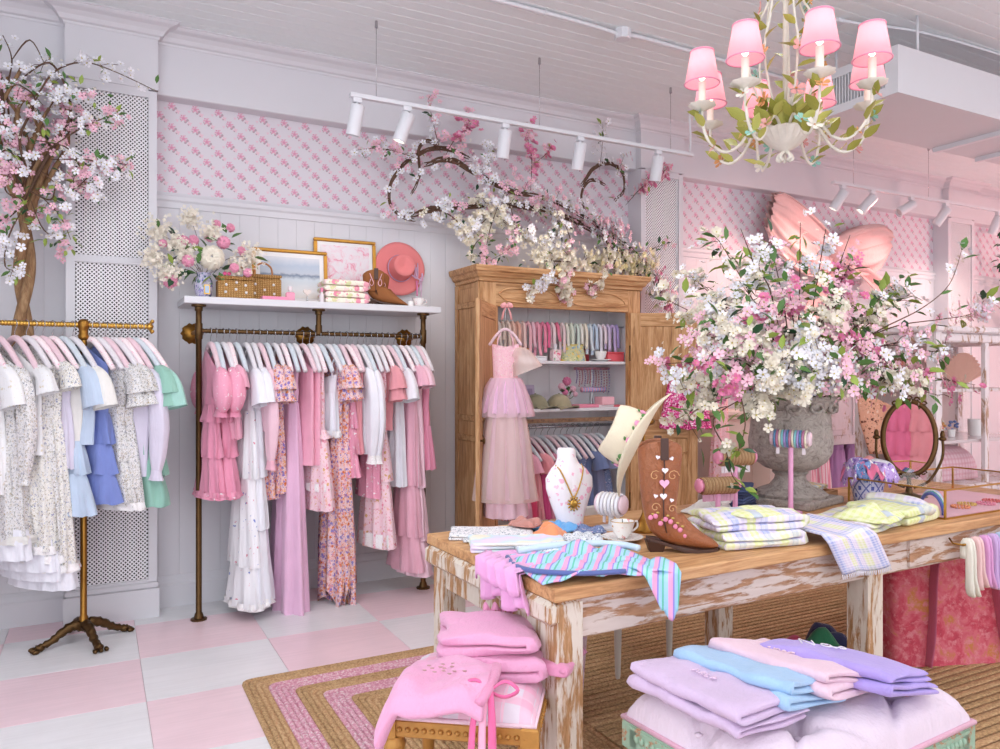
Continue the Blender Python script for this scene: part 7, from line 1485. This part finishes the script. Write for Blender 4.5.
k = NT('pink_shade', .8); k.base('#f9b9c9'); tl_ = k.n('ShaderNodeBsdfTranslucent'); tl_.inputs[0].default_value = lin('#ffb9ca'); mx = k.n('ShaderNodeMixShader'); mx.inputs[0].default_value = .55; k.l(k.b.outputs[0], mx.inputs[1]); k.l(tl_.outputs[0], mx.inputs[2]); k.l(mx.outputs[0], k.o.inputs[0]); SHADE = k.m
BULB = glow('bulb_glow', '#fff0d0', 5); SHIN = plain('shade_lining', '#fff3e2', .8, var=.01); STRIM = fabric('shade_trim', '#ee9ab8')
Lv = TPL['leaf'][0]; Lf = TPL['leaf'][1]
def tole_leaf(p, d, s, mt, par): return share(TLM[mt], 'tole_leaf', par, Matrix.Translation(p) @ Vector(d).to_track_quat('X', 'Z').to_matrix().to_4x4() @ Matrix.Rotation(random.uniform(-1, 1), 4, 'X') @ Matrix.Diagonal((s, s, s, 1)))
TLM = [np_mesh('tole_leaf', *TPL['leaf'], [OLV]), np_mesh('tole_leaf', *TPL['leaf'], [LIM])]
FCOL = [plain('tole_orange', '#d99a5f', .5), plain('tole_pink', '#e3a7a3', .5), plain('tole_aqua', '#8fc7b8', .5), plain('tole_white', '#eee6dc', .5)]
TFM = [np_mesh('tole_flower', *TPL['single'], [c, plain('tole_eye', '#b5793f', .5)]) for c in FCOL]
def tole_flower(p, d, s, i, par): return share(TFM[i], 'tole_flower', par, facing(Vector(p), Vector(d), s))
for i in range(8):
    a = R(45 * i); c, s = math.cos(a), math.sin(a); P3 = lambda r, z: Vector((c * r, s * r, z))
    pts = spline([P3(.03, 2.24), P3(.07, 2.27), P3(.115, 2.245), P3(.16, 2.185), P3(.21, 2.165), P3(.26, 2.2), P3(.283, 2.26), P3(.285, 2.31)], 5)
    arm = MB().tube(pts, .0055, 6).build('arm', IV, ch, 2)
    for j in range(11):
        p = pts[4 + int(j * 2.8)]; side = Vector((-s, c, 0)) * (1 if j % 2 else -1); tole_leaf(p, side * .6 + Vector((c, s, 0)) * .5 + Vector((0, 0, .5)), random.uniform(.055, .085), j % 2, arm)
    for j in range(3): p = pts[12 + j * 10]; tole_flower(p + Vector((c, s, .5)) * .012, Vector((c, s, .6)), random.uniform(.02, .028), (i + j) % 4, arm)
    MB().lathe([(.006, 2.305), (.02, 2.312), (.042, 2.322), (.046, 2.328), (.02, 2.322), (.012, 2.33)], (c * .285, s * .285, 0), 24, cap=False, wob=lambda q, z: .08 * math.cos(9 * q)).build('drip_pan', IV, arm, 1)
    MB().lathe([(.0125, 2.325), (.0125, 2.405)], (c * .285, s * .285, 0), 12).build('candle_sleeve', plain('candle_ivory', '#f3eadb', .5), arm, 1)
    sd = MB().lathe([(.058, 2.398), (.0385, 2.51)], (c * .285, s * .285, 0), 28, cap=False).build('shade', SHADE, ch, 1)
    for r_, z_ in ((.0585, 2.4), (.039, 2.509)): MB().tube([(c * .285 + r_ * math.cos(b), s * .285 + r_ * math.sin(b), z_) for b in [2 * PI * q / 28 for q in range(29)]], .003, 5).build('trim', STRIM, sd, 2)
    MB().ell((c * .285, s * .285, 2.435), (.014, .014, .026), 10, 8).build('bulb', BULB, sd, 2)
    l = bpy.data.lights.new('bulb_light', 'POINT'); l.energy = .2; l.color = (1, .82, .66); l.shadow_soft_size = .02; lo = bpy.data.objects.new('bulb_light', l); COL.objects.link(lo); lo.parent = ch; lo.location = (c * .285, s * .285, 2.47)
for i in range(7):
    a = R(51.4 * i + 12); c, s = math.cos(a), math.sin(a); P3 = lambda r, z: Vector((c * r, s * r, z)); h = 2.75 + .12 * (i % 3)
    pts = spline([P3(.02, 2.25), P3(.09, 2.36), P3(.12, 2.5), P3(.085, 2.62), P3(.05, h - .04), P3(.03, h + .2)], 5); sp_ = MB().tube(pts, .0042, 6).build('vine_stem', IV, ch, 2)
    for j in range(12): p = pts[2 + int(j * 1.9)]; tole_leaf(p, Vector((math.cos(a + (1.2 if j % 2 else -1.2)), math.sin(a + (1.2 if j % 2 else -1.2)), random.uniform(.1, 1))), random.uniform(.05, .085), (i + j) % 2, sp_)
    for j in range(2): p = pts[9 + j * 9]; tole_flower(p + Vector((c, s, 0)) * .015, Vector((c, s, .2)), random.uniform(.02, .03), (i + 2 * j) % 4, sp_)
for i in range(16): a = R(22.5 * i); tole_leaf((.03 * math.cos(a), .03 * math.sin(a), 2.24), (math.cos(a), math.sin(a), 1.1 + .5 * (i % 2)), random.uniform(.08, .12), i % 2, ch)
for i in range(5): a = R(72 * i + 200); tole_flower((.09 * math.cos(a), .09 * math.sin(a), 2.33 + .02 * (i % 2)), (math.cos(a), math.sin(a), .3), .032, (0, 1, 0, 3, 2)[i], ch)
# ---------------------------------------------------------------- track lights
TRW = plain('track_white', '#dcdce2', .4, var=.01)
def head(par, x, yaw, tilt, lit, sp=None, col=(1, .9, .8)):
    hd = bpy.data.objects.new('spotlight_head', None); COL.objects.link(hd); hd.parent = par; hd.location = (x, 0, -.012)
    MB().box((0, 0, -.012), (.05, .03, .03), bev=.004).build('adapter', TRW, hd); MB().tube([(0, 0, -.02), (0, 0, -.065)], .009, 8).build('neck', TRW, hd, 2)
    T = Matrix.Translation((0, 0, -.07)) @ Matrix.Rotation(yaw, 4, 'Z') @ Matrix.Rotation(tilt, 4, 'Y')
    m = MB(); m.M = T; m.lathe([(.001, .03), (.036, .03), (.04, .024), (.04, -.14), (.034, -.14), (.032, -.125), (.001, -.12)], n=20, cap=False); m.build('barrel', TRW, hd, 1)
    m = MB(); m.M = T; m.lathe([(.001, -.126), (.031, -.126)], n=16, cap=False); m.build('lens', glow('lens_lit', '#fff1dc', 6) if lit else plain('lens_off', '#d8d4d6', .2), hd, 1)
    if sp:
        l = bpy.data.lights.new('track_spot', 'SPOT'); l.energy = sp; l.color = col; l.spot_size = R(120); l.spot_blend = .8; l.shadow_soft_size = .035; lo = bpy.data.objects.new('track_spot', l); COL.objects.link(lo); lo.parent = hd; lo.matrix_local = T @ Matrix.Translation((0, 0, -.145))
def track(x0, x1, y, z, heads, label, wires):
    t = thing('track_light', label, 'track light', (x0, y, z)); MB().b2((-.03, -.018, -.012), (x1 - x0, .018, .012), bev=.002).build('track', TRW, t)
    for w in wires: MB().tube([(w - x0, 0, .012), (w - x0, 0, CEIL - z)], .0018, 5).build('suspension_wire', CHROME, t, 2); MB().lathe([(.008, .04), (.01, 0)], (w - x0, 0, CEIL - z - .04), 8).build('wire_mount', CHROME, t, 1)
    for h in heads: head(t, h[0] - x0, *h[1:])
    return t
t1 = track(1.295, 3.79, 4.2, 2.98, [(1.306, R(-60), R(14), False, 6), (1.607, R(-30), R(20), True, 7), (2.259, R(-90), R(14), False, 8), (2.822, R(-90), R(16), True, 16), (3.476, R(-90), R(14), False, 12)], 'white track light with five spots above the clothes rack', (1.42, 2.51, 3.59))
MB().tube(spline([(2.47, 0, 0), (2.48, 0, .12), (2.46, -.02, .3), (2.52, -.08, .4), (2.56, -.2, .44)], 5), .008, 6).build('feed_cable', TRW, t1, 2)
track(5.31, 9.4, 4.2, 2.96, [(5.40, R(-50), R(32), True, 44, (1, .52, .44)), (5.764, R(-40), R(42), True, 44, (1, .52, .44)), (6.284, R(-20), R(60), False, 34, (1, .5, .45)), (6.785, R(-60), R(35), False, 40, (1, .5, .45)), (7.598, R(-90), R(25), False, 44, (1, .8, .7))], 'white track light with angled spots above the big bow', (5.53, 6.53, 8.0))
# ---------------------------------------------------------------- ceiling services
t = thing('ceiling_conduit', 'white electrical conduit with junction box running along the ceiling', 'conduit', (0, 3.63, CEIL))
MB().tube(spline([(.2, 0, -.016), (2.0, 0, -.016), (2.5, .004, -.018), (2.7, 0, -.03)], 6), .0125, 8).build('pipe', TRW, t, 2); MB().tube(spline([(2.78, 0, -.03), (2.95, -.004, -.018), (4.2, .05, -.016), (4.6, .1, -.016)], 6), .0125, 8).build('pipe', TRW, t, 2)
MB().lathe([(.05, 0), (.05, -.05), (.044, -.056), (.001, -.056)], (2.74, 0, 0), 8).build('junction_box', TRW, t, 0)
for x in (1.2, 2.2, 3.3): MB().tube([(x, -.02, -.002), (x, -.012, -.028), (x, .012, -.028), (x, .02, -.002)], .003, 5).build('clip', TRW, t, 2)
t = thing('cable_conduit', 'thin white cable looping across the ceiling above the air duct', 'cable', (3.8, 2.85, CEIL)); MB().tube(spline([(-.05, .1, -.004), (-.02, .04, -.03), (.05, .02, -.035), (.5, -.04, -.012), (1.3, -.08, -.012), (2.5, -.1, -.012)], 6), .009, 6).build('cable', TRW, t, 2); MB().box((-.05, .1, -.012), (.06, .06, .024), bev=.004).build('ceiling_box', TRW, t)
DUW = plain('duct_white', '#d4d3d8', .5, var=.015)
t = thing('air_duct', 'boxed white air duct with slatted vent hanging from the ceiling', 'air duct', (3.904, 2.685, 2.957)); dl, dd, dh = 5.6, .575, .265
m = MB(); m.b2((.03, 0, 0), (dl, dd, dh)); m.build('casing', DUW, t)
for lo, hi in (((0, 0, 0), (.03, dd, .05)), ((0, 0, dh - .05), (.03, dd, dh)), ((0, 0, .05), (.03, .08, dh - .05)), ((0, dd - .08, .05), (.03, dd, dh - .05))): MB().b2(lo, hi).build('end_panel', DUW, t)
v_ = MB().b2((.026, .08, .05), (.031, dd - .08, dh - .05)).build('vent_recess', DARK, t); m = None
for i in range(20): y = .095 + i * (dd - .19) / 19; MB().b2((.004, y - .004, .05), (.026, y + .004, dh - .05)).build('vent_slat', DUW, t)
for x in (.2, 1.6, 3.2): MB().tube([(x, .02, dh), (x, .02, CEIL - 2.957)], .008, 6).build('hanger_rod', TRW, t, 2); MB().tube([(x, dd - .02, dh), (x, dd - .02, CEIL - 2.957)], .008, 6).build('hanger_rod', TRW, t, 2)
for x in (1.2, 1.69, 2.3): MB().b2((x - .02, -.03, -.03), (x + .02, dd - .02, 0)).build('support_channel', TRW, t)
# ceiling panel lights added out of view to light the floor from above
for i, (x, y) in enumerate(((-.7, 2.3), (.7, 2.9), (.6, .6), (2.3, 2.3), (2.6, .2), (4.6, .9), (4.4, -1.6), (1.0, -1.8))):
    t = thing('added_ceiling_light', 'added unseen ceiling panel light brightening the front of the shop', 'ceiling light', (x, y, CEIL), 0, 'added panel lights in the front of the shop')
    for lo, hi in (((-.62, -.17, -.03), (.62, -.15, 0)), ((-.62, .15, -.03), (.62, .17, 0)), ((-.62, -.15, -.03), (-.6, .15, 0)), ((.6, -.15, -.03), (.62, .15, 0))): MB().b2(lo, hi).build('frame', TRW, t)
    MB().b2((-.6, -.15, -.012), (.6, .15, -.004)).build('diffuser', glow('fill_panel_glow', '#fffdf8', 3), t)
    l = area('fill_panel_lamp', (0, 0, -.032), (0, 0, 0), 1.18, .28, 15, (.93, .97, 1)); l.parent = t
# unseen standing lamp added to wash the far end in pink light
t = thing('added_floor_lamp', 'added unseen floor lamp with pink shade tinting the far end of the shop', 'floor lamp', (8.9, 2.5, 0))
MB().lathe([(.16, 0), (.16, .02), (.03, .04), (.014, .08), (.012, 1.5)], n=20).build('stand', BRASS, t, 1); MB().lathe([(.24, 1.42), (.15, 1.78)], n=32, cap=False).build('shade', SHADE, t, 1); MB().ell((0, 0, 1.56), (.04, .04, .06), 10, 8).build('bulb', BULB, t, 2)
l = bpy.data.lights.new('pink_fill_light', 'POINT'); l.energy = 170; l.color = (1, .55, .5); l.shadow_soft_size = .12; lo = bpy.data.objects.new('pink_fill_light', l); COL.objects.link(lo); lo.parent = t; lo.location = (0, 0, 1.9)
# ---------------------------------------------------------------- far end of the shop
GREYP = chippy('greyed_paint', ('#d6ccd0', '#c3b6ba'), ('#9a7a66', '#b39a86'), (8, 8, 3), .42); CHW = chippy('chippy_cabinet', ('#efe8ea', '#dccfd2'), ('#a5806a', '#c2a08a'), (9, 9, 2.5), .45)
# big fabric bow on the wall
t = thing('fabric_bow', 'huge blush pink fabric bow mounted on the wallpapered wall', 'bow', (6.1, 4.86, 2.55)); BOW = fabric('blush_drape', '#f0c3c0', .05)
for sg, w, h, rise in ((-1, .85, .30, .3), (1, .78, .24, .14)):
    def lp(u, v, sg=sg, w=w, h=h, rise=rise):
        q = 2 * PI * v; r = (math.sin(PI * min(1, u * .72 + .08)) ** .7) * (1 - .25 * max(0, u - .85) / .15); x = sg * w * u; f = .02 * math.sin(7 * q + u * 4) * (1 - u * .5) + .012 * math.sin(17 * q)
        return (x + .05 * math.cos(q) * u, -.07 * r * math.sin(q) - .03 + f, h * r * math.cos(q) + rise * u * u + f)
    MB().grid(lp, 20, 56, wrap=True).build('loop', BOW, t, 2)
for sg, L, dx in ((-1, .75, -.35), (1, .55, .8)):
    def tlf(u, v, sg=sg, L=L, dx=dx): return (dx * u + (v - .5) * (.12 + .32 * u), -.05 - .03 * math.sin(v * 9 + u * 2), -L * u * (.9 if sg < 0 else .65) + .06 * (v - .5) * u)
    MB().grid(tlf, 16, 20).build('tail', BOW, t, 2, solid=.01)
MB().ell((0, -.08, 0), (.11, .09, .14), 18, 10).build('knot', BOW, t, 2)
# distressed display cabinet
hx, hy = 4.52, 2.87
t = thing('display_cabinet', 'distressed white glazed display cabinet behind the table end', 'cabinet', (hx, hy, 0)); cw, cd = 1.05, .5
for x in (0, cw):
    for y in (0, cd): MB().box((x, y, .86), (.06, .06, 1.7), bev=.008).build('post', CHW, t)
MB().b2((-.05, -.05, 1.66), (cw + .05, cd + .05, 1.70), bev=.01).build('cornice', CHW, t); MB().b2((-.02, -.02, 1.60), (cw + .02, cd + .02, 1.66), bev=.01).build('top_rail', CHW, t)
MB().b2((-.04, -.04, .66), (cw + .04, cd + .04, .71), bev=.01).build('ledge', CHW, t); MB().b2((0, 0, .06), (cw, cd, .66)).build('base_cupboard', CHW, t)
for x in (.05, .55): MB().b2((x, -.012, .12), (x + .45, 0, .6), bev=.006).build('cupboard_door', CHW, t)
MB().b2((.0, cd - .01, .71), (cw, cd, 1.6)).build('back_board', plain('cabinet_back', '#cdb6b3', .7), t)
for z in (1.31, .985): MB().b2((.0, .03, z - .02), (cw, cd - .012, z), bev=.002).build('shelf', CHW if z > 1.2 else plain('glass_shelf', '#dfd3d6', .15), t)
pane((.03, 0, .71), (cw - .03, 0.001, 1.6), GL, t, 'glass_front'); pane((0, .03, .71), (.001, cd - .03, 1.6), GL, t, 'glass_side')
MB().b2((cw / 2 - .02, -.014, .71), (cw / 2 + .02, .012, 1.6)).build('door_stile', CHW, t)
t = thing('potted_fern', 'small green fern in a terracotta pot inside the cabinet', 'plant', (hx + .25, hy + .3, .986)); MB().lathe([(.001, .002), (.04, 0), (.055, .07), (.06, .075), (.06, .09), (.05, .09), (.001, .06)], n=20, cap=False).build('pot', plain('terracotta', '#b07a68', .8), t, 1)
for i in range(26): a = i * 2.4; share(LM[(0, 2)[i % 2]], 'frond', t, Matrix.Translation((.01 * math.cos(a), .01 * math.sin(a), .08)) @ Vector((math.cos(a), math.sin(a), .3 + .7 * random.random())).to_track_quat('X', 'Z').to_matrix().to_4x4() @ Matrix.Diagonal((.16, .1, .1, 1)))
for i, (dx, dy, c, lb) in enumerate(((.34, .2, '#e8a04a', 'orange dried flower bunch on the cabinet glass shelf'), (.43, .24, '#e9e4d0', 'cream dried flower bunch on the cabinet glass shelf'), (.5, .2, '#5f7fc0', 'blue dried flower bunch on the cabinet glass shelf'), (.2, .12, '#ef8f6a', 'coral dried flower bunch on the cabinet glass shelf'))):
    t = thing('dried_flowers', lb, 'dried flowers', (hx + dx, hy + dy, .986)); MB().lathe([(.02, 0), (.024, .05)], n=12).build('jar', CHINA, t, 1); m = MB()
    for j in range(14): m.ell((random.gauss(0, .022), random.gauss(0, .022), .08 + random.gauss(0, .015)), (.011, .011, .009), 6, 4)
    m.build('flower_heads', plain('dried%d' % i, c, .7, var=.2, scale=60), t, 2)['kind'] = 'stuff'
PKP = stripes('faded_plaid', '#e8c6cf', [(0, 30, .4, '#d998a8', .5, 0), (2, 30, .4, '#d998a8', .5, 0)])
t = thing('plaid_cushion', 'pink plaid rounded cushion inside the display cabinet', 'cushion', (hx + .45, hy + .25, .71)); MB().grid(lambda u, v: (.33 * math.cos(PI * (v - .5)) ** .5 * (1 if 1 else 0) * (u * 2 - 1), .0 + .13 * math.sin(PI * (v - .5)), .22 * max(0, 1 - abs(u * 2 - 1) ** 3.2) ** .5 * math.cos(PI * (v - .5)) ** .5 + .002), 30, 14).build('cushion', PKP, t, 2); MB().tube([(-.32, 0, .01), (0, -.14, .01), (.32, 0, .01)], .008, 6).build('piping', PKP, t, 2)
t = thing('pleated_fan', 'peach pleated fabric fan on the upper cabinet shelf', 'fan', (hx + .75, hy + .28, 1.31)); m = MB()
for i in range(16):
    a0, a1 = R(20 + i * 8.75), R(20 + (i + 1) * 8.75); am = (a0 + a1) / 2
    m.add([(.0, 0, .01), (.24 * math.cos(a0), 0, .24 * math.sin(a0)), (.24 * math.cos(am), -.02, .24 * math.sin(am)), (.24 * math.cos(a1), 0, .24 * math.sin(a1))], [(0, 1, 2), (0, 2, 3)])
m.build('pleats', fabric('peach_silk', '#e8b7a4'), t, 0, solid=.003); MB().ell((0, -.01, .015), (.02, .012, .015), 8, 6).build('rivet', GOLD, t, 2)
t = thing('red_picture', 'small red framed picture on the upper cabinet shelf', 'picture frame', (hx + .22, hy + .4, 1.31)); MB().b2((-.09, -.01, 0), (.09, .01, .2), bev=.004).build('frame', plain('dark_frame', '#7a5140', .5), t); MB().b2((-.07, -.014, .02), (.07, -.01, .18)).build('picture', prints('red_print', '#c86a5f', ['#e3a08a', '#8f3f3a', '#e8c3a5'], 22, .4), t)
t = thing('white_mug', 'white mug with black rim standing in the cabinet', 'mug', (hx + .78, hy + .2, .986)); MB().lathe([(.001, .002), (.05, 0), (.055, .11), (.05, .11), (.045, .01), (.001, .008)], n=20, cap=False).build('mug', CHINA, t, 1); MB().tube(spline([(.053, 0, .09), (.085, 0, .075), (.08, 0, .035), (.052, 0, .025)], 4), .007, 6).build('handle', DARK, t, 2)
# grey panelled wardrobe
t = thing('panelled_wardrobe', 'grey painted panelled wardrobe with open lower rail', 'wardrobe', (5.35, 4.55, 0)); ww_, wd_ = 1.15, .42
for x in (0, ww_ - .09): MB().b2((x, 0, 0), (x + .09, wd_, 1.5), bev=.005).build('side_post', GREYP, t)
MB().b2((-.05, -.05, 1.5), (ww_ + .05, wd_, 1.56), bev=.015).build('cornice', GREYP, t); MB().b2((.09, 0, .78), (ww_ - .09, .03, 1.5)).build('frieze_board', GREYP, t)
for x in (.13, .62): MB().b2((x, -.014, .86), (x + .4, 0, 1.22), bev=.012).build('raised_panel', GREYP, t); MB().b2((x + .05, -.022, .91), (x + .35, -.012, 1.17), bev=.008).build('inner_panel', GREYP, t)
MB().b2((0, 0, 0), (ww_, wd_, .1)).build('plinth', GREYP, t); MB().b2((.09, wd_ - .02, .1), (ww_ - .09, wd_, 1.5)).build('back_board', plain('wardrobe_dark', '#5a4448', .8), t); MB().tube([(.09, .2, .74), (ww_ - .09, .2, .74)], .012, 8).build('rail', BRASSD, t, 2)
MAU = fabric('mauve_pleat', '#b184b5'); STP = stripes('pink_ticking', '#f4dfe4', [(0, 40, .45, '#e58fa8', .9, 0)])
for i, (x, mt, lb) in enumerate(((5.55, STP, 'pink and white ticking skirt hanging in the wardrobe'), (5.75, STP, 'pink striped ruffled skirt hanging beside mauve skirt'), (5.97, MAU, 'mauve pleated tulle skirt hanging in the wardrobe'), (6.2, MAU, 'dusky mauve pleated skirt at the wardrobe rail end'))):
    s_ = thing('pleated_skirt', lb, 'skirt', (x, 4.72, .74)); tier(-.02, -.5, .09, .13, .05, .08, mt, s_, 'skirt', 10, (.006, .016), i); tier(.02, -.02, .088, .09, .05, .05, mt, s_, 'waistband', 10, (.002, .003), i)
t = thing('lace_camisole', 'peach patterned lace camisole hanging on the cabinet side', 'camisole', (4.435, 3.22, 1.16), R(-40)); LCE = prints('peach_lace', '#e6a98f', ['#f3cdb8', '#8a5040', '#e9b59c', '#6f3a30'], 34, .32)
MB().grid(lambda u, v: ((v - .5) * (.26 - .08 * abs(u - .5)) + .08 * u, -.02 - .014 * math.sin(v * 8), .13 - .4 * u - .12 * (v - .2) * (1 - u)), 16, 18).build('body', LCE, t, 2, solid=.012)
for x in (-.08, .06): MB().tube([(x, -.02, .1), (x + .02, -.01, .18), (x + .03, .02, .24)], .005, 5).build('strap', LCE, t, 2)
# cream mantel beside it
CRM = plain('cream_paint', '#eadcd2', .5, var=.03)
t = thing('mantelpiece', 'cream painted mantelpiece against the wall behind the urn', 'mantelpiece', (4.52, 4.72, 0))
MB().b2((0, 0, 0), (.16, .26, 1.02), bev=.006).build('left_pier', CRM, t); MB().b2((.62, 0, 0), (.78, .26, 1.02), bev=.006).build('right_pier', CRM, t); MB().b2((.16, .02, .78), (.62, .26, 1.02)).build('frieze', CRM, t); MB().b2((-.05, -.06, 1.06), (.83, .26, 1.1), bev=.008).build('mantel_shelf', CRM, t); MB().b2((-.02, -.03, 1.02), (.8, .26, 1.06), bev=.012).build('moulding', CRM, t); MB().b2((.16, .2, 0), (.62, .26, .78)).build('hearth_back', plain('hearth_cream', '#d9c8bd', .7), t)
dress((4.47, 4.62, 1.42), R(20), 'pink rose print dress hanging beside the mantelpiece', None, L=.85, waist=.4, ws=.13, ww=.1, wh=.16, th=.05, m=FLORP)
MB().tube([(4.47, 5.0, 1.435), (4.47, 4.62, 1.435), (4.47, 4.60, 1.45)], .006, 6).build('wall_hook', BRASS); tag(bpy.data.objects['wall_hook'], 'long brass hook on the wall holding the rose print dress', 'hook')
# leafy garland past the last pilaster
t = thing('leafy_garland', 'dark leafy garland with pale flowers on the far wallpapered wall', 'garland', (9.0, 4.85, 2.4))
grow(t, [([(8.75, 4.76, 3.0), (8.7, 4.74, 2.7), (8.8, 4.72, 2.4), (8.75, 4.72, 2.1)], 'cw', 14, .05, 60, .008, .05), ([(8.9, 4.76, 2.6), (9.05, 4.74, 2.35), (9.2, 4.72, 2.2), (9.4, 4.72, 2.15)], 'cw', 16, .06, 60, .008, .05), ([(8.8, 4.74, 2.2), (9.0, 4.72, 1.95), (9.3, 4.72, 1.8)], 'c', 16, .06, 50, .008, .05)], (9, 5.2, 2.3), (.025, .035), 46, 120, (.06, .1), (.3, .1, .6), 0, (0, -1, 0))
# pink dresses on a stand outside the picture that the vanity mirror shows
t = thing('dress_stand', 'brass dress stand with pink dresses facing the vanity mirror', 'clothes rack', (.95, -.40, 0), R(-44))
MB().tube([(-.5, 0, 1.5), (.5, 0, 1.5)], .012, 8).build('rail', BRASS, t, 2)
for x in (-.5, .5): MB().lathe([(.12, 0), (.12, .012), (.014, .03), (.012, 1.5)], (x, 0, 0), 16).build('upright', BRASS, t, 1)
PKB = fabric('bright_pink_linen', '#f07fa8')
for i, (dx, mt, lb) in enumerate(((-.36, DITSY, 'flower print dress on the brass dress stand'), (-.14, PKB, 'bright pink tiered dress on the brass dress stand'), (.08, CORAL, 'coral tiered dress on the brass dress stand'), (.3, PKB, 'bright pink dress at the end of the brass dress stand'))):
    a = R(-44); dress((.95 + dx * math.cos(a), -.40 + dx * math.sin(a), 1.5), R(-44 + 12 * (i - 1.5)), lb, None, L=1.1, waist=.45, ws=.15, ww=.13, wh=.2, th=.06, m=mt, slv='ruffle', tiers=(.3, .65))
